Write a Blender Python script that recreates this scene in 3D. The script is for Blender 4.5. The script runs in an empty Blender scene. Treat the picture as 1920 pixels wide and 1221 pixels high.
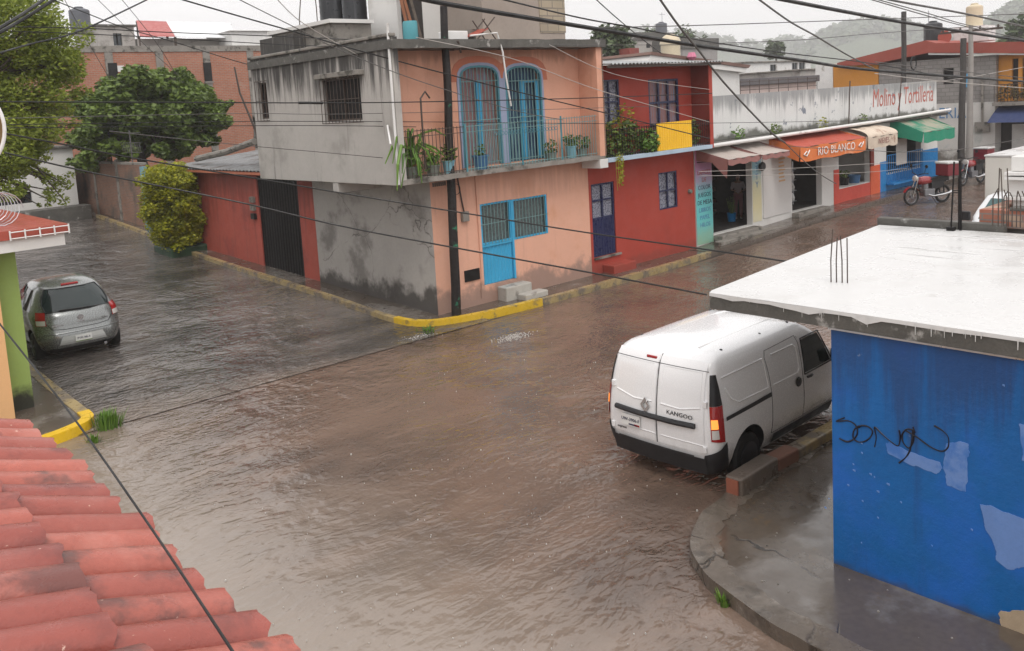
import bpy, bmesh, math, random
from mathutils import Vector, Matrix, noise as mnoise
random.seed(7)
R = math.radians
scene = bpy.context.scene
COL = scene.collection

# ------------------------------------------------------------------ camera model
FPX, CX, CY, HC = 1624.0, 889.4, 394.9, 5.1
_y, _p, _r = R(40.45), R(6.99), R(-3.543)
FW = Vector((math.sin(_y)*math.cos(_p), math.cos(_y)*math.cos(_p), -math.sin(_p)))
_rt = Vector((math.cos(_y), -math.sin(_y), 0)); _up = _rt.cross(FW)
RT = math.cos(_r)*_rt + math.sin(_r)*_up
UP = -math.sin(_r)*_rt + math.cos(_r)*_up
CAM = Vector((0, 0, HC))
def ray(px, py): return RT*((px-CX)/FPX) - UP*((py-CY)/FPX) + FW
def gz(px, py, z=0.0):
    d = ray(px, py); return CAM + d*((z-HC)/d.z)
def gx(px, py, x):
    d = ray(px, py); return CAM + d*(x/d.x)
def gy(px, py, y):
    d = ray(px, py); return CAM + d*(y/d.y)
def pd(px, py, dist): return CAM + ray(px, py).normalized()*dist
def lerp(a, b, t): return a + (b-a)*t
def interp(x, xs, ys):
    if x <= xs[0]: return ys[0]
    for i in range(1, len(xs)):
        if x <= xs[i]: return lerp(ys[i-1], ys[i], (x-xs[i-1])/(xs[i]-xs[i-1]))
    return ys[-1]
def hx(x): return interp(x, [22, 32, 60], [0, .32, .36])
def hy(y): return interp(y, [16, 21, 25, 30, 34, 43, 60, 100], [0, .19, .32, .5, .82, 1.3, 2.0, 3.0])
def gh(x, y): return hx(x) + (hy(y) if x < 12.9 or y > 17 else 0)

cam_d = bpy.data.cameras.new('camera'); cam = bpy.data.objects.new('camera', cam_d); COL.objects.link(cam)
M = Matrix((RT, UP, -FW)).transposed().to_4x4(); M.translation = CAM
cam.matrix_world = M
cam_d.sensor_width = 36; cam_d.lens = FPX/1920*36
cam_d.shift_x = (960-CX)/1920; cam_d.shift_y = (CY-610.5)/1920
cam_d.clip_start = .05; cam_d.clip_end = 3000
scene.camera = cam

# ------------------------------------------------------------------ materials
def _nodes(name):
    m = bpy.data.materials.new(name); m.use_nodes = True
    nt = m.node_tree; b = nt.nodes['Principled BSDF']
    return m, nt, b, nt.nodes.new, nt.links.new
def rgba(c): return (c[0], c[1], c[2], 1)
def mixc(nt, f, a, b, mode='MIX'):
    n = nt.nodes.new('ShaderNodeMix'); n.data_type = 'RGBA'; n.blend_type = mode
    for s, v in ((0, f), (6, a), (7, b)):
        if hasattr(v, 'links'): nt.links.new(v, n.inputs[s])
        elif isinstance(v, (int, float)): n.inputs[s].default_value = v
        else: n.inputs[s].default_value = rgba(v)
    return n.outputs[2]
def math_(nt, op, a, b=None, c=None, clamp=False):
    n = nt.nodes.new('ShaderNodeMath'); n.operation = op; n.use_clamp = clamp
    for i, v in enumerate((a, b, c)):
        if v is None: continue
        if hasattr(v, 'links'): nt.links.new(v, n.inputs[i])
        else: n.inputs[i].default_value = v
    return n.outputs[0]
def mrange(nt, v, a, b, c=0.0, d=1.0, smooth=True):
    n = nt.nodes.new('ShaderNodeMapRange'); n.interpolation_type = 'SMOOTHSTEP' if smooth else 'LINEAR'
    nt.links.new(v, n.inputs[0])
    for i, x in enumerate((a, b, c, d)): n.inputs[i+1].default_value = x
    return n.outputs[0]
def noise_(nt, vec, scale, detail=5, rough=.55, dist=0.0):
    n = nt.nodes.new('ShaderNodeTexNoise'); n.inputs['Scale'].default_value = scale
    n.inputs['Detail'].default_value = detail; n.inputs['Roughness'].default_value = rough
    n.inputs['Distortion'].default_value = dist
    if vec is not None: nt.links.new(vec, n.inputs['Vector'])
    return n.outputs[0]
def pos_(nt, obj=False):
    if obj: return nt.nodes.new('ShaderNodeTexCoord').outputs['Object']
    return nt.nodes.new('ShaderNodeNewGeometry').outputs['Position']
def scl(nt, vec, s, rot=(0, 0, 0), loc=(0, 0, 0)):
    n = nt.nodes.new('ShaderNodeMapping'); n.inputs['Scale'].default_value = s
    n.inputs['Rotation'].default_value = rot; n.inputs['Location'].default_value = loc
    nt.links.new(vec, n.inputs['Vector']); return n.outputs[0]
def sep(nt, vec):
    n = nt.nodes.new('ShaderNodeSeparateXYZ'); nt.links.new(vec, n.inputs[0]); return n.outputs
def bump_(nt, b, h, strength, dist=.02):
    n = nt.nodes.new('ShaderNodeBump'); n.inputs['Strength'].default_value = strength
    n.inputs['Distance'].default_value = dist; nt.links.new(h, n.inputs['Height'])
    nt.links.new(n.outputs[0], b.inputs['Normal']); return n
def mat(name, col, rough=.75, var=.12, scale=1.6, bump=.25, bscale=25, metal=0, spec=.4, streak=None, low=None,
        second=None, third=None, obj=False, coat=0, alpha=None, wet=0):
    m, nt, b, new, link = _nodes(name)
    P = pos_(nt, obj)
    c = tuple(col)
    out = mixc(nt, noise_(nt, P, scale, 6, .6), [max(0, x*(1-var*1.6)) for x in c], [min(1, x*(1+var*1.6)) for x in c])
    out = mixc(nt, mrange(nt, noise_(nt, P, scale*14, 3), .35, .7, 0, var*.9), out, [x*.55 for x in c])
    for sc in (second, third):
        if sc:
            cc, s, lo, hi = sc[:4]
            v = scl(nt, P, sc[4]) if len(sc) > 4 else P
            out = mixc(nt, mrange(nt, noise_(nt, v, s, 7, .62), lo, hi), out, cc)
    z = sep(nt, P)[2]
    if streak:
        cc, zt, ln, amt = streak
        n = noise_(nt, scl(nt, P, (5, 5, .35)), 1.0, 6, .65)
        k = mrange(nt, z, zt-ln, zt, 0, 1)
        thr = mrange(nt, math_(nt, 'ADD', n, math_(nt, 'MULTIPLY', k, .33)), .55, .82, 0, amt)
        out = mixc(nt, thr, out, cc)
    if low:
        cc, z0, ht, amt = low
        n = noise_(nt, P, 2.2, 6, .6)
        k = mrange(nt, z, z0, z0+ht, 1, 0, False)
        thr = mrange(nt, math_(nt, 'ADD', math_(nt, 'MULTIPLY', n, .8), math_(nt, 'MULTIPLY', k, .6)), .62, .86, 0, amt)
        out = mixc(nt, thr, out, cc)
    link(out, b.inputs['Base Color'])
    rr = mrange(nt, noise_(nt, P, scale*3, 4), .3, .7, max(.02, rough-.12), min(1, rough+.1))
    link(rr, b.inputs['Roughness'])
    b.inputs['Metallic'].default_value = metal
    b.inputs['Specular IOR Level'].default_value = spec
    b.inputs['Coat Weight'].default_value = coat
    if bump: bump_(nt, b, noise_(nt, P, bscale, 5, .65), bump, .012)
    return m
def brick_mat(name, c1, c2, mortar, bw=.24, bh=.065, rough=.85, over=None, bump=.5):
    m, nt, b, new, link = _nodes(name)
    P = pos_(nt); s = sep(nt, P)
    cb = new('ShaderNodeCombineXYZ'); link(math_(nt, 'ADD', s[0], s[1]), cb.inputs[0]); link(s[2], cb.inputs[1])
    t = new('ShaderNodeTexBrick'); link(cb.outputs[0], t.inputs['Vector'])
    t.inputs['Color1'].default_value = rgba(c1); t.inputs['Color2'].default_value = rgba(c2); t.inputs['Mortar'].default_value = rgba(mortar)
    t.inputs['Scale'].default_value = 1; t.inputs['Brick Width'].default_value = bw; t.inputs['Row Height'].default_value = bh
    t.inputs['Mortar Size'].default_value = min(bh*.13, .018); t.inputs['Bias'].default_value = 0
    out = mixc(nt, mrange(nt, noise_(nt, P, 1.1, 6, .65), .35, .75, 0, .55), t.outputs[0], [x*.62 for x in c1])
    if over:
        cc, sc, lo, hi = over
        out = mixc(nt, mrange(nt, noise_(nt, P, sc, 7, .65), lo, hi), out, cc)
    link(out, b.inputs['Base Color']); b.inputs['Roughness'].default_value = rough
    bump_(nt, b, t.outputs['Fac'], -bump, .01)
    return m
def glass_mat(name, col=(.02, .025, .03), rough=.06):
    m, nt, b, new, link = _nodes(name)
    b.inputs['Base Color'].default_value = rgba(col); b.inputs['Roughness'].default_value = rough
    b.inputs['Specular IOR Level'].default_value = .6
    return m
def leaf_mat(name, dark, light, rough=.5, trans=.25):
    m, nt, b, new, link = _nodes(name)
    g = new('ShaderNodeNewGeometry')
    n = noise_(nt, g.outputs['Position'], 1.1, 3)
    f = math_(nt, 'ADD', math_(nt, 'MULTIPLY', g.outputs['Random Per Island'], .6), math_(nt, 'MULTIPLY', n, .5), clamp=True)
    c = mixc(nt, f, dark, light)
    link(c, b.inputs['Base Color']); b.inputs['Roughness'].default_value = rough
    tr = new('ShaderNodeBsdfTranslucent'); link(c, tr.inputs['Color'])
    mx = new('ShaderNodeMixShader'); mx.inputs[0].default_value = trans
    link(b.outputs[0], mx.inputs[1]); link(tr.outputs[0], mx.inputs[2])
    link(mx.outputs[0], nt.nodes['Material Output'].inputs['Surface'])
    return m
def emit_mat(name, col, strength):
    m, nt, b, new, link = _nodes(name)
    b.inputs['Base Color'].default_value = rgba(col); b.inputs['Emission Color'].default_value = rgba(col)
    b.inputs['Emission Strength'].default_value = strength; b.inputs['Roughness'].default_value = .15
    return m
def paint_mat(name, col, rough=.25, metal=0.0, coat=.6, dirt=None):
    m, nt, b, new, link = _nodes(name)
    P = pos_(nt, True)
    out = mixc(nt, noise_(nt, P, 1.5, 4), [x*.95 for x in col], col)
    if dirt:
        z = sep(nt, P)[2]
        k = mrange(nt, math_(nt, 'ADD', z, math_(nt, 'MULTIPLY', noise_(nt, P, 5, 6, .7), .35)), .45, .85, dirt[1], 0)
        out = mixc(nt, k, out, dirt[0])
    link(out, b.inputs['Base Color'])
    link(mrange(nt, noise_(nt, P, 60, 2), .45, .65, rough, rough+.12), b.inputs['Roughness'])
    b.inputs['Metallic'].default_value = metal; b.inputs['Coat Weight'].default_value = coat
    b.inputs['Coat Roughness'].default_value = .06
    # rain beads
    v = new('ShaderNodeTexVoronoi'); v.inputs['Scale'].default_value = 60; link(P, v.inputs['Vector'])
    h = mrange(nt, v.outputs['Distance'], .0, .32, 1, 0)
    bump_(nt, b, h, .05, .0015)
    return m

# ------------------------------------------------------------------ mesh builder
TM = {}
class MB:
    def __init__(s): s.v = []; s.f = []
    def add(s, pts, faces):
        o = len(s.v); s.v += [Vector(p) for p in pts]; s.f += [tuple(i+o for i in f) for f in faces]; return s
    def poly(s, pts): return s.add(pts, [tuple(range(len(pts)))])
    def box(s, x0, x1, y0, y1, z0, z1):
        p = [(x0, y0, z0), (x1, y0, z0), (x1, y1, z0), (x0, y1, z0), (x0, y0, z1), (x1, y0, z1), (x1, y1, z1), (x0, y1, z1)]
        return s.add(p, [(0, 3, 2, 1), (4, 5, 6, 7), (0, 1, 5, 4), (1, 2, 6, 5), (2, 3, 7, 6), (3, 0, 4, 7)])
    def prism(s, pts, d):
        d = Vector(d); a = [Vector(p) for p in pts]; n = len(a)
        nrm = Vector((0, 0, 0))
        for i in range(n): nrm += a[i].cross(a[(i+1) % n])
        if nrm.dot(d) > 0: a = a[::-1]
        return s.add(a + [p+d for p in a], [tuple(range(n)), tuple(range(2*n-1, n-1, -1))] + [(i, n+i, n+(i+1) % n, (i+1) % n)[::-1] for i in range(n)][::1])
    def tube(s, pts, r, n=6, cap=True):
        pts = [Vector(p) for p in pts]; m = len(pts)
        rr = r if isinstance(r, (list, tuple)) else [r]*m
        o = len(s.v); prev = None
        for i, p in enumerate(pts):
            t = (pts[min(i+1, m-1)] - pts[max(i-1, 0)])
            if t.length < 1e-9: t = Vector((0, 0, 1))
            t.normalize()
            if prev is None:
                a = Vector((0, 0, 1)) if abs(t.z) < .9 else Vector((1, 0, 0))
                u = t.cross(a).normalized()
            else:
                u = (prev - t*prev.dot(t))
                u = u.normalized() if u.length > 1e-6 else t.orthogonal().normalized()
            prev = u; w = t.cross(u)
            for k in range(n):
                a = 2*math.pi*k/n
                s.v.append(p + (u*math.cos(a) + w*math.sin(a))*rr[i])
        for i in range(m-1):
            for k in range(n):
                s.f.append((o+i*n+k, o+i*n+(k+1) % n, o+(i+1)*n+(k+1) % n, o+(i+1)*n+k))
        if cap:
            s.f.append(tuple(o+k for k in range(n))[::-1]); s.f.append(tuple(o+(m-1)*n+k for k in range(n)))
        return s
    def lathe(s, prof, c=(0, 0, 0), n=24, axis='z', cap=True):
        c = Vector(c); o = len(s.v)
        for r, h in prof:
            for k in range(n):
                a = 2*math.pi*k/n; x, y = r*math.cos(a), r*math.sin(a)
                s.v.append(c + (Vector((x, y, h)) if axis == 'z' else Vector((x, h, y)) if axis == 'y' else Vector((h, x, y))))
        m = len(prof)
        for i in range(m-1):
            for k in range(n):
                f = (o+i*n+k, o+i*n+(k+1) % n, o+(i+1)*n+(k+1) % n, o+(i+1)*n+k)
                s.f.append(f if axis != 'y' else f[::-1])
        if cap:
            s.f.append(tuple(o+k for k in range(n))[::-1] if axis != 'y' else tuple(o+k for k in range(n)))
            s.f.append(tuple(o+(m-1)*n+k for k in range(n)) if axis != 'y' else tuple(o+(m-1)*n+k for k in range(n))[::-1])
        return s
    def grid(s, fn, nu, nv):
        o = len(s.v)
        for i in range(nu+1):
            for j in range(nv+1): s.v.append(Vector(fn(i/nu, j/nv)))
        for i in range(nu):
            for j in range(nv):
                a = o+i*(nv+1)+j; s.f.append((a, a+nv+1, a+nv+2, a+1))
        return s
    def wall(s, O, U, N, W, z0, z1, ops=(), t=.2):
        """wall face from O along unit U for W, from z0 to z1, outside normal N, thickness t inward, rectangular openings (u0,u1,z0,z1)"""
        O, U, N = Vector(O), Vector(U), Vector(N); Z = Vector((0, 0, 1))
        us = sorted({0.0, W} | {max(0, min(W, a)) for op in ops for a in op[:2]})
        zs = sorted({z0, z1} | {max(z0, min(z1, a)) for op in ops for a in op[2:4]})
        def solid(i, j):
            if i < 0 or j < 0 or i >= len(us)-1 or j >= len(zs)-1: return False
            uc, zc = (us[i]+us[i+1])/2, (zs[j]+zs[j+1])/2
            return not any(a < uc < b and c < zc < d for a, b, c, d in ops)
        P = lambda u, z, d: Vector((O.x, O.y, 0)) + U*u + Z*z - N*d
        flip = U.cross(Z).dot(N) < 0
        def q(*p): s.poly(p[::-1] if flip else p)
        for i in range(len(us)-1):
            for j in range(len(zs)-1):
                if not solid(i, j): continue
                a, b, c, d = us[i], us[i+1], zs[j], zs[j+1]
                q(P(a, c, 0), P(b, c, 0), P(b, d, 0), P(a, d, 0)); q(P(a, c, t), P(a, d, t), P(b, d, t), P(b, c, t))
                if not solid(i-1, j): q(P(a, c, t), P(a, c, 0), P(a, d, 0), P(a, d, t))
                if not solid(i+1, j): q(P(b, c, 0), P(b, c, t), P(b, d, t), P(b, d, 0))
                if not solid(i, j-1): q(P(a, c, t), P(b, c, t), P(b, c, 0), P(a, c, 0))
                if not solid(i, j+1): q(P(a, d, 0), P(b, d, 0), P(b, d, t), P(a, d, t))
        return s
    def build(s, name, m, parent=None, local=False, smooth=False, bevel=0, sharp=35, fix=False):
        me = bpy.data.meshes.new(name)
        v = s.v
        off = Vector((0, 0, 0))
        if parent is not None and not local:
            inv = TM[parent.name].inverted(); v = [inv @ p for p in v]
        elif parent is None and v:
            lo = [min(p[i] for p in v) for i in range(3)]; hi = [max(p[i] for p in v) for i in range(3)]
            off = Vector(((lo[0]+hi[0])/2, (lo[1]+hi[1])/2, lo[2])); v = [p-off for p in v]
        me.from_pydata([tuple(p) for p in v], [], s.f)
        for mm in (m if isinstance(m, (list, tuple)) else [m]): me.materials.append(mm)
        if fix:
            bm = bmesh.new(); bm.from_mesh(me); bmesh.ops.remove_doubles(bm, verts=bm.verts, dist=1e-5)
            bmesh.ops.recalc_face_normals(bm, faces=bm.faces); bm.to_mesh(me); bm.free()
        me.update()
        if smooth:
            me.polygons.foreach_set('use_smooth', [True]*len(me.polygons))
            if sharp: me.set_sharp_from_angle(angle=R(sharp))
        o = bpy.data.objects.new(name, me); COL.objects.link(o)
        if parent is not None:
            o.parent = parent; TM[o.name] = TM[parent.name].copy()
        else:
            o.location = off; TM[o.name] = Matrix.Translation(off)
        if bevel:
            bv = o.modifiers.new('bevel', 'BEVEL'); bv.width = bevel; bv.segments = 2; bv.limit_method = 'ANGLE'
        return o
def tag(o, label=None, cat=None, group=None, kind=None):
    if label: o['label'] = label
    if cat: o['category'] = cat
    if group: o['group'] = group
    if kind: o['kind'] = kind
    return o
def thing(name, label, cat, loc=(0, 0, 0), rz=0, group=None):
    o = bpy.data.objects.new(name, None); COL.objects.link(o)
    o.empty_display_size = .2
    o.location = loc; o.rotation_euler = (0, 0, rz); tag(o, label, cat, group)
    TM[o.name] = Matrix.Translation(Vector(loc)) @ Matrix.Rotation(rz, 4, 'Z')
    return o
def struct(name, mb, m, **k): return tag(mb.build(name, m, **k), kind='structure')
def copy_tree(o, parent=None):
    c = o.copy(); COL.objects.link(c)
    if parent is not None: c.parent = parent
    for ch in list(o.children): copy_tree(ch, c)
    return c
def place(o, loc, rz=0, label=None):
    o.location = loc; o.rotation_euler = (0, 0, rz)
    TM[o.name] = Matrix.Translation(Vector(loc)) @ Matrix.Rotation(rz, 4, 'Z')
    if label: o['label'] = label
    return o
def text_mb(body, size, mtx, depth=.004, spacing=1.0, shear=0.0, align='CENTER', sx=1.0):
    cu = bpy.data.curves.new('t', 'FONT'); cu.body = body; cu.size = size; cu.extrude = depth/2
    cu.align_x = align; cu.align_y = 'CENTER'; cu.space_character = spacing; cu.shear = shear; cu.resolution_u = 2
    ob = bpy.data.objects.new('t', cu); COL.objects.link(ob)
    dg = bpy.context.evaluated_depsgraph_get(); me = ob.evaluated_get(dg).to_mesh()
    mb = MB(); mb.add([mtx @ Vector((v.co.x*sx, v.co.y, v.co.z)) for v in me.vertices], [tuple(p.vertices) for p in me.polygons])
    ob.evaluated_get(dg).to_mesh_clear(); bpy.data.objects.remove(ob); bpy.data.curves.remove(cu)
    return mb
def face_mtx(o, right, up):
    r, u = Vector(right).normalized(), Vector(up).normalized(); n = r.cross(u)
    m = Matrix((r, u, n)).transposed().to_4x4(); m.translation = Vector(o); return m
def sag(a, b, s, n=14):
    a, b = Vector(a), Vector(b)
    return [a.lerp(b, i/n) - Vector((0, 0, s*4*(i/n)*(1-i/n))) for i in range(n+1)]
def bake(o):
    dg = bpy.context.evaluated_depsgraph_get(); me = bpy.data.meshes.new_from_object(o.evaluated_get(dg), depsgraph=dg)
    o.modifiers.clear(); o.data = me
def leaves(mb, c, rad, n, size, flat=.4, shell=.35, seed=0, droop=0.0, aspect=.5):
    rnd = random.Random(seed)
    c = Vector(c); rad = Vector(rad)
    for i in range(n):
        d = Vector((rnd.gauss(0, 1), rnd.gauss(0, 1), rnd.gauss(0, 1))).normalized()
        k = shell + (1-shell)*rnd.random()**.5
        p = c + Vector((d.x*rad.x, d.y*rad.y, d.z*rad.z))*k
        a = Vector((rnd.gauss(0, 1), rnd.gauss(0, 1), rnd.gauss(0, flat)-droop)).normalized()
        nn = (d*.6 + Vector((0, 0, .5)) + Vector((rnd.gauss(0, .5), rnd.gauss(0, .5), rnd.gauss(0, .5)))).normalized()
        b = nn.cross(a)
        if b.length < .1: continue
        b.normalize(); s = size*rnd.uniform(.6, 1.3)
        mb.add([p-a*s, p+b*s*aspect+nn*s*.12, p+a*s, p-b*s*aspect+nn*s*.12], [(0, 1, 2, 3)])
    return mb
# ------------------------------------------------------------------ materials used by the setting
def water_mat(name, mud, pale, deep, rip=(2.0, 6.5), rot=.5, amp=.5, rough=.1, palex=None, fine=.35, near=None, cmin=.12, seam=None):
    m, nt, b, new, link = _nodes(name)
    P = pos_(nt); s = sep(nt, P)
    n1 = noise_(nt, P, .28, 5, .6)
    c = mixc(nt, mrange(nt, n1, .35, .65), mud, deep)
    c = mixc(nt, mrange(nt, noise_(nt, scl(nt, P, (.35, 1.1, 1), (0, 0, .25)), 1.0, 6, .65), .45, .7, 0, .6), c, [x*1.25 for x in mud])
    if palex:
        k = math_(nt, 'ADD', math_(nt, 'ADD', s[0], math_(nt, 'MULTIPLY', s[1], .12)), math_(nt, 'MULTIPLY', n1, 4.0))
        c = mixc(nt, mrange(nt, k, palex[0], palex[1], 1, 0), c, pale); kp = k
    if near:
        k = math_(nt, 'ADD', s[0], math_(nt, 'MULTIPLY', n1, 6.0))
        c = mixc(nt, mrange(nt, k, near[0], near[1], 0, 1), c, near[2])
    if seam:
        k = math_(nt, 'ADD', math_(nt, 'ADD', s[1], math_(nt, 'MULTIPLY', n1, 5.0)), math_(nt, 'MULTIPLY', s[0], .22))
        c = mixc(nt, mrange(nt, k, 18.6, 20.6, .85, 0), c, seam)
    c = mixc(nt, mrange(nt, noise_(nt, P, 34, 3, .7), .6, .78, 0, .35), c, [min(1, x*1.8) for x in mud])
    link(c, b.inputs['Base Color'])
    warp = new('ShaderNodeTexNoise'); warp.inputs['Scale'].default_value = .42; warp.inputs['Detail'].default_value = 1.5; link(P, warp.inputs['Vector'])
    vm = new('ShaderNodeVectorMath'); vm.operation = 'MULTIPLY_ADD'; link(warp.outputs['Color'], vm.inputs[0]); vm.inputs[1].default_value = (1.1, 1.1, 0); link(P, vm.inputs[2])
    Q = vm.outputs[0]
    def bands(rz, scale, dist):
        wv = new('ShaderNodeTexWave'); wv.wave_type = 'BANDS'; wv.bands_direction = 'X'; link(scl(nt, Q, (1, 1, 1), (0, 0, rz)), wv.inputs['Vector'])
        wv.inputs['Scale'].default_value = scale; wv.inputs['Distortion'].default_value = dist; wv.inputs['Detail'].default_value = 1.0
        wv.inputs['Detail Scale'].default_value = 1.6; return wv.outputs['Fac']
    calm = mrange(nt, noise_(nt, P, .33, 2), .4, .62, cmin, 1)
    brk = mrange(nt, noise_(nt, P, 1.9, 2, .6), .36, .62, .1, 1)
    calm = math_(nt, 'MULTIPLY', calm, brk)
    calm2 = mrange(nt, noise_(nt, scl(nt, P, (1, 1, 1), (0, 0, 0), (7, 3, 0)), .5, 2), .4, .6, .1, 1)
    n_a = noise_(nt, scl(nt, Q, (rip[1]*.42, rip[1]*1.25, 1), (0, 0, rot)), 1.0, 2.2, .5, .5)
    n_b = noise_(nt, scl(nt, Q, (rip[1]*.5, rip[1]*1.1, 1), (0, 0, rot+.85), (5, 2, 0)), 1.0, 2, .5, .5)
    h = math_(nt, 'MULTIPLY', math_(nt, 'ADD', math_(nt, 'MULTIPLY', n_a, 1.9), math_(nt, 'MULTIPLY', bands(rot, rip[0], 11), .16)), calm)
    h = math_(nt, 'ADD', h, math_(nt, 'MULTIPLY', math_(nt, 'MULTIPLY', n_b, 1.5), calm2))
    h = math_(nt, 'ADD', h, math_(nt, 'MULTIPLY', noise_(nt, P, rip[1]*1.9, 2, .55), .45))
    h = math_(nt, 'ADD', h, math_(nt, 'MULTIPLY', noise_(nt, P, 30, 1, .5), .12*fine))
    if palex: h = math_(nt, 'MULTIPLY', h, mrange(nt, kp, palex[0], palex[1]+1.5, .22, 1))
    bn = bump_(nt, b, h, amp, .045)
    link(mrange(nt, noise_(nt, P, 1.3, 4), .3, .7, rough*.6, rough*2.0), b.inputs['Roughness'])
    b.inputs['IOR'].default_value = 1.5; b.inputs['Specular IOR Level'].default_value = .62
    return m
WET = .16
m_main = water_mat('muddy street water', (.165, .11, .082), (.27, .225, .185), (.10, .071, .056), rip=(2.1, 7.0), rot=-.9, amp=.68, palex=(5.6, 10.2), rough=.06)
m_side = water_mat('dark rushing street water', (.15, .13, .118), (.26, .225, .19), (.05, .044, .04), rip=(2.5, 6.5), rot=.5, amp=1.1, seam=(.2, .155, .125), rough=.06, palex=(5.2, 8.2), cmin=.5)
m_pave = mat('wet concrete pavement', (.1, .08, .064), rough=.2, var=.25, scale=.9, bump=.2, bscale=18,
             second=((.2, .18, .16), .55, .52, .66), third=((.04, .032, .026), 2.2, .6, .75), spec=.8)
m_pave2 = mat('wet corner concrete', (.085, .066, .05), rough=.17, var=.3, scale=1.1, bump=.12, bscale=9,
              second=((.15, .135, .12), .7, .52, .64), third=((.13, .085, .045), 1.7, .6, .72), spec=1.0)
m_curb = mat('wet kerb concrete', (.125, .1, .082), rough=.35, var=.3, scale=2.2, bump=.5, bscale=12, second=((.09, .07, .055), 2.5, .5, .65))
m_yel = mat('worn yellow kerb paint', (.62, .4, .03), rough=.35, var=.12, scale=3, bump=.3, bscale=20, second=((.2, .15, .08), 3.2, .54, .68))
m_yel_bright = mat('bright yellow kerb paint', (.72, .46, .02), rough=.35, var=.1, scale=3, bump=.3, bscale=20, second=((.22, .16, .07), 4.2, .62, .74))
m_yel_worn = mat('nearly bare yellow kerb paint', (.36, .27, .13), rough=.35, var=.2, scale=3, bump=.4, bscale=16, second=((.17, .14, .11), 2.6, .45, .6))
m_soil = mat('dark wet ground', (.06, .05, .042), rough=.5, var=.3, scale=.6, bump=.3)
m_gray = mat('bare grey render', (.43, .405, .375), var=.1, scale=.9, bump=.3, streak=((.035, .032, .03), 6.75, 2.1, .95), second=((.32, .3, .275), .8, .52, .7), third=((.13, .12, .11), 1.0, .62, .72, (2.2, 2.2, .35)))
m_gray_low = mat('smooth cement render', (.39, .365, .34), var=.12, scale=.8, bump=.3, low=((.05, .044, .04), .2, 1.0, .9), second=((.2, .185, .17), .9, .5, .68))
m_peach = mat('peach house paint', (.70, .385, .275), streak=((.4, .22, .16), 3.4, 1.4, .35), var=.055, scale=1.1, bump=.3, low=((.17, .135, .12), .15, 1.05, .7), second=((.62, .31, .19), .9, .5, .75))
m_peach_up = mat('peach upper paint', (.66, .345, .24), var=.06, scale=1.2, bump=.3, second=((.56, .26, .16), .8, .5, .75), streak=((.3, .16, .11), 6.4, .5, .5))
m_salmon = mat('salmon arch paint', (.5, .17, .1), var=.12, scale=3)
m_lilac = mat('lilac trim paint', (.3, .335, .46), var=.1, scale=3)
m_conc = mat('mossy concrete', (.24, .22, .195), var=.25, scale=2.2, bump=.6, bscale=14, second=((.06, .055, .045), 2.6, .5, .66))
m_conc_dk = mat('blackened concrete', (.1, .095, .085), var=.35, scale=3, bump=.6, bscale=14, second=((.35, .34, .32), 3.4, .58, .7))
m_cyan = mat('bright blue door paint', (.05, .36, .6), rough=.4, var=.08, scale=2, bump=.05)
m_teal = mat('teal iron paint', (.06, .22, .27), rough=.45, var=.2, scale=5, bump=0)
m_teal_lt = mat('pale teal bar paint', (.17, .3, .3), rough=.45, var=.2, scale=5, bump=0)
m_black_iron = mat('black iron', (.009, .008, .008), rough=.5, var=.3, scale=6, bump=0, spec=.2)
m_rust = mat('rusted iron', (.07, .05, .04), rough=.6, var=.35, scale=8, bump=.2)
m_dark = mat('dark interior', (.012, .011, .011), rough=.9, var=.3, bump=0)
m_dim = mat('shade dark plaster', (.045, .039, .037), rough=.9, var=.2, bump=0)  # far darker than plaster: shade of unlit rooms is put into the colour
m_pane = glass_mat('window pane')
m_curtain = mat('faded pink curtain', (.3, .16, .15), rough=.9, var=.2, scale=3, bump=0, second=((.2, .22, .3), 2.5, .5, .6, (9, 9, .6)))
m_curtain2 = mat('patterned white curtain', (.33, .34, .4), rough=.9, var=.2, scale=3, bump=0, second=((.09, .09, .13), 24, .45, .58))
m_curtain3 = mat('dark blue curtain', (.03, .06, .11), rough=.9, var=.3, scale=3, bump=0, second=((.1, .2, .26), 2.5, .5, .62, (9, 9, .6)))
m_red = mat('brick red house paint', (.37, .052, .034), var=.09, scale=1.0, bump=.3, second=((.31, .045, .03), .8, .5, .7), low=((.2, .05, .035), .15, .5, .5))
m_red_old = mat('faded red wall paint', (.4, .085, .06), var=.14, scale=.9, bump=.3, second=((.27, .06, .048), .8, .5, .66), streak=((.12, .035, .03), 3.5, 2.0, .6))
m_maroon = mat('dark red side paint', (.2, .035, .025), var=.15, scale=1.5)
m_navy = mat('navy door paint', (.017, .022, .075), rough=.35, var=.15, scale=3, bump=0)
m_yellow = mat('yellow sheet paint', (.85, .5, .02), rough=.4, var=.05, scale=2, bump=.05)
m_ltblue = mat('pale blue slab paint', (.4, .5, .6), var=.15, scale=3)
m_white = mat('white wall paint', (.66, .645, .62), var=.05, scale=1.2, bump=.2, second=((.5, .48, .45), .7, .56, .75))
m_white_st = mat('streaked white parapet', (.66, .66, .645), var=.06, scale=1.2, bump=.25, streak=((.16, .165, .17), 4.9, .9, .7), second=((.2, .22, .26), 2.3, .61, .67), low=((.1, .1, .08), 3.4, .5, .9))
m_pipe = mat('white pipe', (.7, .69, .67), var=.1, scale=3, second=((.35, .33, .29), 1.2, .6, .72))
m_zinc = mat('weathered metal sheet', (.36, .37, .37), rough=.45, var=.2, scale=2, metal=.3, bump=.05, second=((.14, .13, .12), 1.4, .52, .7))
m_brick = brick_mat('red brick', (.42, .155, .085), (.34, .12, .068), (.3, .25, .21), bw=.3, bh=.1, over=((.34, .27, .22), .5, .6, .75))
m_brick_old = brick_mat('old stained brick', (.26, .125, .075), (.2, .1, .065), (.2, .17, .145), over=((.07, .065, .055), .7, .48, .7))
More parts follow.
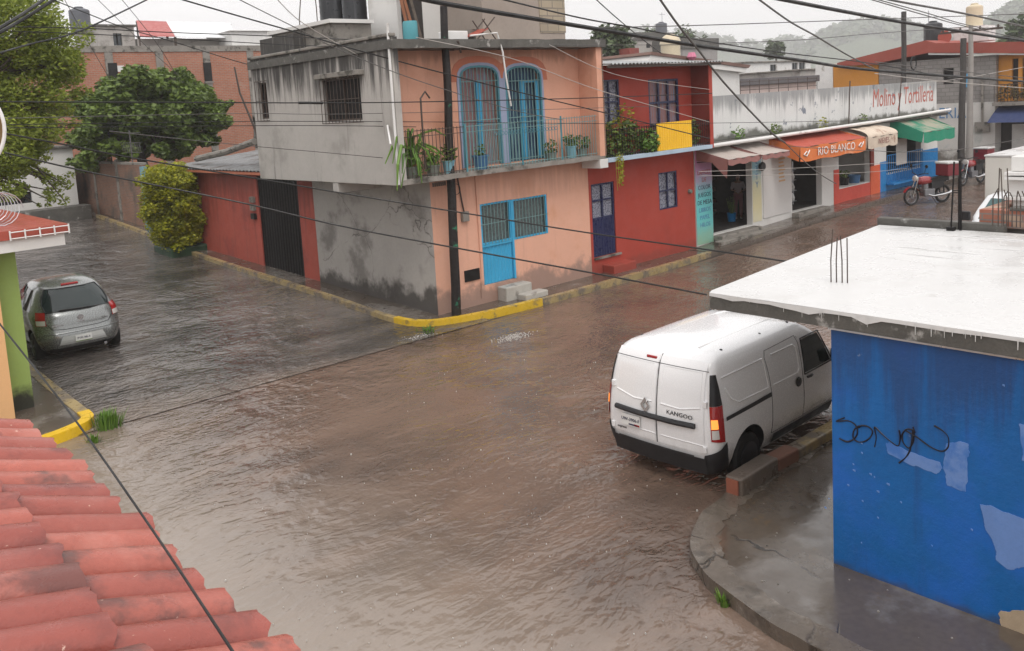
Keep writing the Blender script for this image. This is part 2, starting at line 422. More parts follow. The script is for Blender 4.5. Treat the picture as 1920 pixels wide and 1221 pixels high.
m_block = brick_mat('grey block work', (.3, .28, .265), (.25, .235, .22), (.19, .175, .165), bw=.42, bh=.21, bump=.3)
m_block_y = brick_mat('buff block work', (.42, .35, .25), (.33, .27, .2), (.2, .17, .14), bw=.42, bh=.21, bump=.4)
m_tile = mat('painted clay tile', (.42, .12, .085), rough=.36, var=.22, scale=2.6, bump=.3, bscale=55, second=((.52, .2, .155), 1.9, .5, .7), third=((.12, .06, .05), 3.0, .5, .66), spec=.5)
_nt = m_tile.node_tree; _b = _nt.nodes['Principled BSDF']; _l = _b.inputs['Base Color'].links[0].from_socket
_g = _nt.nodes.new('ShaderNodeNewGeometry')
_c = mixc(_nt, mrange(_nt, _g.outputs['Random Per Island'], 0, 1, 0, .75, False), _l, (.23, .05, .04))
_c = mixc(_nt, mrange(_nt, noise_(_nt, _g.outputs['Position'], 26, 4, .7), .68, .73), _c, (.62, .4, .32))
_nt.links.new(_c, _b.inputs['Base Color'])
m_blue = mat('cobalt wall paint', (.005, .11, .35), rough=.45, var=.14, scale=.9, bump=.45, bscale=16, low=((.05, .045, .04), .05, .3, .6), streak=((.02, .03, .09), 2.7, 1.6, .55), second=((.012, .12, .46), .8, .5, .68), third=((.33, .42, .6), 5.5, .7, .76))
m_blue_patch = mat('pale roller paint patch', (.13, .24, .52), rough=.5, var=.12, scale=3, bump=.1, second=((.05, .16, .46), 2.4, .52, .66))
m_roof_white = mat('white roof sealer', (.6, .595, .585), rough=.32, var=.03, scale=.8, bump=.12, bscale=6, second=((.5, .49, .47), .5, .5, .7), third=((.36, .34, .31), 2.6, .66, .76))
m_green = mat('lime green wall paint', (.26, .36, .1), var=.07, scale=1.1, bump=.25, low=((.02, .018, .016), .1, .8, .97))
m_orange_wall = mat('apricot wall paint', (.72, .42, .2), var=.06, scale=1.2, bump=.2)
m_red_roof = mat('red roof paint', (.36, .075, .05), rough=.4, var=.14, scale=2, bump=.2)
m_black = mat('black plastic', (.014, .014, .016), rough=.4, var=.2, scale=3, bump=.05)
m_tank = mat('black water tank', (.02, .021, .024), rough=.38, var=.2, scale=2, bump=.05, second=((.06, .062, .068), 1.2, .5, .7, (4, 4, .4)))
m_tank_gray = mat('grey water tank', (.1, .105, .12), rough=.5, var=.15, scale=2, bump=.05)
m_tank_beige = mat('beige water tank', (.6, .51, .36), rough=.5, var=.1, scale=2, bump=.05)
m_wood = mat('wet timber', (.22, .08, .035), rough=.6, var=.3, scale=4, bump=.3)
m_pole = mat('creosoted timber', (.012, .009, .008), rough=.6, var=.4, scale=5, bump=.5, bscale=30, second=((.02, .16, .085), 3.5, .6, .68))
m_pole2 = mat('dark timber pole', (.05, .045, .042), rough=.7, var=.3, scale=5, bump=.4)
m_pole_c = mat('grey concrete pole', (.3, .28, .26), rough=.8, var=.12, scale=3, bump=.3)
m_wire = mat('black cable sheath', (.012, .012, .012), rough=.5, var=.1, bump=0)
m_wire_g = mat('weathered grey cable', (.1, .095, .09), rough=.5, var=.1, bump=0)
m_wire_w = mat('pale cable', (.42, .39, .36), rough=.5, var=.1, bump=0)
m_steel = mat('galvanised steel', (.5, .5, .52), rough=.35, metal=.9, var=.1, bump=0)
m_leaf_dk = leaf_mat('dark green leaves', (.022, .05, .006), (.19, .27, .04))
m_leaf_yg = leaf_mat('olive green leaves', (.075, .12, .013), (.38, .44, .06), trans=.4)
m_leaf_bush = leaf_mat('yellow green leaves', (.08, .13, .006), (.55, .52, .03), trans=.35)
m_leaf_md = leaf_mat('fresh green leaves', (.03, .09, .01), (.18, .32, .045))
m_leaf_far = leaf_mat('far tree leaves', (.03, .05, .02), (.10, .14, .05), trans=.1)
m_bark = mat('bark', (.09, .07, .055), var=.3, scale=5, bump=.5)
m_text_red = mat('red sign paint', (.46, .13, .1), var=.15, scale=4, bump=0)
m_text_blue = mat('blue sign paint', (.1, .22, .4), var=.15, scale=4, bump=0)
m_text_dk = mat('dark sign paint', (.03, .03, .07), var=.1, scale=4, bump=0)
m_text_wh = mat('white sign paint', (.75, .72, .68), var=.1, scale=4, bump=0)

def add_cracks(m, sc, wd, col, seed=0.0):
    nt = m.node_tree; b = nt.nodes['Principled BSDF']; old = b.inputs['Base Color'].links[0].from_socket
    P = pos_(nt); n = nt.nodes.new('ShaderNodeTexNoise'); n.inputs['Scale'].default_value = 2.2; n.inputs['Detail'].default_value = 5; nt.links.new(P, n.inputs['Vector'])
    vm = nt.nodes.new('ShaderNodeVectorMath'); vm.operation = 'MULTIPLY_ADD'; nt.links.new(n.outputs['Color'], vm.inputs[0]); vm.inputs[1].default_value = (.45, .45, .45); nt.links.new(P, vm.inputs[2])
    v = nt.nodes.new('ShaderNodeTexVoronoi'); v.feature = 'DISTANCE_TO_EDGE'; v.inputs['Scale'].default_value = sc
    nt.links.new(scl(nt, vm.outputs[0], (1, 1, 1), (0, 0, 0), (seed, seed*.7, seed*.3)), v.inputs['Vector'])
    k = mrange(nt, v.outputs['Distance'], 0, wd, 1, 0)
    k = math_(nt, 'MULTIPLY', k, mrange(nt, noise_(nt, P, .9, 3), .42, .58, 0, 1))
    nt.links.new(mixc(nt, k, old, col), b.inputs['Base Color'])
    for l in list(b.inputs['Normal'].links):
        bn = l.from_node; h = bn.inputs['Height'].links[0].from_socket
        nt.links.new(math_(nt, 'SUBTRACT', h, math_(nt, 'MULTIPLY', k, 1.5)), bn.inputs['Height'])
m_curb2 = mat('cracked wet kerb', (.12, .098, .078), rough=.3, var=.35, scale=1.6, bump=.5, bscale=11, second=((.2, .175, .15), 1.3, .52, .66), third=((.05, .04, .03), 2.1, .55, .7), spec=.6)
add_cracks(m_curb2, .9, .02, (.015, .012, .01), 3.3)
add_cracks(m_pave2, .42, .008, (.015, .012, .01), 1.7)
add_cracks(m_gray_low, .35, .006, (.12, .11, .1), 5.1)
add_cracks(m_roof_white, .3, .005, (.45, .44, .42), 2.0)
# ------------------------------------------------------------------ world, light, haze
w = bpy.data.worlds.new('World'); scene.world = w; w.use_nodes = True
nt = w.node_tree; bg = nt.nodes['Background']
SUN_EL, SUN_AZ = R(58), R(205)      # azimuth clockwise from +Y
sky = nt.nodes.new('ShaderNodeTexSky'); sky.sky_type = 'NISHITA'; sky.sun_disc = False
sky.sun_elevation = SUN_EL; sky.sun_rotation = SUN_AZ; sky.dust_density = 4; sky.air_density = 1; sky.ozone_density = 1
hs = nt.nodes.new('ShaderNodeHueSaturation'); hs.inputs['Saturation'].default_value = .12; nt.links.new(sky.outputs[0], hs.inputs['Color'])
cloud = mixc(nt, .78, hs.outputs[0], (11.0, 10.8, 10.85))       # thick even cloud over the sky
nt.links.new(cloud, bg.inputs['Color']); bg.inputs['Strength'].default_value = .1
sd = bpy.data.lights.new('sun', 'SUN'); sd.energy = 1.1; sd.angle = R(25); sd.color = (1, .96, .91)
so = bpy.data.objects.new('sun', sd); COL.objects.link(so)
sdir = Vector((math.sin(SUN_AZ)*math.cos(SUN_EL), math.cos(SUN_AZ)*math.cos(SUN_EL), math.sin(SUN_EL)))
so.rotation_euler = sdir.to_track_quat('Z', 'Y').to_euler(); so.location = sdir*60
def haze(den):
    m = bpy.data.materials.new('rain haze'); m.use_nodes = True; n = m.node_tree; n.nodes.remove(n.nodes['Principled BSDF'])
    v = n.nodes.new('ShaderNodeVolumePrincipled'); v.inputs['Color'].default_value = (.985, .985, .985, 1)
    v.inputs['Density'].default_value = den; v.inputs['Anisotropy'].default_value = .2
    n.links.new(v.outputs[0], n.nodes['Material Output'].inputs['Volume'])
    o = MB().box(-62, 1720, -62, 1720, -1.6, 215).build('haze', m); tag(o, kind='stuff')
HAZE = .0007
if HAZE: haze(HAZE)
scene.view_settings.view_transform = 'Standard'; scene.view_settings.look = 'None'
scene.view_settings.exposure = .42; scene.view_settings.gamma = 1
cy = scene.cycles
cy.use_denoising = True; cy.max_bounces = 6; cy.diffuse_bounces = 3; cy.glossy_bounces = 3; cy.volume_bounces = 4
cy.transmission_bounces = 3; cy.transparent_max_bounces = 6; cy.caustics_reflective = False; cy.caustics_refractive = False
cy.sample_clamp_indirect = 4

# ------------------------------------------------------------------ ground, streets, pavements
def sheet(x0, x1, y0, y1, nx, ny, off, zf=gh):
    return MB().grid(lambda u, v: (lerp(x0, x1, u), lerp(y0, y1, v), zf(lerp(x0, x1, u), lerp(y0, y1, v))+off), nx, ny)
g = MB()
def far_ground(u, v):
    x, y = lerp(-58, 1700, u**2.1), lerp(-58, 1700, v**2.1)
    return (x, y, -.12 + (gh(x, y) if -20 < x < 90 and y < 100 else gh(min(x, 90), min(y, 100)) if y > 0 else 0)*.96)
struct('ground', g.grid(far_ground, 70, 70), m_soil)
struct('main_street', sheet(-30, 62, -40, 15.1, 92, 30, 0, lambda x, y: hx(x)), m_main, smooth=True)
struct('side_street', sheet(3.2, 13.2, 15.1, 60, 12, 60, .012, lambda x, y: hy(y)), m_side, smooth=True)
def ribbon(outer, inner, zf, dz, skirt=.3):
    mb = MB(); n = len(outer)
    o = [Vector((p[0], p[1], zf(p[0], p[1])+dz)) for p in outer]; i_ = [Vector((p[0], p[1], zf(p[0], p[1])+dz)) for p in inner]
    for k in range(n-1):
        mb.poly([o[k], o[k+1], i_[k+1], i_[k]])
        mb.poly([o[k]-Vector((0, 0, skirt)), o[k+1]-Vector((0, 0, skirt)), o[k+1], o[k]])
        mb.poly([i_[k], i_[k+1], i_[k+1]-Vector((0, 0, skirt)), i_[k]-Vector((0, 0, skirt))])
    for a, b in ((o[0], i_[0]), (i_[-1], o[-1])):
        mb.poly([a, b, b-Vector((0, 0, skirt)), a-Vector((0, 0, skirt))])
    return mb
def smooth_line(pts, n=6):
    out = []
    P = [Vector((p[0], p[1], 0)) for p in pts]
    for i in range(len(P)-1):
        p0, p1, p2, p3 = P[max(i-1, 0)], P[i], P[i+1], P[min(i+2, len(P)-1)]
        for k in range(n):
            t = k/n
            out.append(.5*((2*p1) + (p2-p0)*t + (2*p0-5*p1+4*p2-p3)*t*t + (3*p1-p0-3*p2+p3)*t**3))
    out.append(P[-1]); return [(p.x, p.y) for p in out]
def offset_line(pts, d, jit=0.0):
    out = []; rnd = random.Random(3)
    for i, p in enumerate(pts):
        a, b = pts[max(i-1, 0)], pts[min(i+1, len(pts)-1)]
        t = Vector((b[0]-a[0], b[1]-a[1])); t.normalize()
        dd = d + rnd.uniform(-jit, jit)
        out.append((p[0]-t.y*dd, p[1]+t.x*dd))
    return out
def fill(poly, z, dz=.0):
    return [Vector((p[0], p[1], z)) for p in poly]
# pavement round the corner house
kerb_corner = smooth_line([(12.05, 40), (11.85, 30), (11.75, 27), (11.68, 22.5), (11.62, 19.5), (11.52, 17.0), (11.75, 16.0), (12.55, 15.52), (14.2, 15.26), (17.3, 15.2), (22.5, 15.3)], 6)
inn = offset_line(kerb_corner, .16)
cut1 = [i for i, p in enumerate(kerb_corner) if p[0] > 11.5 and p[1] < 17.0][0]
cut2 = [i for i, p in enumerate(kerb_corner) if p[0] > 15.0 and p[1] < 16][0]
ghc = lambda x, y: hy(y) if y > 16 else hx(x)
struct('kerb', ribbon(kerb_corner[:cut1+1], inn[:cut1+1], ghc, .13), m_yel_worn)
struct('kerb', ribbon(kerb_corner[cut1:cut2+1], inn[cut1:cut2+1], ghc, .15), m_yel)
struct('kerb', ribbon(kerb_corner[cut2:], inn[cut2:], ghc, .135), m_yel_worn)
wall_in = []
for p in inn:
    if p[1] > 17 or (p[0] < 11.9): wall_in.append((12.5, max(p[1], 16.2)))
    else: wall_in.append((max(p[0], 12.5), 16.2))
struct('pavement', ribbon(inn, wall_in, ghc, .122), m_pave)
# pavement along the shops, rising to the right
kerb_shop = [(22.5, 15.3), (24.5, 15.15), (28, 15.2), (33, 15.1), (38, 15.2), (42.2, 15.4)]
kin = offset_line(kerb_shop, .16)
struct('kerb', ribbon(kerb_shop, kin, lambda x, y: hx(x), .14), m_curb)
struct('pavement', ribbon(kin, [(p[0], 16.3) for p in kin], lambda x, y: hx(x), .132), m_pave)
# pavement by the green building
kerb_green = smooth_line([(1.2, 14.1), (2.9, 14.8), (3.75, 15.05), (4.18, 15.35), (4.28, 15.85), (4.27, 17.5), (4.25, 24), (4.25, 40)], 6)
kin = offset_line(kerb_green, .2)
c1 = [i for i, p in enumerate(kerb_green) if p[1] > 15.7][0]
struct('kerb', ribbon(kerb_green[:c1+1], kin[:c1+1], ghc, .17), m_yel_bright)
struct('kerb', ribbon(kerb_green[c1:], kin[c1:], ghc, .15), m_yel_worn)
struct('pavement', ribbon(kin, [(min(p[0]-.1, 1.0), max(p[1], 15.0)) if p[1] < 15.2 else (1.0, max(p[1]+.6, 15.6)) for p in kin], ghc, .14), m_pave)
# pavement round the blue building
isl = [(12.6, 5.9), (11, 5.92), (9.2, 5.93), tuple(gz(1345, 960, 0)[:2])] + [tuple(gz(px, py, 0)[:2]) for px, py in ((1316, 985), (1299, 1022), (1298, 1058), (1322, 1098), (1365, 1135), (1420, 1178), (1490, 1222), (1600, 1275))] + [(6.9, .5), (6.9, -6)]
isl = smooth_line(isl, 5)
iin = offset_line(isl, .3, .045)
isl = [(x+.02*mnoise.noise(Vector((x*3, y*3, 0))), y+.02*mnoise.noise(Vector((x*3, y*3, 5)))) for x, y in isl]
struct('kerb', ribbon(isl, iin, lambda x, y: .012*mnoise.noise(Vector((x*2, y*2, 2))), .15), m_curb2, bevel=.02)
top = MB(); top.poly([(p[0], p[1], .142) for p in iin] + [(12.6, -6, .142)])
struct('pavement', top, m_pave2)
# ------------------------------------------------------------------ corner house
XG, XU, YP, YB = 12.42, 11.15, 16.13, 15.5
X1, Y1, Z1 = (1, 0, 0), (0, 1, 0), (0, 0, 1)
NX, NY = (-1, 0, 0), (0, -1, 0)
house = thing('corner_house', 'two storey corner house, grey render on its left side and peach paint in front', 'house', (XG, YP, .15))
MB().wall((XG, YP+.012, 0), Y1, NX, 5.42, 0, 3.4, t=.2).build('side_wall', m_gray_low, house)
b = MB().wall((XG+.006, YP, 0), X1, NY, 5.53, 0, 3.42, [(1.51, 2.58, .57, 2.63), (2.58, 3.87, 1.57, 2.62)], t=.2)
b.build('front_wall', m_peach, house)
# upper floor
b = MB().wall((XU, YB, 0), Y1, NX, 6.65, 3.42, 6.66, [(1.33, 2.93, 4.9, 5.9), (5.83, 6.3, 5.05, 6.02)], t=.16)
b.wall((XU+.165, YB+6.647, 0), X1, (0, 1, 0), 6.6, 3.42, 6.6, t=.16)
b.box(XU+.01, XG+.2, YB+.01, YB+6.6, 3.405, 3.43)
b.build('upper_side_wall', m_gray, house, bevel=.012)
b = MB().wall((XU+.165, YP, 0), X1, NY, 6.6, 3.45, 6.42, [(2.2, 3.48, 3.57, 6.03), (3.7, 4.98, 3.57, 6.0)], t=.2)
b.build('upper_front_wall', m_peach_up, house)
MB().box(17.76, 17.96, YB-.03, YP-.003, 3.5, 6.42).build('party_wall', m_peach_up, house)
MB().box(17.963, 18.02, YB-.028, YP+.1, 3.5, 6.4).build('party_wall_edge', m_brick_old, house)
MB().box(17.72, 18.05, YB-.05, YP-.003, 3.17, 3.415).build('beam_end', m_white, house, bevel=.015)
def ragged(x0, x1, y, z0, z1, dy, seed, n=46):
    rnd = random.Random(seed); mb = MB()
    def f(u, v):
        x = lerp(x0, x1, u); k = [(dy, z0), (0, z0), (0, z1), (dy, z1)][round(v*3)]
        j = mnoise.noise(Vector((x*3.1, k[1]*5, seed)))*.028
        return (x, y+k[0]+(j if k[0] == 0 else 0), k[1]+mnoise.noise(Vector((x*2.3, k[0]*9, seed+4)))*.02)
    mb.grid(f, n, 3)
    for xx in (x0, x1):
        mb.poly([(xx, y+dy, z0), (xx, y, z0), (xx, y, z1), (xx, y+dy, z1)])
    return mb
ragged(XU+.02, 17.98, YB-.02, 3.42, 3.53, .62, 2).build('balcony_slab', m_conc, house)
ragged(XU-.06, 18.1, YB-.09, 6.4, 6.6, 6.8, 5).build('roof_slab', m_conc_dk, house)
b = MB().box(XU-.05, XU+.12, YB-.02, YB+6.7, 6.665, 6.74)
b.build('parapet_cap', m_conc, house, bevel=.02)
MB().box(XU+.02, XG+.0, 18.15, 18.4, 3.15, 3.4).build('bracket', m_gray, house, bevel=.01)
# side windows
for y0, y1, z0, z1, lint in ((16.83, 18.43, 4.9, 5.9, 1), (21.33, 21.8, 5.05, 6.02, 0)):
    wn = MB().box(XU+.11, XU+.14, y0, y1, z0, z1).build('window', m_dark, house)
    fr = MB()
    for a, c, d, e in ((y0, y1, z0, z0+.04), (y0, y1, z1-.04, z1), (y0, y0+.04, z0+.04, z1-.04), (y1-.04, y1, z0+.04, z1-.04), ((y0+y1)/2-.02, (y0+y1)/2+.02, z0+.04, z1-.04)):
        fr.box(XU+.06, XU+.1, a, c, d, e)
    fr.build('window_frame', m_rust, wn)
    gr = MB()
    n = max(3, int((y1-y0)/.14))
    for i in range(n+1):
        yy = lerp(y0-.03, y1+.03, i/n); gr.tube([(XU-.08, yy, z0-.06), (XU-.08, yy, z1+.05)], .009, 5)
    for zz in (z0-.05, (z0+z1)/2, z1+.04): gr.tube([(XU-.08, y0-.05, zz), (XU-.08, y1+.05, zz)], .01, 5)
    for yy in (y0-.03, y1+.03):
        for zz in (z0-.05, z1+.04): gr.tube([(XU-.08, yy, zz), (XU, yy, zz)], .009, 5)
    gr.build('window_grille', m_rust, wn)
    if lint: MB().box(XU-.17, XU+.02, y0-.2, y1+.15, z1+.02, z1+.14).build('lintel', m_conc, wn, bevel=.015)
b = MB(); b.tube([(XU-.03, YB+.05, 6.95), (XU-.03, YB+.05, 3.44)], .03, 8); b.build('drain_pipe', m_pipe, house)
b = MB(); b.tube([(XU-.03, YB+.32, 4.75), (XU-.28, YB-.1, 4.35)], .022, 6); b.build('spout', m_pipe, house)
b = MB()                                                             # air brick under the slab
for i in range(7): b.box(12.5+i*.06, 12.54+i*.06, YP-.01, YP+.01, 3.22, 3.32)
b.build('vent', m_conc_dk, house)
# arched windows
def arch_pts(x0, x1, z0, zs, zt, n=10):
    xc, a = (x0+x1)/2, (x1-x0)/2
    pts = [(x0, z0)]
    for i in range(n+1):
        t = math.pi - math.pi*i/n
        c, s_ = math.cos(t), math.sin(t)
        pts.append((xc + a*math.copysign(abs(c)**.75, c), zs + (zt-zs)*abs(s_)**.75))
    return pts + [(x1, z0)]
def arch_ring(x0, x1, z0, zs, zt, tw, y, dy, seal=False):
    i_ = arch_pts(x0, x1, z0, zs, zt); o_ = arch_pts(x0-tw, x1+tw, z0, zs, zt+tw)
    mb = MB()
    for k in range(len(i_)-1):
        mb.prism([(i_[k][0], y, i_[k][1]), (i_[k+1][0], y, i_[k+1][1]), (o_[k+1][0], y, o_[k+1][1]), (o_[k][0], y, o_[k][1])], (0, dy, 0))
    return mb
for x0, x1, zt, cur, kind in ((XU+.165+2.2, XU+.165+3.48, 6.03, m_curtain, 0), (XU+.165+3.7, XU+.165+4.98, 6.0, m_curtain3, 1)):
    zs = zt-.34
    wn = arch_ring(x0+.045, x1-.045, 3.575, zs, zt-.045, .05, YP-.03, .1).build('arched_window', m_teal, house)
    # corner fillers under the arch
    ap = arch_pts(x0, x1, zs, zs, zt)
    fl = MB()
    fl.prism([(x0, YP+.002, zs)] + [(p[0], YP+.002, p[1]) for p in ap[1:7]] + [(x0, YP+.002, zt+.001)], (0, .15, 0))
    fl.prism([(x1, YP+.002, zs)] + [(p[0], YP+.002, p[1]) for p in ap[-2:-8:-1]] + [(x1, YP+.002, zt+.001)], (0, .15, 0))
    fl.build('arch_filler', m_peach_up, wn)
    pane = MB().box(x0-.02, x1+.02, YP+.17, YP+.19, 3.57, zt); pane.build('curtain', cur, wn)
    bars = MB()
    n = 11
    for i in range(1, n):
        xx = lerp(x0, x1, i/n); k = abs((xx-(x0+x1)/2)/((x1-x0)/2)); zz = zs + (zt-.05-zs)*max(0, 1-k**2.7)**.5
        bars.tube([(xx, YP-.015, 3.6), (xx, YP-.015, zz)], .011, 5)
    for zz in (3.65, 4.7, zs-.04): bars.tube([(x0+.03, YP-.015, zz), (x1-.03, YP-.015, zz)], .012, 5)
    bars.build('grille', m_teal_lt, wn)
    lv = MB()
    xc = (x0+x1)/2
    lv.box(xc-.07, xc-.01, YP+.03, YP+.08, 3.6, zs-.02); lv.box(xc+.01, xc+.07, YP+.03, YP+.08, 3.6, zs-.02)
    if kind: lv.box(x1-.16, x1-.07, YP+.03, YP+.08, 3.6, zs-.02); lv.box(xc-.05, x1-.07, YP+.035, YP+.075, zs-.09, zs-.03)
    lv.build('door_stile', m_cyan, wn)
    arch_ring(x0, x1, 3.57, zs, zt, .075, YP-.022, .02).build('trim', m_lilac, wn)
    arch_ring(x0-.075, x1+.075, zs-.04, zs, zt+.075, .16, YP-.013-.003*kind, .012).build('arch_band', m_salmon, wn)
MB().box(XU+.165+3.555, XU+.165+3.625, YP-.02, YP, 3.57, 5.7).build('pillar_trim', m_lilac, house)
# ground floor door and window
m_frost = mat('dusty dark glass', (.1, .125, .125), rough=.3, var=.3, scale=5, bump=0)
def iron_window(parent, x0, x1, z0, z1, y, bars, pm, nb, rows=2, name='window', frame=.045, d=.06):
    wn = MB().box(x0, x1, y+.1, y+.12, z0, z1).build(name, pm, parent)
    fr = MB()
    for a, c, dd, e in ((x0, x1, z0, z0+frame), (x0, x1, z1-frame, z1), (x0, x0+frame, z0+frame, z1-frame), (x1-frame, x1, z0+frame, z1-frame)):
        fr.box(a, c, y+.005, y+.005+d, dd, e)
    fr.build('window_frame', m_cyan if bars is m_teal_lt else bars, wn)
    gr = MB()
    for i in range(1, nb): gr.tube([(lerp(x0, x1, i/nb), y-.01, z0), (lerp(x0, x1, i/nb), y-.01, z1)], .009, 5)
    for k in range(1, rows): gr.tube([(x0, y-.012, lerp(z0, z1, k/rows)), (x1, y-.012, lerp(z0, z1, k/rows))], .01, 5)
    gr.build('grille', bars, wn)
    return wn
dx0, dx1 = XG+.006+1.51, XG+.006+2.58
dr = MB().box(dx0+.005, dx1-.005, YP+.06, YP+.1, .575, 1.57)
dr = dr.build('door', m_cyan, house)
rib = MB()
for i in range(9):
    xx = lerp(dx0+.03, dx1-.1, i/8); rib.prism([(xx, YP+.06, .6), (xx+.035, YP+.03, .6), (xx+.07, YP+.06, .6)], (0, 0, .95))
rib.box(dx0+.005, dx1-.005, YP+.01, YP+.059, 1.535, 1.59); rib.build('door_panel', m_cyan, dr)
iron_window(dr, dx0+.005, dx1-.04, 1.595, 2.625, YP, m_teal_lt, m_frost, 9, 2, 'door_light')
MB().box(dx1-.035, dx1+.03, YP-.01, YP+.08, .58, 2.62).build('door_post', m_cyan, dr)
iron_window(house, dx1+.035, XG+3.87, 1.575, 2.615, YP, m_teal_lt, m_frost, 11, 2)
st = MB().box(14.35, 15.25, 15.78, YP-.002, .1, .48); st.box(14.7, 15.5, 15.45, 15.778, .1, .27)
st.build('step', mat('pale worn step', (.42, .4, .36), var=.2, scale=3, bump=.4, second=((.2, .18, .16), 3, .55, .68)), house, bevel=.03)
b = MB().box(13.3, 13.78, YP-.03, YP-.001, .78, 1.06); b.build('meter_cover', m_black_iron, house)
b = MB().box(13.3, 13.5, YP-.1, YP-.001, 2.28, 2.52); b.build('meter_box', m_conc, house, bevel=.01)
b = MB().tube([(13.25, YP-.03, 3.4), (13.36, YP-.03, 2.7), (13.4, YP-.03, 2.5)], .018, 6); b.build('conduit', m_rust, house)
b = MB().tube([(13.83, YP-.02, 3.4), (13.85, YP-.02, 1.0), (13.8, YP-.02, .3)], .015, 6); b.build('conduit', m_peach, house)
# balcony railings
def railing(parent, x0, x1, z0, z1, y, m, n, name='railing', rad=.008):
    mb = MB()
    for i in range(n+1):
        xx = lerp(x0, x1, i/n); mb.tube([(xx, y, z0), (xx, y, z1)], rad, 5)
    for zz in (z0+.06, z1-.03, z1-.16): mb.tube([(x0, y, zz), (x1, y, zz)], rad*1.1, 5)
    return mb.build(name, m, parent)
railing(house, XU+.05, 13.1, 3.53, 4.62, YB+.06, m_rust, 18)
railing(house, 13.15, 16.35, 3.53, 4.62, YB+.06, m_teal_lt, 30)
railing(house, 16.4, 17.9, 3.53, 4.62, YB+.06, m_teal_lt, 15)
b = MB()
for xx in (13.12, 14.95, 16.38): b.tube([(xx, YB+.06, 3.53), (xx, YB+.06, 4.66)], .024, 6)
b.build('railing_post', m_teal, house)
b = MB()                                                           # small pattern of scrolls along the rail
for i in range(20):
    xx = 14.1+i*.11
    b.tube([(xx+.045*math.cos(t*.7), YB+.055, 4.36+.045*math.sin(t*.7)) for t in range(10)], .008, 4)
b.build('railing_scroll', m_teal, house)
# rooms on the roof
rm = MB().box(14.95, 17.98, 16.75, 20.6, 6.62, 9.4); rm.build('roof_room', mat('brownish cement render', (.33, .275, .235), var=.14, scale=.9, bump=.3), house)
MB().box(17.0, 17.995, 16.73, 16.748, 6.9, 9.3).build('block_patch', m_block_y, house)
MB().box(13.5, 14.93, 18.4, 19.7, 6.62, 9.6).build('stair_room', m_white, house)
MB().box(13.62, 14.3, 18.38, 18.398, 6.7, 9.0).build('stair_recess_shade', m_dim, house)  # flat dark sheet; the shade of a recess is put into its colour
MB().box(11.8, 13.0, 18.9, 22.0, 6.62, 7.32).build('tank_plinth', m_conc, house)
MB().box(11.7, 13.03, 18.8, 22.05, 7.325, 7.42).build('plinth_slab', m_white, house)
MB().box(11.45, 12.9, 20.2, 22.05, 6.62, 7.2).build('roof_shed', m_gray, house)

# things on the balcony
def pot(mb, x, y, z, r, h): mb.lathe([(r*.75, 0), (r, h*.9), (r*1.08, h*.9), (r*1.08, h), (r*.9, h), (r*.85, h*.8)], (x, y, z), 12); return mb
m_pot = mat('pale blue pot', (.2, .42, .5), rough=.5, var=.15, scale=4, bump=.1)
m_pot2 = mat('dark blue pot', (.05, .14, .28), rough=.5, var=.2, scale=4, bump=.1)
m_pot3 = mat('grey pot', (.18, .2, .17), rough=.7, var=.2, scale=4, bump=.1)
def plant(label, x, y, z, r, h, pm, lm, lr, n, leaf, seed, cat='potted plant', group='potted plants on the peach balcony'):
    t = thing('potted_plant', label, cat, (x, y, z), 0, group)
    pot(MB(), x, y, z, r, h).build('pot', pm, t, smooth=True)
    leaves(MB(), (x, y, z+h+lr*.7), (lr, lr, lr), n, leaf, seed=seed).build('foliage', lm, t)
    return t
plant('small plant in a pale blue pot at the left end of the balcony', 12.75, 15.78, 3.53, .15, .3, m_pot, m_leaf_dk, .22, 90, .07, 1)
plant('low plant in a grey tub beside the climbing cactus on the balcony', 12.25, 15.75, 3.53, .17, .24, m_pot3, m_leaf_md, .2, 90, .06, 2)
plant('dark blue tub plant behind the left half of the arched windows railing', 13.75, 15.78, 3.53, .2, .34, m_pot2, m_leaf_dk, .16, 60, .06, 3)
plant('plant in a bright turquoise bucket at the right end of the balcony', 16.95, 15.78, 3.53, .15, .32, m_pot, m_leaf_dk, .2, 80, .07, 4)
plant('dark leafy plant on the balcony between the turquoise bucket and the party wall', 17.4, 15.8, 3.53, .15, .2, m_pot3, m_leaf_dk, .24, 120, .07, 5)
plant('low dark plant on the balcony just right of the arched windows', 16.2, 15.8, 3.53, .16, .2, m_pot3, m_leaf_dk, .2, 80, .06, 6)
t = thing('climbing_cactus', 'sprawling cactus with long drooping stems hanging over the balcony corner', 'cactus', (11.6, 15.8, 3.53))
pot(MB(), 11.65, 15.8, 3.53, .2, .25).build('pot', m_pot3, t, smooth=True)
b = MB(); rnd = random.Random(5)
for i in range(16):
    a, L = rnd.uniform(0, 6.28), rnd.uniform(.5, 1.1)
    e = Vector((11.65+math.cos(a)*L*.75, 15.7+math.sin(a)*.25, 3.9+rnd.uniform(.0, .75)))
    tip = e + Vector((math.cos(a)*.28, -.05, -rnd.uniform(.1, .6)))
    b.tube([(11.65, 15.8, 3.75), Vector((11.65, 15.8, 4.15)).lerp(e, .5)+Vector((0, 0, .15)), e, tip], [.03, .035, .03, .012], 5)
b.tube([(11.5, 15.7, 4.2), (11.15, 15.4, 4.3), (10.95, 15.3, 3.9), (10.87, 15.28, 3.35)], [.03, .04, .035, .012], 5)
b.tube([(11.5, 15.7, 4.1), (11.2, 15.4, 4.1), (11.05, 15.3, 3.7)], [.03, .035, .012], 5)
leaves(b, (11.75, 15.72, 3.95), (.5, .18, .4), 200, .06, seed=8)
b.build('stem', m_leaf_md, t)
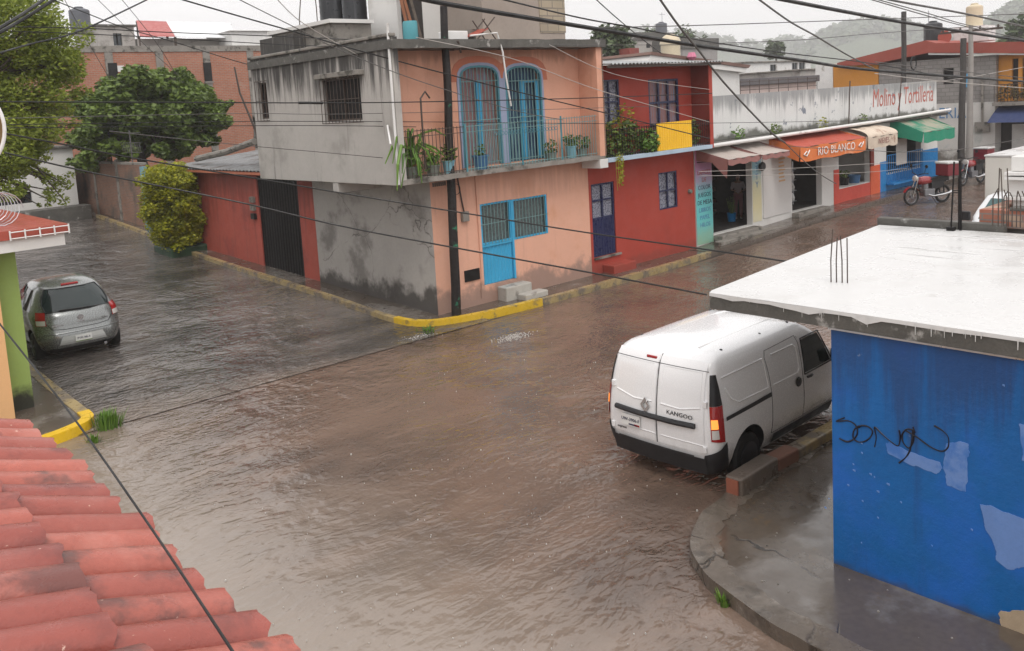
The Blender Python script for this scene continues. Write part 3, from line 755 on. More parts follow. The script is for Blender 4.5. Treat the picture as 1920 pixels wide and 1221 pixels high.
# roof clutter, every piece a thing
def water_tank(label, x, y, z, r, h, m, group=None):
    t = thing('water_tank', label, 'water tank', (x, y, z), 0, group)
    pr = [(r*.98, 0)]
    for i in range(9): pr += [(r, h*.82*(i+.2)/9), (r*.985, h*.82*(i+.6)/9)]
    pr += [(r, h*.82), (r*.93, h*.88), (r*.42, h*.96), (r*.4, h*.97)]
    MB().lathe(pr, (0, 0, 0), 28).build('body', m, t, local=True, smooth=True)
    MB().lathe([(r*.44, h*.965), (r*.44, h*1.0), (r*.3, h*1.02)], (0, 0, 0), 20).build('lid', m, t, local=True, smooth=True)
    return t
def on_y(px, py, y): return gy(px, py, y)
p = on_y(632, 48, 21.2)
water_tank('bulky black water tank on the grey roof, left one of the touching pair', p.x, 21.2, 7.42, .46, 1.7, m_tank, 'black tanks on the corner house roof')
p = on_y(667, 48, 20.2)
water_tank('narrower black water tank on the grey roof, touching the white stair room side', p.x, 20.2, 7.42, .34, 1.6, m_tank, 'black tanks on the corner house roof')
def plank(label, a, b_, wd, th, m, cat='plank', name='plank', group='timber leaning on the roof room'):
    a, b_ = Vector(a), Vector(b_); d = (b_-a); u = d.cross(Vector((0, 1, 0))).normalized()*wd/2
    mb = MB().prism([a-u, a+u, b_+u, b_-u], (0, th, 0)); o = mb.build(name, m); return tag(o, label, cat, group)
base = on_y(772, 70, 17.6); tp = on_y(790, -10, 18.2)
for i, (la, dx, tl) in enumerate((('reddish plank leaning on the white roof room, leftmost of three', 0, .1), ('reddish plank leaning on the white roof room, middle of three', .17, .2), ('short dark plank leaning on the white roof room, rightmost of three', .36, .05))):
    plank(la, (base.x+dx, 17.6, 6.62), (base.x+dx+.22-tl, 18.3, 8.6-.5*(i == 2)), .085, .03, m_wood if i < 2 else m_bark)
t = tag(MB().lathe([(.17, 0), (.19, .25), (.185, .55), (.17, .6)], (on_y(770, 68, 17.4).x, 17.4, 6.62), 16).build('barrel', mat('teal plastic barrel', (.08, .3, .34), rough=.5), smooth=True), 'teal plastic barrel standing at the roof edge by the leaning planks', 'barrel')
b = MB()
for i in range(5): b.box(12.9+i*.0, 14.2, 16.3+i*.12, 16.4+i*.12, 6.62+.0*i, 6.69+.012*i)
tag(b.build('board_stack', m_dim), 'stack of grey boards lying on the roof edge left of the utility pole', 'boards')
for i, (px, la) in enumerate(((850, 'white plastic crate on the roof edge right of the timber pole'), (884, 'grey bucket on the roof edge beside the broken chair'))):
    q = on_y(px, 72, 16.2)
    if i == 0: o = MB().box(q.x-.3, q.x+.3, 16.0, 16.4, 6.62, 6.85).build('crate', m_pipe, bevel=.02)
    else: o = MB().lathe([(.1, 0), (.14, .28)], (q.x, 16.2, 6.62), 14).build('bucket', m_conc)
    tag(o, la, 'crate' if i == 0 else 'bucket')
q = on_y(903, 72, 15.9)
t = thing('broken_chair', 'broken red metal folding chair lying on the roof edge above the arched windows', 'chair', (q.x, 15.9, 6.62))
MB().prism([(q.x-.35, 15.7, 6.7), (q.x+.05, 15.7, 6.86), (q.x+.05, 16.1, 6.86), (q.x-.35, 16.1, 6.7)], (0, 0, .03)).build('seat', m_red_roof, t)
b = MB()
for dy in (-.18, .18):
    b.tube([(q.x-.3, 15.9+dy, 6.62), (q.x+.3, 15.9+dy, 7.15)], .016, 6); b.tube([(q.x+.3, 15.9+dy, 6.62), (q.x-.1, 15.9+dy, 7.1)], .016, 6)
b.build('legs', m_rust, t)
b = MB().tube([(q.x-.75, 15.45, 6.68), (q.x+.1, 15.45, 6.75), (q.x+.22, 15.42, 6.3), (q.x+.3, 15.42, 5.6), (q.x+.42, 15.44, 5.0)], .022, 6)
tag(b.build('water_hose', m_pipe), 'pale hose hanging from the roof edge over the left arched window', 'hose')

# ------------------------------------------------------------------ red house
rh = thing('red_house', 'two storey red house with navy door and yellow balcony sheet beside the peach house', 'house', (18, YP, .15))
MB().wall((17.962, YP, 0), X1, NY, 4.95, 0, 3.3, [(.1, 1.08, .6, 2.68), (3.14, 4.06, 1.57, 2.7)], t=.2).build('front_wall', m_red, rh)
MB().wall((18.03, YP+.004, 0), X1, NY, 4.9, 3.32, 5.95, [(.55, 1.42, 4.3, 5.55), (2.75, 4.22, 3.45, 5.5)], t=.2).build('upper_front_wall', m_red, rh)
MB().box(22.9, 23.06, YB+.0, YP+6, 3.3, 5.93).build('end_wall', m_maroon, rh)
MB().box(22.893, 23.067, YB-.02, YB-.003, 3.32, 5.9).build('end_wall_edge', m_red, rh)
b = MB()
n = 60
for i in range(n):
    for k, (ya, za) in enumerate(((YB-.35, 5.88), (YP+5.5, 6.35))): pass
b.grid(lambda u, v: (lerp(17.98, 23.3, u), lerp(YB-.32, YP+5.5, v), lerp(5.93, 6.4, v)+.022*math.sin(u*math.pi*2*34)), 272, 2)
b.build('roof', m_zinc, rh, smooth=True, sharp=None)
MB().box(17.99, 23.25, YB-.24, YB-.18, 5.83, 5.9).build('roof_beam', m_rust, rh)
MB().box(18.06, 22.96, YB-.05, YP+.0, 3.3, 3.42).build('balcony_slab', m_ltblue, rh, bevel=.01)
d = MB().box(18.065, 19.035, YP+.08, YP+.11, .61, 2.67).build('door', m_curtain2, rh)
b = MB().box(18.065, 19.035, YP+.03, YP+.079, .61, 1.72)
for i in range(8): b.prism([(18.12+i*.11, YP+.03, .65), (18.15+i*.11, YP+.005, .65), (18.18+i*.11, YP+.03, .65)], (0, 0, 1.02))
b.build('door_panel', m_navy, d)
b = MB()
for x in (18.065, 18.52, 18.985): b.box(x, x+.05, YP+.02, YP+.075, 1.725, 2.67)
b.box(18.7, 18.985, YP+.022, YP+.07, 1.725, 2.66) if 0 else None
for z in (2.18, 2.62): b.box(18.116, 18.519, YP+.025, YP+.07, z, z+.045); b.box(18.571, 18.984, YP+.025, YP+.07, z, z+.045)
b.build('door_frame', m_navy, d)
MB().box(18.06, 19.2, YP-.06, YP-.002, .54, .598).build('sill', m_conc, rh)
s = MB().box(18.4, 19.4, YP-.42, YP-.003, .1, .36); s.build('step', m_red, rh, bevel=.02)
def grid_window(parent, x0, x1, z0, z1, y, pm, fm, nx, nz, fr=.05, name='window'):
    wn = MB().box(x0+.003, x1-.003, y+.1, y+.13, z0+.003, z1-.003).build(name, pm, parent)
    b = MB()
    for i in range(nx+1):
        xx = lerp(x0, x1-fr, i/nx); b.box(xx+.002, xx+fr-.002, y+.015, y+.06, z0+.002, z1-.002)
    for k in range(nz+1):
        zz = lerp(z0, z1-fr, k/nz)
        b.box(x0+.004, x1-.004, y+.02, y+.055, zz+.004, zz+fr-.004)
    b.build('window_frame', fm, wn); return wn
grid_window(rh, 21.102, 22.022, 1.57, 2.7, YP, m_curtain2, m_navy, 2, 2, .05)
grid_window(rh, 18.58, 19.45, 4.3, 5.55, YP, m_curtain2, m_navy, 2, 2, .05)
wn = grid_window(rh, 20.78, 22.25, 3.45, 5.5, YP, m_curtain, m_navy, 3, 3, .07, 'balcony_door')
b = MB()
for i in range(15):
    xx = 20.3+i*.112
    b.prism([(xx, YB+.02, 3.43), (xx+.03, YB-.01, 3.43), (xx+.08, YB-.01, 3.43), (xx+.11, YB+.02, 3.43)], (0, 0, .8))
b.box(20.3, 21.98, YB+.021, YB+.03, 3.43, 4.23)
b.build('balcony_panel', m_yellow, rh)
railing(rh, 18.1, 20.28, 3.43, 4.2, YB+.02, m_black_iron, 20, rad=.01)
railing(rh, 22.0, 22.88, 3.43, 4.2, YB+.02, m_black_iron, 8, rad=.01)
b = MB().lathe([(.05, 0), (.07, .03), (.07, .1)], (22.62, YP-.1, 1.98), 10, 'y'); b.build('wall_lamp', m_pot3, rh)
def shrub(label, c, rad, n, size, m, seed, name='balcony_plant', cat='plant', group='plants on the red balcony'):
    o = leaves(MB(), c, rad, n, size, seed=seed).build(name, m); return tag(o, label, cat, group)
shrub('dark trailing plant at the left end of the red house balcony', (18.45, 15.7, 3.85), (.4, .25, .55), 420, .075, m_leaf_dk, 11)
shrub('dark feathery plant in the middle of the red house balcony', (19.25, 15.72, 3.9), (.55, .22, .5), 460, .08, m_leaf_dk, 12)
shrub('bright green bush beside the yellow balcony sheet', (20.0, 15.62, 3.75), (.42, .28, .38), 420, .075, m_leaf_md, 13)
shrub('tall yellowish sprays behind the dark balcony plants', (19.3, 15.9, 4.5), (.5, .18, .4), 110, .06, m_leaf_bush, 14)
shrub('small dark plant between the yellow sheet and the red end wall', (22.4, 15.75, 3.85), (.22, .2, .4), 160, .07, m_leaf_dk, 15)
b = MB(); rnd = random.Random(3)
for k in range(5):
    x = 18.35+k*.07; b.tube([(x, 15.42, 3.5), (x+rnd.uniform(-.08, .08), 15.4, 3.1), (x+rnd.uniform(-.1, .1), 15.42, 2.5+.1*k)], .008, 4)
leaves(b, (18.5, 15.4, 3.1), (.12, .06, .55), 90, .05, seed=4)
tag(b.build('hanging_vine', m_leaf_bush), 'yellow green vine trailing below the red balcony above the navy door', 'vine')
# ------------------------------------------------------------------ row of shops
sh = thing('shop_row', 'long low white row of shops with painted parapet and four awnings', 'shops', (32, YP, .4))
SX0, SX1 = 22.975, 41.6
xs = lambda px, py: gy(px, py, YP).x
o1 = (xs(1337, 400), xs(1411, 390)); o2 = (xs(1485, 350), xs(1541, 340)); o3 = (xs(1573, 330), xs(1631, 320)); o4 = (xs(1662, 310), xs(1727, 300))
ops = [(o1[0]-SX0, o1[1]-SX0, .42, 2.95), (o2[0]-SX0, o2[1]-SX0, .52, 2.95), (o3[0]-SX0, o3[1]-SX0, .98, 2.95), (o4[0]-SX0, o4[1]-SX0, 1.15, 3.0)]
MB().wall((SX0, YP+.006, 0), X1, NY, SX1-SX0, .1, 3.32, ops, t=.22).build('front_wall', m_white, sh)
MB().wall((23.1, YP+.05, 0), X1, NY, SX1-23.1, 3.45, 4.88, t=.2).build('parapet', m_white_st, sh)
b = MB().wall((SX1, YP+.23, 0), Y1, X1, 6, .1, 3.32, t=.2); b.build('end_wall', m_white, sh)
MB().box(23.08, SX1+.1, 15.72, YP+6, 3.325, 3.44).build('ledge', m_conc_dk, sh, bevel=.015)
b = MB().tube([(23.1, 15.66, 3.36), (29, 15.65, 3.4), (35, 15.64, 3.45), (41.7, 15.64, 3.55)], .06, 8); b.build('gutter_pipe', m_pipe, sh)
# each shop a room with depth
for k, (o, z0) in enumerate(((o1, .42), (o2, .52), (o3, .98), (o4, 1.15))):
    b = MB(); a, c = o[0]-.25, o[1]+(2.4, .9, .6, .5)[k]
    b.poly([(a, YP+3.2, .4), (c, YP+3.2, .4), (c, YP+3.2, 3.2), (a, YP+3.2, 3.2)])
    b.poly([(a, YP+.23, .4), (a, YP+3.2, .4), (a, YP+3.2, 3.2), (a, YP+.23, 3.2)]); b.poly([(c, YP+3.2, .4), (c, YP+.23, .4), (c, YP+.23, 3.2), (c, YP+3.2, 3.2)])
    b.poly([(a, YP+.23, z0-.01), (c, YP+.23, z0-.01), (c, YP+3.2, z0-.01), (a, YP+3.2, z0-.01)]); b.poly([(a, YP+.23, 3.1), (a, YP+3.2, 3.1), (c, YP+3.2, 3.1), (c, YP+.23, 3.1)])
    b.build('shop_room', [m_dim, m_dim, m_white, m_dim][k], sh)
def mural(name, x0, x1, z0, z1, cols, parent, y=YP-.004):
    m, nt, bs, new, link = _nodes(name)
    z = sep(nt, pos_(nt))[2]; n = noise_(nt, pos_(nt), 1.7, 5)
    r = new('ShaderNodeValToRGB'); el = r.color_ramp.elements
    el[0].position = 0; el[0].color = rgba(cols[0]); el[1].position = 1; el[1].color = rgba(cols[-1])
    for i, c in enumerate(cols[1:-1]): e = el.new((i+1)/(len(cols)-1)); e.color = rgba(c)
    link(math_(nt, 'ADD', mrange(nt, z, z0, z1, 0, 1, False), math_(nt, 'MULTIPLY', math_(nt, 'SUBTRACT', n, .5), .35)), r.inputs[0]); link(r.outputs[0], bs.inputs['Base Color'])
    bs.inputs['Roughness'].default_value = .6
    return MB().box(x0, x1, y, YP+.005, z0, z1).build('painted_panel', m, parent)
mural('teal and pink mural', SX0+.005, o1[0]-.02, .2, 3.3, [(.25, .42, .3), (.12, .5, .5), (.14, .5, .52), (.45, .25, .42), (.5, .16, .3)], sh)
b = None
def sign(parent, body, size, o, m, right=X1, up=Z1, name='lettering', **k):
    return text_mb(body, size, face_mtx(o, right, up), **k).build(name, m, parent)
for i, (s_, c_) in enumerate((('TINTA', m_text_red), ('TONER', m_text_red), ('LAPICES', m_text_red), ('DE', m_text_red), ('COLOR', m_text_dk), ('JUEGOS', m_text_dk), ('DE MESA', m_text_dk), ('LIBROS', m_text_blue), ('PAPEL', m_text_blue), ('HILOS', m_text_blue))[2:]):
    sign(sh, s_, .2, ((SX0+o1[0])/2, YP-.008, 2.5-i*.24), c_)
mural('blue and yellow pillar', o1[1]+.03, xs(1428, 380), .5, 3.0, [(.62, .58, .42), (.66, .6, .36), (.62, .6, .4), (.3, .5, .56), (.25, .48, .58)], sh)
for i, ch in enumerate('BETTY'): sign(sh, ch, .3, ((o1[1]+.03+xs(1428, 380))/2, YP-.008, 2.85-i*.27), m_text_blue)
m_panel = mat('white shutter panel', (.6, .58, .56), var=.04, scale=1, bump=.05)
b = MB().box(xs(1431, 390), xs(1483, 380), YP-.02, YP+.005, .55, 2.9); b.build('shutter', m_panel, sh, bevel=.006)
b = MB()
for i in range(7): b.box(xs(1459, 330)+(i % 2)*.02, xs(1471, 330)-(i % 3)*.05, YP-.026, YP-.021, 1.72+i*.13, 1.78+i*.13)
b.build('faded_lettering', mat('faded ochre paint', (.6, .38, .2)), sh)
MB().box(o1[0]-.02, o1[1]+.05, YP-.35, YP-.0, .2, .4).build('step', m_conc, sh, bevel=.02)
MB().box(o1[0]-.5, xs(1540, 390), YP-.62, YP-.352, .15, .3).build('step', m_conc, sh, bevel=.02)
MB().box(o2[0]-.05, o2[1]+.05, YP-.3, YP-.002, .3, .5).build('step', m_conc, sh, bevel=.02)
m_coral = mat('coral red paint', (.6, .085, .06), var=.08, scale=2)
b = MB().box(o3[0]-.42, o3[0]-.01, YP-.012, YP+.003, .35, 1.75); b.box(o3[0]-.009, o3[1]+.0, YP-.012, YP+.003, .35, .97); b.build('red_dado', m_coral, sh)
b = MB().box(o3[1]+.002, xs(1649, 330), YP-.03, YP+.003, .4, 1.62); b.build('red_pillar', mat('orange red pillar paint', (.66, .12, .05)), sh)
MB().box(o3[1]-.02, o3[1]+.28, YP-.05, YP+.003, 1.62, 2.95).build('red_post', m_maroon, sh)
MB().box(o3[0]-.02, o3[1]-.03, YP+.02, YP+.9, .95, 1.0).build('counter', m_white, sh)
m_bluep = mat('bright blue shop paint', (.015, .19, .47), rough=.4, var=.08, scale=2, bump=.1)
b = MB().box(xs(1650, 330), o4[0]-.0, YP-.01, YP+.003, .3, 1.7); b.box(o4[0]+.001, o4[1]-.001, YP-.01, YP+.003, .3, 1.12); b.box(o4[1]+.0, SX1-.0, YP-.012, YP+.003, .3, 1.85); b.build('blue_dado', m_bluep, sh)
b = MB()
for i in range(19):
    x = lerp(o4[0], o4[1], i/18); b.tube([(x, YP-.05, .7), (x, YP-.05, 1.95)], .018, 5)
for z in (.72, 1.3, 1.93): b.tube([(o4[0], YP-.05, z), (o4[1], YP-.05, z)], .02, 5)
b.build('blue_grille', m_bluep, sh)
MB().box(o4[0]+.75, o4[0]+1.75, YP-.09, YP-.07, 1.45, 2.55).build('hanging_cloth', m_white, sh)
MB().box(o4[0]-.1, o4[1]+.1, YP-.34, YP-.055, .7, .78).build('blue_shelf', m_bluep, sh)
# parapet writing
pw = lambda px, py: gy(px, py, YP+.05)
a_, c_ = pw(1651, 200), pw(1757, 180)
sign(sh, "Molino y Tortilleria", 1.05, ((a_.x+c_.x)/2-.6, YP+.044, 4.3), m_text_red, sx=.72, shear=.15)
sign(sh, "La Reyna", .82, (c_.x-1.25, YP+.044, 4.35), m_text_red, sx=.62, shear=.2) if 0 else None
b = MB()
for px, a in ((1578, .1), (1672, .5)):
    q = pw(px, 230); b.tube([(q.x, 15.9, 3.45), (q.x+a*.4+.2, 15.95, 5.1)], .025, 6)
b.build('wire_post', m_rust, sh)
# awnings
def awning(label, name, x0, x1, z_w, z_f, proj, drop, m, mside, seg=10, droopy=0.0, curve=0.0):
    t = thing(name, label, 'awning', (x0, YP, z_w), 0, 'awnings over the shops')
    def f(u, v):
        return (lerp(x0, x1, u), YP-.01-proj*math.sin(v*math.pi/2)**(1-curve*.4) if curve else YP-.01-proj*v, (lerp(z_w, z_f, v**(1+curve*1.5)))-.05*math.sin(v*math.pi)*(1-curve)+.012*math.sin(u*17+v*3))
    b = MB().grid(f, 16, seg); b.build('canopy', m, t, smooth=True)
    b = MB().grid(lambda u, v: (lerp(x0, x1, u), YP-.012-proj-.015*math.sin(u*23), z_f+.012*math.sin(u*17+3)-drop*v-.03*v*abs(math.sin(u*9))), 24, 2); b.build('valance', mside, t, smooth=True)
    for x in (x0, x1):
        MB().poly([(x, YP-.01, z_w), (x, YP-.01-proj, z_f), (x, YP-.01-proj*.95, z_f-drop-droopy*(x == x0)), (x, YP-.01-proj*.5, z_f-drop*.6), (x, YP-.01, z_f-drop*.3)]).build('side_flap', mside, t)
    b = MB()
    b.tube([(x0, YP-.0-proj, z_f-.02), (x1, YP-.0-proj, z_f-.02)], .015, 5)
    for x in (x0+.02, x1-.02): b.tube([(x, YP-.02, z_f-.1), (x, YP-proj, z_f-.03)], .015, 5)
    b.build('frame', m_rust, t); return t
m_aw1 = mat('dusty beige canvas', (.46, .4, .36), var=.12, scale=2, bump=.15, second=((.32, .25, .22), 1.2, .5, .68))
m_aw1s = mat('dull red canvas', (.3, .14, .125), var=.12, scale=2, bump=.1)
m_aw2 = mat('orange canvas', (.68, .19, .055), var=.12, scale=2, bump=.1, second=((.8, .36, .2), 1.3, .55, .7))
m_aw2t = mat('rust red canvas', (.42, .08, .05), var=.12, scale=1.4, bump=.1)
m_aw3 = mat('cream canvas', (.6, .5, .4), var=.12, scale=2, bump=.1, second=((.35, .22, .16), 2.1, .55, .68))
m_aw4 = mat('green canvas', (.02, .2, .12), var=.12, scale=2, bump=.1, second=((.3, .29, .22), .55, .4, .54))
m_aw4s = mat('bright green canvas', (.02, .25, .15), var=.1, scale=2)
PR = 1.15
ya = YP-PR
A = lambda px, py: gy(px, py, ya)
awning('faded beige awning with dull red sides over the first shop by the red house', 'beige_awning', A(1365, 310).x-.0, A(1420, 305).x+.15, 3.24, 2.95, PR, .17, m_aw1, m_aw1s, droopy=.42)
awning('faded beige awning with straight edge over the white shutter', 'beige_awning', A(1422, 305).x+.22, A(1478, 292).x+.1, 3.24, 2.93, PR, .14, m_aw1, m_aw1s)
t = awning('orange awning with white lettering over the open shop', 'orange_awning', A(1500, 290).x, A(1623, 265).x, 3.3, 2.98, PR, .48, m_aw2t, m_aw2)
sign(t, 'RIO BLANCO', .4, ((A(1500, 290).x+A(1623, 265).x)/2+.1, ya-.05, 2.74), m_text_wh, sx=1.15)
b = MB()
for xx in (A(1510, 290).x, A(1612, 265).x):
    b.tube([(xx-.18, ya-.05, 2.72), (xx, ya-.05, 2.82), (xx+.1, ya-.05, 2.72), (xx+.2, ya-.05, 2.85), (xx, ya-.05, 2.66), (xx-.18, ya-.05, 2.72)], .02, 4)
b.build('bull_mark', m_text_wh, t)
t = awning('stained cream awning between the orange one and the green one', 'cream_awning', A(1626, 265).x+.05, A(1683, 255).x, 3.32, 2.96, PR, .42, m_aw3, m_aw3, curve=.5)
for i, ch in enumerate(('NIEVES',)): sign(t, 'NIEVES', .3, ((A(1626, 265).x+A(1683, 255).x)/2, ya-.05, 2.76), m_aw1s)
t = awning('green awning with scalloped front over the blue shop', 'green_awning', A(1724, 265).x-.1, A(1779, 258).x+.1, 3.45, 2.85, PR+.2, .42, m_aw4, m_aw4s)
# plants on the ledge, bucket, person, shop goods
for i, (px, n, la) in enumerate(((1388, 70, 'clump of weeds growing on the shop ledge nearest the red house'), (1456, 90, 'bushy weed on the shop ledge above the orange awning'), (1545, 50, 'yellowish weed hanging over the shop gutter pipe'), (1620, 50, 'low dark weed on the shop ledge nearest the painted lettering'))):
    q = gy(px, 255, 15.85)
    tag(leaves(MB(), (q.x, 15.9, 3.6), (.35, .15, .25), n, .06, seed=40+i).build('weed', [m_leaf_md, m_leaf_dk, m_leaf_bush, m_leaf_dk][i]), la, 'weed', 'weeds on the shop ledge')
q = gz(1372, 415, .42)
m_bkt = mat('bright blue bucket', (.01, .25, .6), rough=.4)
t = thing('bucket', 'bright blue bucket of long stems standing in the first shop doorway', 'bucket', (q.x, q.y, .42))
MB().lathe([(.13, 0), (.16, .28), (.17, .3), (.15, .3), (.12, .05)], (q.x, q.y, .42), 16).build('body', m_bkt, t, smooth=True)
b = MB(); rnd = random.Random(9)
for i in range(14):
    a = rnd.uniform(0, 6.28); b.tube([(q.x, q.y, .5), (q.x+.2*math.cos(a), q.y+.15*math.sin(a), .95+rnd.uniform(0, .4))], .009, 4)
leaves(b, (q.x, q.y, 1.1), (.2, .16, .25), 60, .04, seed=3); b.build('stem', m_leaf_dk, t)
for i, (dx, hgt, wd, la) in enumerate(((-.75, 1.1, .8, 'dark wooden shelf of goods along the left side of the first shop'), (.35, 1.7, .9, 'tall dark rack of goods at the back of the first shop'))):
    t = thing('shelf', la, 'shelf', (q.x+dx, YP+1.8, .42))
    bb = MB()
    for k in range(4): bb.box(q.x+dx-wd/2, q.x+dx+wd/2, YP+2.2, YP+2.7, .5+k*hgt/4, .53+k*hgt/4)
    bb.box(q.x+dx-wd/2, q.x+dx-wd/2+.04, YP+2.2, YP+2.7, .42, .42+hgt); bb.build('rack', m_bark, t)
    bb = MB(); rnd = random.Random(i)
    for k in range(4):
        for j in range(5):
            x = q.x+dx-wd/2+.08+j*wd/5.5; bb.box(x, x+.1, YP+2.22, YP+2.4, .535+k*hgt/4, .535+k*hgt/4+rnd.uniform(.1, .2))
    bb.build('goods', mat('mixed goods', (.2, .08, .06), var=.5, scale=6, second=((.1, .15, .12), 5, .5, .55)), t)
q2 = xs(1520, 370)
t = thing('display_rack', 'metal display rack with pale bags inside the second shop doorway', 'rack', (q2, YP+.9, .52))
b = MB()
for x in (q2-.3, q2+.35): b.tube([(x, YP+.9, .52), (x, YP+.9, 2.2)], .025, 6)
for z in (.7, 1.1, 1.5, 1.9): b.box(q2-.3, q2+.35, YP+.75, YP+1.05, z, z+.025)
b.build('frame', m_steel, t)
b = MB()
for k, z in enumerate((.73, 1.13, 1.53)):
    for j in range(3): b.lathe([(.09, 0), (.11, .1), (.06, .25), (.02, .28)], (q2-.2+j*.22, YP+.88, z), 8)
b.build('bags', m_pipe, t)
b = MB().box(o2[0]+.2, o2[0]+1.6, YP+1.6, YP+2.2, .52, 1.35); o = b.build('counter_table', m_navy, bevel=.02); tag(o, 'dark purple counter at the back of the second shop', 'counter')
q3 = xs(1608, 345)
for i, (dx, m, r, h, la) in enumerate(((-.3, m_black, .2, .3, 'black pot with leaves on the serving counter'), (.55, m_pot2, .25, .32, 'blue grey plastic tub on the serving counter'))):
    t = tag(MB().lathe([(r*.8, 0), (r, h), (r*.9, h), (r*.7, .05)], (q3+dx, YP+.4, 1.0), 14).build('pot' if i == 0 else 'tub', m, smooth=True), la, 'tub' if i else 'pot')
tag(leaves(MB(), (q3-.35, YP+.4, 1.42), (.35, .2, .18), 60, .08, seed=33).build('leafy_herbs', m_leaf_dk), 'dark leafy herbs standing in the black pot on the serving counter', 'herbs')
b = MB().box(xs(1566, 300)-.15, xs(1566, 300)+.25, YP-.12, YP-.0, 2.25, 2.85); tag(b.build('notice_box', m_black, bevel=.02), 'dark box hung on the white pillar beside the serving counter', 'box')
for i, (px, py, la) in enumerate(((1430, 312, 'small dark fan box fixed on the wall above the white shutter'), (1597, 283, 'small black lamp box above the serving counter'))):
    q = gy(px, py, YP-.1); t = tag(MB().lathe([(.14, 0), (.16, .06), (.1, .14)], (q.x, YP-.14, q.z), 12, 'y').build('wall_fan' if i == 0 else 'wall_lamp', m_black), la, 'fan' if i == 0 else 'lamp')
q = gy(1506, 297, YP-.6)
tag(MB().lathe([(.02, .08), (.05, .05), (.065, 0), (.05, -.05), (.01, -.065)][::-1], (q.x, YP-.6, q.z), 12).build('light_bulb', emit_mat('lit bulb', (1, .95, .85), 6)), 'small lit light bulb under the orange awning', 'light bulb')

# ------------------------------------------------------------------ left street side
rw = thing('red_gate_house', 'low red house with a tall black gate and sheet metal roof on the side street', 'house', (XG, 26, .4))
MB().wall((XG-.004, YP+5.435, 0), Y1, NX, 10.4, 0, 3.42, [(.85, 3.4, .3, 3.3)], t=.2).build('front_wall', m_red_old, rw)
g_ = MB().box(XG+.06, XG+.1, YP+5.435+.85, YP+5.435+3.4, .3, 3.3).build('gate', m_black_iron, rw)
b = MB()
for i in range(16): y = YP+5.435+.88+i*.165; b.prism([(XG+.06, y, .34), (XG+.035, y+.04, .34), (XG+.06, y+.08, .34)], (0, 0, 2.9))
b.build('gate_rib', m_black_iron, g_)
b = MB().grid(lambda u, v: (lerp(XG-.3, XG+7, u), lerp(22.2, 31.9, v), lerp(3.48, 4.1, u)+.02*math.sin(v*math.pi*2*40)), 2, 320); b.build('roof', mat('dull tin sheet', (.2, .2, .2), rough=.5, var=.3, scale=1.5, metal=.2, bump=.05, second=((.1, .08, .07), 1.1, .5, .68)), rw, smooth=True, sharp=None)
MB().box(XG-.28, XG-.2, 22.25, 31.85, 3.36, 3.44).build('fascia', m_salmon, rw)
for z, m in ((2.55, m_conc), (2.3, m_conc), (2.02, m_black)): MB().box(XG-.1, XG-.005, 25.15, 25.4, z-.1, z+.08).build('meter_box', m, rw)
MB().box(XG-.35, XG-.01, 22.4, 24.9, .18, .36).build('doorstep', m_conc, rw, bevel=.03)
b = MB().tube([(12.6, 24.6, 3.5), (12.55, 24.9, 4.6), (12.3, 25.3, 5.9), (12.25, 25.4, 6.7)], [.035, .035, .03, .025], 6); tag(b.build('roof_pole', m_rust), 'thin rusty pole standing on the metal roof of the red gate house', 'pole')
b = MB().tube([(12.9, 30.5, 3.75), (12.9, 28.0, 4.0), (12.8, 25.6, 4.35)], .11, 8); tag(b.build('log', m_conc), 'pale log lying across the metal roof of the red gate house', 'log')
b = MB(); rnd = random.Random(2)
for i in range(7): b.tube([(13+rnd.uniform(-.4, .4), 25.5+rnd.uniform(-.7, .7), 4.2), (13+rnd.uniform(-.8, .8), 25.2+rnd.uniform(-.8, .8), 4.9+rnd.uniform(0, .3))], .025, 5)
b.lathe([(.35, 0), (.4, .3), (.3, .8)], (13.6, 26.4, 4.1), 10); b.lathe([(.3, 0), (.3, .7)], (13.5, 25.4, 4.1), 10)
tag(b.build('scrap_heap', m_conc_dk), 'heap of dark scrap and sticks on the metal roof beside the grey wall', 'scrap', kind=None)
t = thing('blue_gate', 'faded blue iron gate between the brick wall and the yellow green bush', 'gate', (XG, 33.2, .8))
MB().box(XG+.02, XG+.06, 32.1, 34.4, .85, 3.3).build('leaf', mat('dull blue gate paint', (.06, .2, .27), var=.2, scale=3), t)
b = MB().box(XG-.1, XG+.08, 34.42, 34.75, .7, 3.45); b.box(XG-.1, XG+.08, 31.9, 32.09, .7, 3.45); b.build('post', mat('pale blue gate post', (.16, .32, .38), var=.2, scale=3), t)
t = thing('brick_wall', 'old stained brick garden wall with concrete posts at the foot of the dark tree', 'wall', (XG, 39, 1))
MB().box(XG, XG+.2, 34.8, 44, .6, 3.5).build('wall', m_brick_old, t)
b = MB()
for y in (37.6, 40.6, 43.9): b.box(XG-.03, XG+.23, y, y+.25, .6, 3.7)
b.box(XG-.02, XG+.22, 34.8, 43.89, 3.505, 3.6); b.build('post', m_conc, t)
b = MB()
for y in (36, 38.5, 41): b.tube([(XG+.1, y, 3.6), (XG+.1, y, 4.9)], .03, 5)
for z in (4.0, 4.4, 4.8): b.tube([(XG+.1, 34.8, z), (XG+.1, 43, z)], .012, 4)
for i in range(60): b.tube([(XG+.1, 34.9+i*.13, 4.0+.4*(i % 2)), (XG+.1, 35.03+i*.13, 4.4-.4*(i % 2))], .008, 4)
b.build('wire_fence', m_wire_g, t)
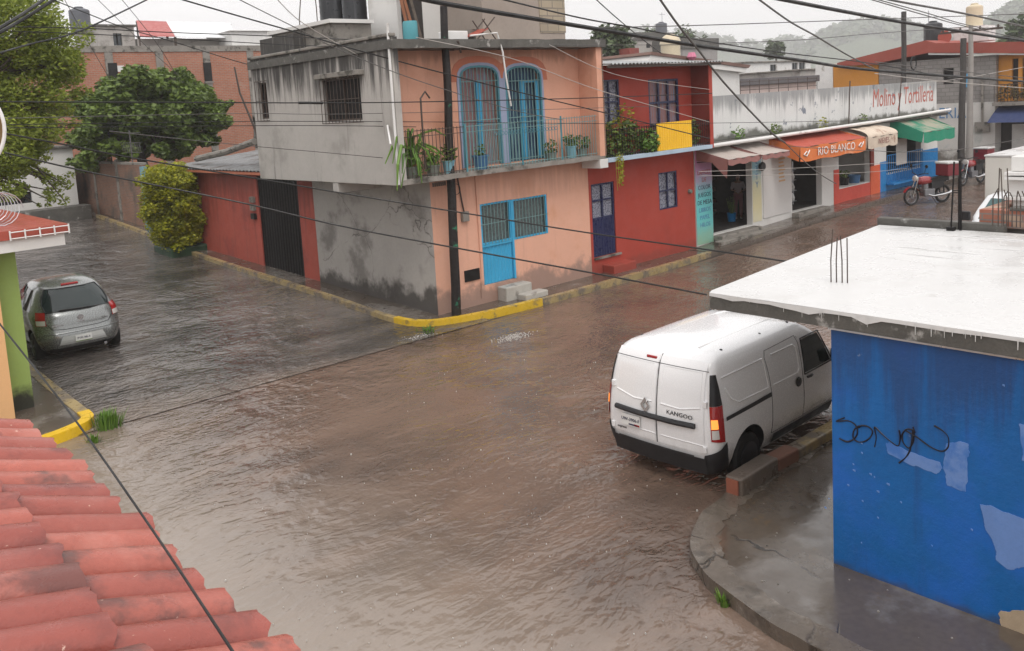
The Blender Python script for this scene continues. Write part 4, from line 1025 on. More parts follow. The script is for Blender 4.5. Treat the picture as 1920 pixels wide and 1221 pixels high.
def blocky(name, label, cat, x0, x1, y0, y1, z0, z1, m, wins=(), roof=None, roof_m=None, over=.15, group=None, facing='y'):
    t = thing(name, label, cat, ((x0+x1)/2, y0, z0), 0, group)
    wo = []
    for w_ in wins: wo.append(w_)
    b = MB()
    if facing == 'y': b.wall((x0, y0, 0), X1, NY, x1-x0, z0, z1, [(u0, u1, a, c) for u0, u1, a, c in wo], t=.2); b.box(x0, x1, y0+.2, y1, z0, z1-.001)
    else: b.wall((x0, y1, 0), (0, -1, 0), NX, y1-y0, z0, z1, [(u0, u1, a, c) for u0, u1, a, c in wo], t=.2); b.box(x0+.2, x1, y0, y1, z0, z1-.001)
    b.build('wall', m, t)
    for u0, u1, a, c in wo:
        if facing == 'y': wn = MB().box(x0+u0+.002, x0+u1-.002, y0+.12, y0+.15, a+.002, c-.002).build('window', m_pane, t); fr = MB().box(x0+(u0+u1)/2-.03, x0+(u0+u1)/2+.03, y0+.08, y0+.118, a, c)
        else: wn = MB().box(x0+.12, x0+.15, y1-u1+.002, y1-u0-.002, a+.002, c-.002).build('window', m_pane, t); fr = MB().box(x0+.08, x0+.118, y1-(u0+u1)/2-.03, y1-(u0+u1)/2+.03, a, c)
        fr.build('window_frame', m_black_iron, wn)
    if roof: MB().box(x0-over, x1+over, y0-over, y1+over, z1+.002, z1+roof).build('roof', roof_m or m_conc, t, bevel=.02)
    return t
# long brick building behind
BY = 50
bl, br_ = gy(118, 170, BY), gy(520, 170, BY)
zt = gy(300, 86, BY).z
t = thing('brick_building', 'long unfinished red brick building behind the dark green tree', 'building', ((bl.x+br_.x)/2, BY, 1.5))
MB().box(bl.x-6, br_.x+10, BY, BY+9, 1.5, zt-.35).build('wall', m_brick, t)
b = MB(); b.box(bl.x-6.1, br_.x+10, BY-.05, BY+9, zt-.345, zt); b.build('parapet', m_conc, t)
b = MB()
for px in (205, 300, 388, 470): x = gy(px, 120, BY).x; b.box(x-.22, x+.22, BY-.04, BY-.002, 1.5, zt-.35)
b.box(bl.x-6, br_.x+10, BY-.035, BY-.003, zt-3.2, zt-2.9) if 0 else None
b.build('column', m_conc, t)
for px, py in ((212, 137), (389, 135)):
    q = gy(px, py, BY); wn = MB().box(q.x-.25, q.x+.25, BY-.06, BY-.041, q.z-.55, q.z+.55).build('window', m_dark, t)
    MB().box(q.x-.3, q.x+.3, BY-.1, BY-.061, q.z-.66, q.z-.56).build('sill', m_conc, wn)
b = MB()
for px, py in ((225, 129), (262, 129)):
    q = gy(px, py, BY); b.box(q.x-.22, q.x+.22, BY-.05, BY-.003, q.z-.17, q.z+.17)
b.build('vent', m_white, t)
q0, q1 = gy(170, 60, BY+3), gy(240, 60, BY+3)
blocky('roof_room', 'grey rooftop room on the brick building below the far water tank', 'roof room', q0.x, q1.x, BY+2, BY+6, zt, gy(200, 50, BY+2).z, m_gray_low, [(.9, 1.4, zt+.2, zt+.9)], .12, m_conc_dk)
q = gy(162, 52, BY+3); q2_ = gy(143, 52, BY+3); q3_ = gy(182, 52, BY+3)
water_tank('grey water tank high on the rooftop behind the left tree', q.x, BY+4, gy(162, 54, BY+3.5).z-.1, (q3_.x-q2_.x)/2, (gy(162, 10, BY+3.5).z-gy(162, 54, BY+3.5).z)*1.03, m_tank_gray)
def lean_roof(label, name, pxs, y0, m, cat='roof'):
    t = thing(name, label, cat, (gy(pxs[0][0], pxs[0][1], y0).x, y0, zt))
    a = [gy(pxs[0][0], pxs[0][1], y0), gy(pxs[1][0], pxs[1][1], y0), gy(pxs[2][0], pxs[2][1], y0+3.5), gy(pxs[3][0], pxs[3][1], y0+3.5)]
    MB().prism(a, (0, .02, .06)).build('sheet', m, t)
    b = MB()
    for k in (0, 1): b.tube([(a[k].x, a[k].y+.05, zt), (a[k].x, a[k].y+.05, a[k].z)], .05, 5)
    for k in (2, 3): b.tube([(a[k].x, a[k].y, zt), (a[k].x, a[k].y, a[k].z)], .05, 5)
    b.build('post', m_rust, t)
    MB().box(min(a[0].x, a[3].x)+.2, max(a[1].x, a[2].x)-.2, y0+1, y0+3, zt+.01, a[0].z-.02).build('back_wall', m_gray_low, t)
    return t
m_sheet_w = mat('white roof sheet', (.75, .76, .77), rough=.4, var=.05, scale=1)
lean_roof('sloping dull red sheet roof of a rooftop shelter on the brick building', 'sheet_roof', [(262, 69), (328, 69), (312, 42), (256, 40)], BY+1, mat('dull red sheet', (.4, .1, .09), rough=.5))
lean_roof('long white sheet roof of a rooftop shelter beside the dull red one', 'sheet_roof', [(330, 69), (442, 72), (432, 45), (310, 42)], BY+1.2, m_sheet_w)
q0, q1 = gy(434, 70, BY+.4), gy(512, 70, BY+.4)
blocky('roof_room', 'pale corrugated rooftop room on the brick building left of the grey house', 'roof room', q0.x, q1.x, BY+.4, BY+4, zt, gy(470, 59, BY+.4).z, m_pipe, (), .06, m_pipe)
# white building at the end of the side street
WY = 41.5
q0, q1 = gy(-60, 300, WY), gy(138, 300, WY)
blocky('white_building', 'white building with dark ground floor at the far end of the flooded side street', 'building', q0.x, q1.x, WY, WY+6, 1.0, gy(90, 281, WY).z, m_white, [(q1.x-q0.x-2.6, q1.x-q0.x-1.9, 2.0, 2.5), (.5, 2.0, 2.0, 2.6)], .12, m_conc_dk)
t = thing('service_pole', 'short dark post with cross pieces at the end of the brick garden wall', 'post', (12.2, 43.2, 1.2))
MB().tube([(12.2, 43.2, 1.0), (11.9, 43.2, 4.3)], .14, 8).build('post', m_pole, t)
b = MB()
for z in (2.0, 2.8, 3.6): b.box(11.3, 12.2, 43.13, 43.27, z, z+.08)
b.build('cross_piece', m_pole, t)
b = MB().box(5.5, 11.9, 40.0, 40.9, .9, 1.75); tag(b.build('low_dark_block', m_conc_dk, bevel=.03), 'low dark block across the far end of the side street in front of the white building', 'wall')  # plain dark block filling the dark band at the street end
# green building on the left
gb = thing('green_building', 'lime green wall with a red slab roof and coiled razor wire at the left edge', 'building', (3, 16.82, 0))
gq = gz(67, 780, 0)
GX, GY = gq.x, gq.y
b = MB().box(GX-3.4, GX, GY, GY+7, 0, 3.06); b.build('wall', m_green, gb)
oq = gz(22, 790, 0)
MB().box(GX-6, gy(22, 790, GY-.02).x, GY-.35, GY-.003, 0, 3.06).build('side_wall', m_orange_wall, gb)
r0, r1 = gy(-60, 470, GY-.4), gy(128, 445, GY-.4)
b = MB().prism([(r0.x-1, GY-.45, 3.28), (r1.x, GY-.45, 3.28), (r1.x, GY+6.5, 3.28), (r0.x-1, GY+6.5, 3.28)], (0, 0, .16)); b.build('roof', m_red_roof, gb)
MB().box(r0.x-1, r1.x-.06, GY-.4, GY+6.4, 3.063, 3.275).build('roof_trim', m_white, gb)
b = MB()
xa, xb = gy(20, 450, GY-.5).x, r1.x
for z in (3.3, 3.41): b.tube([(xa, GY-.5, z), (xb, GY-.5, z)], .011, 6)
for i in range(5): x = lerp(xa, xb, i/4); b.tube([(x, GY-.5, 3.27), (x, GY-.5, 3.44)], .014, 6)
b.build('pipe_rail', m_pipe, gb)
b = MB()
pts = []
for i in range(200):
    a = i*.4; pts.append((GX-.05+.32*math.cos(a), lerp(GY+.2, GY+3.6, i/200), 3.76+.3*math.sin(a)))
b.tube(pts, .009, 4)
pts = [(GX-.55+.34*math.cos(i*.45), lerp(GY+.1, GY+3.6, i/180), 3.95+.36*math.sin(i*.45)) for i in range(180)]
b.tube(pts, .009, 4)
rnd = random.Random(1)
tag(b.build('razor_wire', m_steel), 'shiny coiled razor wire on the red slab roof of the green building', 'razor wire')
t = thing('satellite_dish', 'pale rimmed satellite dish cut off by the left edge of the picture', 'dish', (0, 0, 0))
dc = pd(-72, 245, 6.0); 
rx = RT*1.0
dm = face_mtx(dc, (RT+FW*.2), UP)
TM[t.name] = Matrix.Translation(dc); t.location = dc
b = MB()
rr_ = [(0.0, -.05), (.12, -.035), (.2, .0)]
b.add([dm @ Vector((.235*math.cos(2*math.pi*k/40)*f, .265*math.sin(2*math.pi*k/40)*f, z)) for f, z in ((.02, -.06), (.5, -.045), (1, 0)) for k in range(40)],
      [(i*40+k, i*40+(k+1) % 40, (i+1)*40+(k+1) % 40, (i+1)*40+k) for i in range(2) for k in range(40)])
b.build('bowl', mat('brown dish paint', (.16, .1, .04)), t, smooth=True)
b = MB(); b.tube([dm @ Vector((.235*math.cos(2*math.pi*k/48), .265*math.sin(2*math.pi*k/48), 0)) for k in range(49)], .011, 8); b.build('rim', m_pipe, t, smooth=True)
b = MB(); b.tube([dm @ Vector((0, 0, -.06)), dm @ Vector((-.1, -.2, -.2)), (dc.x-.12, dc.y+.05, 4.2), (dc.x-.12, dc.y+.05, 3.25)], .02, 6); b.build('mast', m_steel, t)
b = MB(); b.box(-1.2, -.2, 3.2, 6.5, 0, 3.5) if 0 else None
# ------------------------------------------------------------------ tiled roof in the foreground
tr = thing('tiled_roof_house', 'red clay tiled roof edge of the nearest house in the lower left corner', 'house', (0, 3.5, 0))
MB().box(-6, .95, -1, 5.8, 0, 3.0).build('wall', m_orange_wall, tr)
th1, th2 = R(20), R(15.5)
def slope_z(x): return 3.2 + (min(1.25-x, .55))*math.tan(th1) + max(0, .7-x)*math.tan(th2)
b = MB().prism([(1.12, -1, slope_z(1.12)-.1), (1.12, 5.95, slope_z(1.12)-.1), (.7, 5.95, slope_z(.7)-.09), (-2.2, 5.95, slope_z(-2.2)-.09), (-2.2, -1, slope_z(-2.2)-.09), (.7, -1, slope_z(.7)-.09)][:3]+[(.7, -1, slope_z(.7)-.09)] if 0 else
               [(1.12, 5.95, slope_z(1.12)-.1), (.7, 5.95, slope_z(.7)-.1), (-2.2, 5.95, slope_z(-2.2)-.1), (-2.2, 5.95, slope_z(-2.2)-.25), (1.12, 5.95, slope_z(1.12)-.25)], (0, -6.95, 0))
b.build('roof_bed', m_conc, tr)
def tile(mb, x_low, y, z_low, L, th, r0, r1, up, yaw, rnd, t=.014):
    n, m = 10, 5
    d = Vector((-math.cos(th)*math.cos(yaw), math.sin(yaw), math.sin(th))); nz = Vector((math.sin(th), 0, math.cos(th))); s_ = Vector((0, 1, 0))
    o = len(mb.v)
    ph = rnd.uniform(0, 9)
    for layer in (0, 1):
        for i in range(m+1):
            q = i/m; r = lerp(r0, r1, q) - layer*t
            for k in range(n+1):
                a = math.pi*k/n
                w_ = .006*mnoise.noise(Vector((q*3+ph, a*1.5, ph)))
                p = Vector((x_low, y, z_low)) + d*(L*q) + s_*(math.cos(a)*r) + nz*((math.sin(a)*r*.82 if up else -math.sin(a)*r*.7) + w_)
                if i == 0: p += d*(.022*mnoise.noise(Vector((a*2, ph, 1))))
                mb.v.append(p)
    W = n+1; B = o+(m+1)*W
    for i in range(m):
        for k in range(n):
            a = o+i*W+k; mb.f.append((a, a+1, a+W+1, a+W)); c = B+i*W+k; mb.f.append((c, c+W, c+W+1, c+1))
    for k in range(n):
        mb.f.append((o+k, B+k, B+k+1, o+k+1)); e = o+m*W+k; g_ = B+m*W+k; mb.f.append((e, e+1, g_+1, g_))
    for i in range(m):
        for kk in (0, n): mb.f.append((o+i*W+kk, o+(i+1)*W+kk, B+(i+1)*W+kk, B+i*W+kk))
tiles = MB(); rnd = random.Random(21)
y = -.6; row = 0
while y < 5.8:
    for c in range(5):
        xl = 1.215 - c*.5*.94 + rnd.uniform(-.035, .035) - (.0 if c else 0)
        th = (th1 if c == 0 else th2) + R(rnd.uniform(-.8, .8))
        tile(tiles, xl, y+rnd.uniform(-.02, .02), slope_z(xl)+.03+.012*(c > 0)+(.022 if c else 0)+rnd.uniform(-.006, .008), .6, th, .101, .083, True, R(rnd.uniform(-2.4, 2.4)), rnd)
        xp = 1.22 - c*.5*.94 + rnd.uniform(-.06, .05)
        tile(tiles, xp, y+.114, slope_z(xp)+.022, .6, th, .1, .09, False, 0, rnd)
    y += .228
tiles.build('tile_covering', m_tile, tr, smooth=True, sharp=50)
b = MB(); rnd = random.Random(4)
for i in range(26):
    xx, yy = rnd.uniform(.2, 1.0), rnd.uniform(2.3, 6.0)
    b.lathe([(.035, 0), (.028, .012), (.01, .02)], (xx, yy, slope_z(xx)+.015), 7)
b.build('mortar_patch', m_conc, tr)

# ------------------------------------------------------------------ blue building on the right
bb = thing('blue_building', 'cobalt blue one storey building with pale paint patches and a flat white roof', 'building', (10.8, 1, 0))
BX, BYc = 8.16, 4.17
MB().wall((BX, BYc, 0), (0, -1, 0), NX, 9, .05, 2.66, t=.25).build('side_wall', m_blue, bb)
MB().wall((BX+.004, BYc+.001, 0), X1, (0, 1, 0), 5.2, .05, 2.655, t=.25).build('front_wall', m_white, bb)  # never seen; made white to bounce light onto the van side
MB().box(13.1, 13.36, -4.8, BYc-.25, .05, 2.65).build('rear_wall', m_block, bb)
b = MB(); n = 70
edge = []
for i in range(n+1): 
    v = i/n; edge.append((8.125+.012*mnoise.noise(Vector((v*40, 1, 0))), 5.56-v*10.3))
cor = [(8.22, 5.63)]
far = [(13.5, 6.12), (13.55, -4.7)]
pol = far[::-1] + [(11, 5.88), (9.5, 5.74)][0:0] + [(13.5, 6.12)][0:0]
outline = [(13.55, -4.7), (13.5, 6.1), (11, 5.88), (8.6, 5.66), (8.22, 5.63)] + edge
ob = []
lo = [Vector((x, y_, 2.665)) for x, y_ in outline]; up_ = [Vector((x+.0, y_, 2.838)) for x, y_ in outline]
b.prism(lo, (0, 0, .172)); b.build('slab', m_conc_dk, bb)
# white sealer sheet lying on the slab, with runs over the edge
b = MB(); rnd = random.Random(8)
top_ = [(13.5, -4.68), (13.45, 6.07), (11, 5.86), (8.62, 5.64), (8.24, 5.61)] + [(x-.006, y_) for x, y_ in edge]
b.poly([(x, y_, 2.846+.004*mnoise.noise(Vector((x*3, y_*3, 0)))) for x, y_ in top_])
lobes = [.02+.05*max(0, mnoise.noise(Vector((i*.55, 3, 0))))+(.09 if rnd.random() < .1 else 0)*rnd.random() for i in range(len(edge))]
for i in range(len(edge)-1):
    (x0, y0), (x1, y1) = edge[i], edge[i+1]
    d0, d1 = lobes[i], lobes[i+1]
    b.poly([(x0-.006, y0, 2.846), (x1-.006, y1, 2.846), (x1-.009, y1, 2.83-d1), (x0-.009, y0, 2.83-d0)])
for i in range(30):
    yy = rnd.uniform(-.5, 5.5); L = rnd.uniform(.02, .1); w_ = rnd.uniform(.002, .006)
    if rnd.random() < .5: yy = rnd.choice([4.0, 3.1, 2.7, 2.4])+rnd.uniform(-.25, .25)
    b.poly([(8.108, yy-w_, 2.84), (8.108, yy+w_, 2.84), (8.106, yy+w_*.5, 2.83-L), (8.106, yy-w_*.5, 2.83-L)])
b.build('roof_sealer', m_roof_white, bb)
MB().box(8.118, 8.16, -4.8, BYc+.01, 2.648, 2.664).build('edge_strip', m_steel, bb)
# ripples and lumps in the roof sealer
b = MB(); rnd = random.Random(15)
for i in range(26):
    x = rnd.uniform(11.2, 13.2); y0 = rnd.uniform(-1, 4.5); L = rnd.uniform(.4, 1.6)
    b.tube([(x, y0, 2.84), (x+rnd.uniform(-.05, .05), y0+L*.5, 2.85), (x+rnd.uniform(-.1, .1), y0+L, 2.84)], [.004, .012, .004], 5)
b.build('sealer_ridge', m_roof_white, bb)
# graffiti and roller patches on the side wall
def wallpt(px, py, off=.006): q = gx(px, py, BX); return Vector((BX-off, q.y, q.z))
def patch(pts, name, m, off, seed):
    P = [wallpt(*p, off) for p in pts]; mb = MB(); out = []
    for i in range(len(P)):
        a, c = P[i], P[(i+1) % len(P)]
        for k in range(14):
            q = a.lerp(c, k/14); j = mnoise.noise(Vector((q.y*14, q.z*14, seed)))*.022+mnoise.noise(Vector((q.y*60, q.z*60, seed)))*.008
            out.append(q+Vector((0, j, j*.7)))
    mb.prism(out, (.005, 0, 0)); return mb.build(name, m, bb)
patch([(1660, 832), (1668, 828), (1700, 845), (1764, 868), (1765, 884), (1755, 888), (1700, 868), (1663, 848)], 'paint_patch', m_blue_patch, .004, 1)
patch([(1774, 832), (1790, 829), (1814, 830), (1816, 850), (1811, 922), (1795, 916), (1776, 910), (1770, 880)], 'paint_patch', m_blue_patch, .004, 2)
patch([(1838, 946), (1860, 950), (1925, 975), (1990, 1000), (1990, 1100), (1925, 1062), (1890, 1068), (1868, 1050), (1865, 1020), (1850, 995)], 'paint_patch', m_blue_patch, .004, 3)
patch([(1910, 795), (1960, 800), (1960, 880), (1918, 865)], 'paint_patch', m_blue_patch, .004, 4)
patch([(1872, 1150), (1900, 1143), (1960, 1150), (1960, 1215), (1925, 1203), (1880, 1180)], 'bare_plaster', mat('bare tan plaster', (.42, .33, .23), var=.2, scale=5), .004, 5)
def stroke(pp, r=.014, closed=False):
    P = [wallpt(*p) for p in pp]
    out = []
    for i in range(len(P)-1):
        p0, p1, p2, p3 = P[max(i-1, 0)], P[i], P[i+1], P[min(i+2, len(P)-1)]
        for k in range(5):
            t = k/5; out.append(.5*((2*p1)+(p2-p0)*t+(2*p0-5*p1+4*p2-p3)*t*t+(3*p1-p0-3*p2+p3)*t**3))
    out.append(P[-1]); return out
gr = MB()
for s_ in ([(1584, 783), (1568, 790), (1590, 789), (1604, 797), (1608, 812), (1600, 824), (1588, 828), (1574, 822)],
           [(1612, 798), (1602, 806), (1600, 820), (1608, 828), (1620, 828), (1632, 820), (1636, 808), (1628, 800), (1616, 798), (1610, 802)],
           [(1640, 838), (1643, 820), (1640, 801), (1652, 812), (1668, 826), (1684, 836), (1688, 820), (1686, 806)],
           [(1712, 806), (1700, 805), (1692, 815), (1694, 830), (1704, 840), (1712, 830), (1714, 812), (1712, 806), (1710, 825), (1706, 845), (1698, 858), (1686, 868)],
           [(1696, 806), (1720, 820), (1745, 838), (1766, 846), (1778, 838), (1778, 820), (1768, 808), (1752, 798)],
           [(1712, 800), (1716, 812)]):
    pts = stroke(s_); gr.tube([p+Vector((.004, 0, 0)) for p in pts], [.0075+.0045*mnoise.noise(Vector((p.y*9, p.z*9, 0))) for p in pts], 6)
gr.build('graffiti_lettering', mat('black marker paint', (.004, .004, .012), rough=.5, bump=0), bb)
gr2 = MB(); rnd = random.Random(6)
for i in range(20):
    px, py = rnd.gauss(1600, 30), rnd.gauss(920, 50)
    if rnd.random() < .4: px, py = rnd.uniform(1580, 1880), rnd.uniform(700, 1100)
    a = wallpt(px, py); L = rnd.uniform(.008, .03)
    gr2.prism([a+Vector((0, 0, -.006)), a+Vector((0, -L, -.006-L*.4)), a+Vector((0, -L, L*.2)), a+Vector((0, 0, .006))], (.004, 0, 0))
gr2.build('paint_chip', m_blue_patch, bb)
# rebar and roof things
def rebar(name, label, px, py, n, top, spread, seed, base_z=2.85):
    q = gz(px, py, base_z); b = MB(); rnd = random.Random(seed)
    for i in range(n):
        x, y_ = q.x+rnd.uniform(-.05, .05), q.y+(i-(n-1)/2)*.055
        b.tube([(x, y_, base_z-.15), (x, y_, base_z+.25), (x+rnd.uniform(-.04, .04), y_+(i-(n-1)/2)*-spread+rnd.uniform(-.03, .03), base_z+top*rnd.uniform(.85, 1.05))], .0075, 6)
    return tag(b.build(name, m_rust), label, 'rebar', 'rebar starter bars on the roofs')
rebar('rebar_bundle', 'four rusty rebar rods standing in the middle of the white roof', 1572, 530, 4, .58, .03, 2)
b = MB()
q1_, q2_ = gz(1783, 432, 2.85), gz(1801, 432, 2.85)
h = 1.0
b.tube([q1_, q1_+Vector((.05, -.02, h))], .012, 6); b.tube([q2_, q2_+Vector((.02, .02, h*1.02))], .02, 6); b.tube([q1_.lerp(q2_, .5)+Vector((.1, 0, 0)), q2_+Vector((.0, .03, .75))], .008, 6)
for f in (.55, .58): b.tube([q1_+Vector((.03, 0, h*f)), q2_+Vector((.01, 0, h*f))], .008, 6)
b.box(q1_.x-.04, q1_.x+.04, q1_.y-.05, q1_.y+.05, 2.842, 2.9)
tag(b.build('iron_frame', m_black_iron), 'narrow upright iron ladder frame at the far edge of the white roof', 'frame')
MB().box(13.5, 13.66, 4.35, 6.13, 2.5, 2.95).build('upstand', m_conc_dk, bb, bevel=.01)
nb = thing('brick_parapet_house', 'unfinished low house with a brick parapet behind the white roof', 'house', (14.3, 1.5, 0))
MB().box(13.9, 15.2, -4.5, 4.62, 0, 2.86).build('wall', m_block, nb)
b = MB(); b.box(13.75, 13.95, -3.5, 4.75, 2.865, 3.12); b.box(13.955, 15.1, 4.55, 4.75, 2.865, 3.12); b.build('parapet', brick_mat('rough brick', (.34, .1, .06), (.4, .3, .22), (.22, .19, .17), bw=.26, bh=.09), nb)
MB().box(13.72, 13.98, -3.5, 4.35, 3.123, 3.17).build('parapet_cap', m_conc_dk, nb, bevel=.01)
for i, (px, py, n, la, tp) in enumerate(((1880, 405, 3, 'thin rusty rebar rods rising left of the dark bundle above the brick parapet', .62), (1893, 405, 8, 'thick dark bundle of rebar stubs on the brick parapet', .36))):
    rebar('rebar_bundle', la, px, py, n, tp, .01, 20+i, 3.17)
t = thing('metal_cabinet', 'stack of white metal shelves and boxes behind the rebar at the right edge', 'cabinet', (14.6, 3.6, 2.87))
b = MB(); b.box(14.35, 14.9, 3.3, 4.5, 2.863, 3.2); b.box(14.4, 14.9, 3.3, 4.58, 3.25, 3.5); b.box(14.4, 14.85, 3.3, 4.55, 3.62, 3.84)
b.build('box', m_white, t, bevel=.01)
b = MB()
for z in (3.203, 3.503, 3.57): b.box(14.28, 14.95, 3.25, 4.6, z, z+.045)
b.build('shelf', m_pipe, t)
b = MB().box(14.385, 14.398, 4.28, 4.33, 3.68, 3.8); b.build('slot', m_black, t)

# ------------------------------------------------------------------ loose kerb blocks, grass and debris
for i, (x0, x1, m, la) in enumerate(((8.85, 9.72, m_curb, 'raised grey kerb block with a red brick end beside the van wheel'), (9.76, 10.25, mat('reddish wet concrete', (.2, .1, .07)), 'short reddish kerb block between the grey and the yellow one'), (10.29, 12.3, m_yel_worn, 'long worn yellow kerb block beside the van'))):
    b = MB().box(x0, x1, 5.68+.02*i, 5.92, .1, .36-.04*i); o = tag(b.build('kerb_block', m, bevel=.025), la, 'kerb block', 'raised kerb blocks beside the van')
    o.rotation_euler = (0, 0, R((1.5, -2, 0)[i]))
tag(MB().box(8.825, 8.848, 5.72, 5.88, .12, .33).build('brick', mat('wet brick', (.26, .085, .05), var=.25, scale=8, bump=.4)), 'red brick set in the end of the grey kerb block', 'brick')
def tuft(name, label, c, r, n, h, m, seed, cat='grass tuft'):
    b = MB(); rnd = random.Random(seed); c = Vector(c)
    for i in range(n):
        a = rnd.uniform(0, 6.28); d = Vector((math.cos(a), math.sin(a), 0)); p = c + d*r*rnd.random(); hh = h*rnd.uniform(.5, 1.1)
        s_ = Vector((-d.y, d.x, 0))*.012; tip = p + d*hh*.6*rnd.random() + Vector((0, 0, hh)); mid = p.lerp(tip, .55)+Vector((0, 0, hh*.12))
        b.add([p-s_, p+s_, mid+s_*.8, mid-s_*.8, tip], [(0, 1, 2, 3), (3, 2, 4)])
    return tag(b.build(name, m), label, cat)
q = gz(203, 800, 0); tuft('grass_tuft', 'green grass tuft against the bright yellow kerb corner', (q.x, q.y, -.02), .24, 220, .3, m_leaf_md, 3)
q = gz(150, 835, 0); tuft('grass_tuft', 'small grass sprig below the bright yellow kerb near the crack', (q.x+.2, q.y-.05, -.02), .1, 50, .16, m_leaf_md, 4)
q = gz(1357, 1135, 0); tuft('grass_tuft', 'tiny green weed at the foot of the rounded grey kerb', (q.x, q.y, -.02), .05, 30, .16, m_leaf_md, 5)
q = gz(800, 622, 0); tuft('grass_tuft', 'few green blades under the yellow kerb at the street corner', (q.x, q.y, -.02), .25, 60, .12, m_leaf_md, 6)
# foam on the running water
m_foam = mat('foam', (.5, .48, .45), rough=.5, var=.1)
for i, (px, py, r, n, la) in enumerate(((965, 632, .4, 260, 'white splash of foam over the drain in front of the street corner'), (785, 632, .4, 140, 'streak of foam along the yellow corner kerb'))):
    q = gz(px, py, 0); b = MB(); rnd = random.Random(60+i)
    for k in range(n):
        x, y_ = q.x+rnd.gauss(0, r*.5), q.y+rnd.gauss(0, r*.28); rr = rnd.uniform(.004, .012)
        b.lathe([(rr, -.01), (rr*.9, rr*.5), (rr*.3, rr*.8)], (x, y_, .01), 6)
    tag(b.build('foam', m_foam, smooth=True), kind='stuff')
b = MB(); rnd = random.Random(66)
for k in range(220):
    px, py = rnd.uniform(250, 1350), rnd.uniform(640, 1221)
    q = gz(px, py, 0)
    if q.y > 15 or q.x < 1.6 or (q.x > 6.6 and q.y < 5.9): continue
    rr = rnd.uniform(.004, .009)*(1 if rnd.random() < .93 else 1.6)
    b.lathe([(rr, -.01), (rr*.8, rr*.5), (rr*.3, rr*.75)], (q.x, q.y, .012), 5)
tag(b.build('foam', m_foam, smooth=True), kind='stuff')
b = MB()
rnd = random.Random(67)
for k in range(90):
    x, y_ = rnd.uniform(7.3, 12), rnd.uniform(2.5, 5.6); rr = rnd.uniform(.004, .013)
    b.lathe([(rr, 0), (rr*.8, rr*.7), (rr*.3, rr)], (x, y_, .142), 6)
tag(b.build('gravel', m_conc), kind='stuff')
# ------------------------------------------------------------------ vehicles
class Shell:
    def __init__(s, W, XR, XF, rr, rf, rb=.05, fb=.12, sb=.04, zs=None, zk=1.0):
        s.zk = zk
        s.Wt, s.XRt, s.XFt = W, XR, XF; s.rr, s.rf, s.rb, s.fb, s.sb = rr, rf, rb, fb, sb; s.zs = zs
    def W(s, z): return interp(z, [a for a, b in s.Wt], [b for a, b in s.Wt])
    def xr(s, z): return interp(z, [a for a, b in s.XRt], [b for a, b in s.XRt])
    def xf(s, z): return interp(z, [a for a, b in s.XFt], [b for a, b in s.XFt])
    def rear(s, y, z, off=0): w = s.W(z); return Vector((s.xr(z)+s.rb*(y/w)**2-off, y, z))
    def front(s, y, z, off=0): w = s.W(z); return Vector((s.xf(z)-s.fb*(y/w)**2+off, y, z))
    def side(s, x, z, sg, off=0):
        a, b = s.xr(z), s.xf(z); c, h = (a+b)/2, max(.3, (b-a)/2)
        return Vector((x, sg*(s.W(z)-s.sb*((x-c)/h)**2+off), z))
    def R_(s, z, r): return min(r if (r == s.rr or z < 1.0*s.zk) else lerp(r, .16, min(1, (z-1.0*s.zk)/.08)), s.W(z)*.8, (s.xf(z)-s.xr(z))*.45)
    def corner(s, t, z, sg, off=0, front=False):
        r = s.R_(z, s.rf if front else s.rr); w = s.W(z)
        S = (s.front if front else s.rear)(sg*(w-r), z); E = s.side((s.xf(z)-r) if front else (s.xr(z)+r), z, sg)
        a = t*math.pi/2; C = Vector((E.x, S.y, z))
        p = Vector((C.x-(C.x-S.x)*math.cos(a), C.y+(E.y-C.y)*math.sin(a), z))
        return p + Vector(((1 if front else -1)*math.cos(a), sg*math.sin(a), 0))*off
    def ring(s, z):
        P = []; w = s.W(z); r, f = s.R_(z, s.rr), s.R_(z, s.rf)
        for i in range(9): P.append(s.rear(lerp(w-r, -(w-r), i/8), z))
        for i in range(1, 7): P.append(s.corner(i/6, z, -1))
        for i in range(1, 24): P.append(s.side(lerp(s.xr(z)+r, s.xf(z)-f, i/24), z, -1))
        for i in range(6, 0, -1): P.append(s.corner(i/6, z, -1, 0, True))
        for i in range(9): P.append(s.front(lerp(-(w-f), w-f, i/8), z))
        for i in range(1, 7): P.append(s.corner(i/6, z, 1, 0, True))
        for i in range(1, 24): P.append(s.side(lerp(s.xf(z)-f, s.xr(z)+r, i/24), z, 1))
        for i in range(6, 0, -1): P.append(s.corner(i/6, z, 1))
        return P
    def mesh(s):
        mb = MB(); n = None
        rs = [s.ring(z) for z in s.zs]; n = len(rs[0])
        for r in rs: mb.v += r
        for i in range(len(rs)-1):
            for k in range(n): mb.f.append((i*n+k, i*n+(k+1) % n, (i+1)*n+(k+1) % n, (i+1)*n+k))
        mb.f.append(tuple(range(n))[::-1]); mb.f.append(tuple((len(rs)-1)*n+k for k in range(n)))
        return mb
def quadpatch(fn, a, b, c, d, nu=8, nv=5):
    """fn(p,q) surface; corners a,b (bottom), d,c (top)"""
    mb = MB()
    return mb.grid(lambda u, v: fn(lerp(lerp(a[0], b[0], u), lerp(d[0], c[0], u), v), lerp(lerp(a[1], b[1], u), lerp(d[1], c[1], u), v)), nu, nv)
def line_on(fn, pts, r, n=5, sub=6):
    P = []
    for i in range(len(pts)-1):
        for k in range(sub): t = k/sub; P.append(fn(lerp(pts[i][0], pts[i+1][0], t), lerp(pts[i][1], pts[i+1][1], t)))
    P.append(fn(*pts[-1])); return MB().tube(P, r, n)
m_tyre = mat('tyre rubber', (.012, .012, .012), rough=.7, var=.2, obj=True, bump=.2)
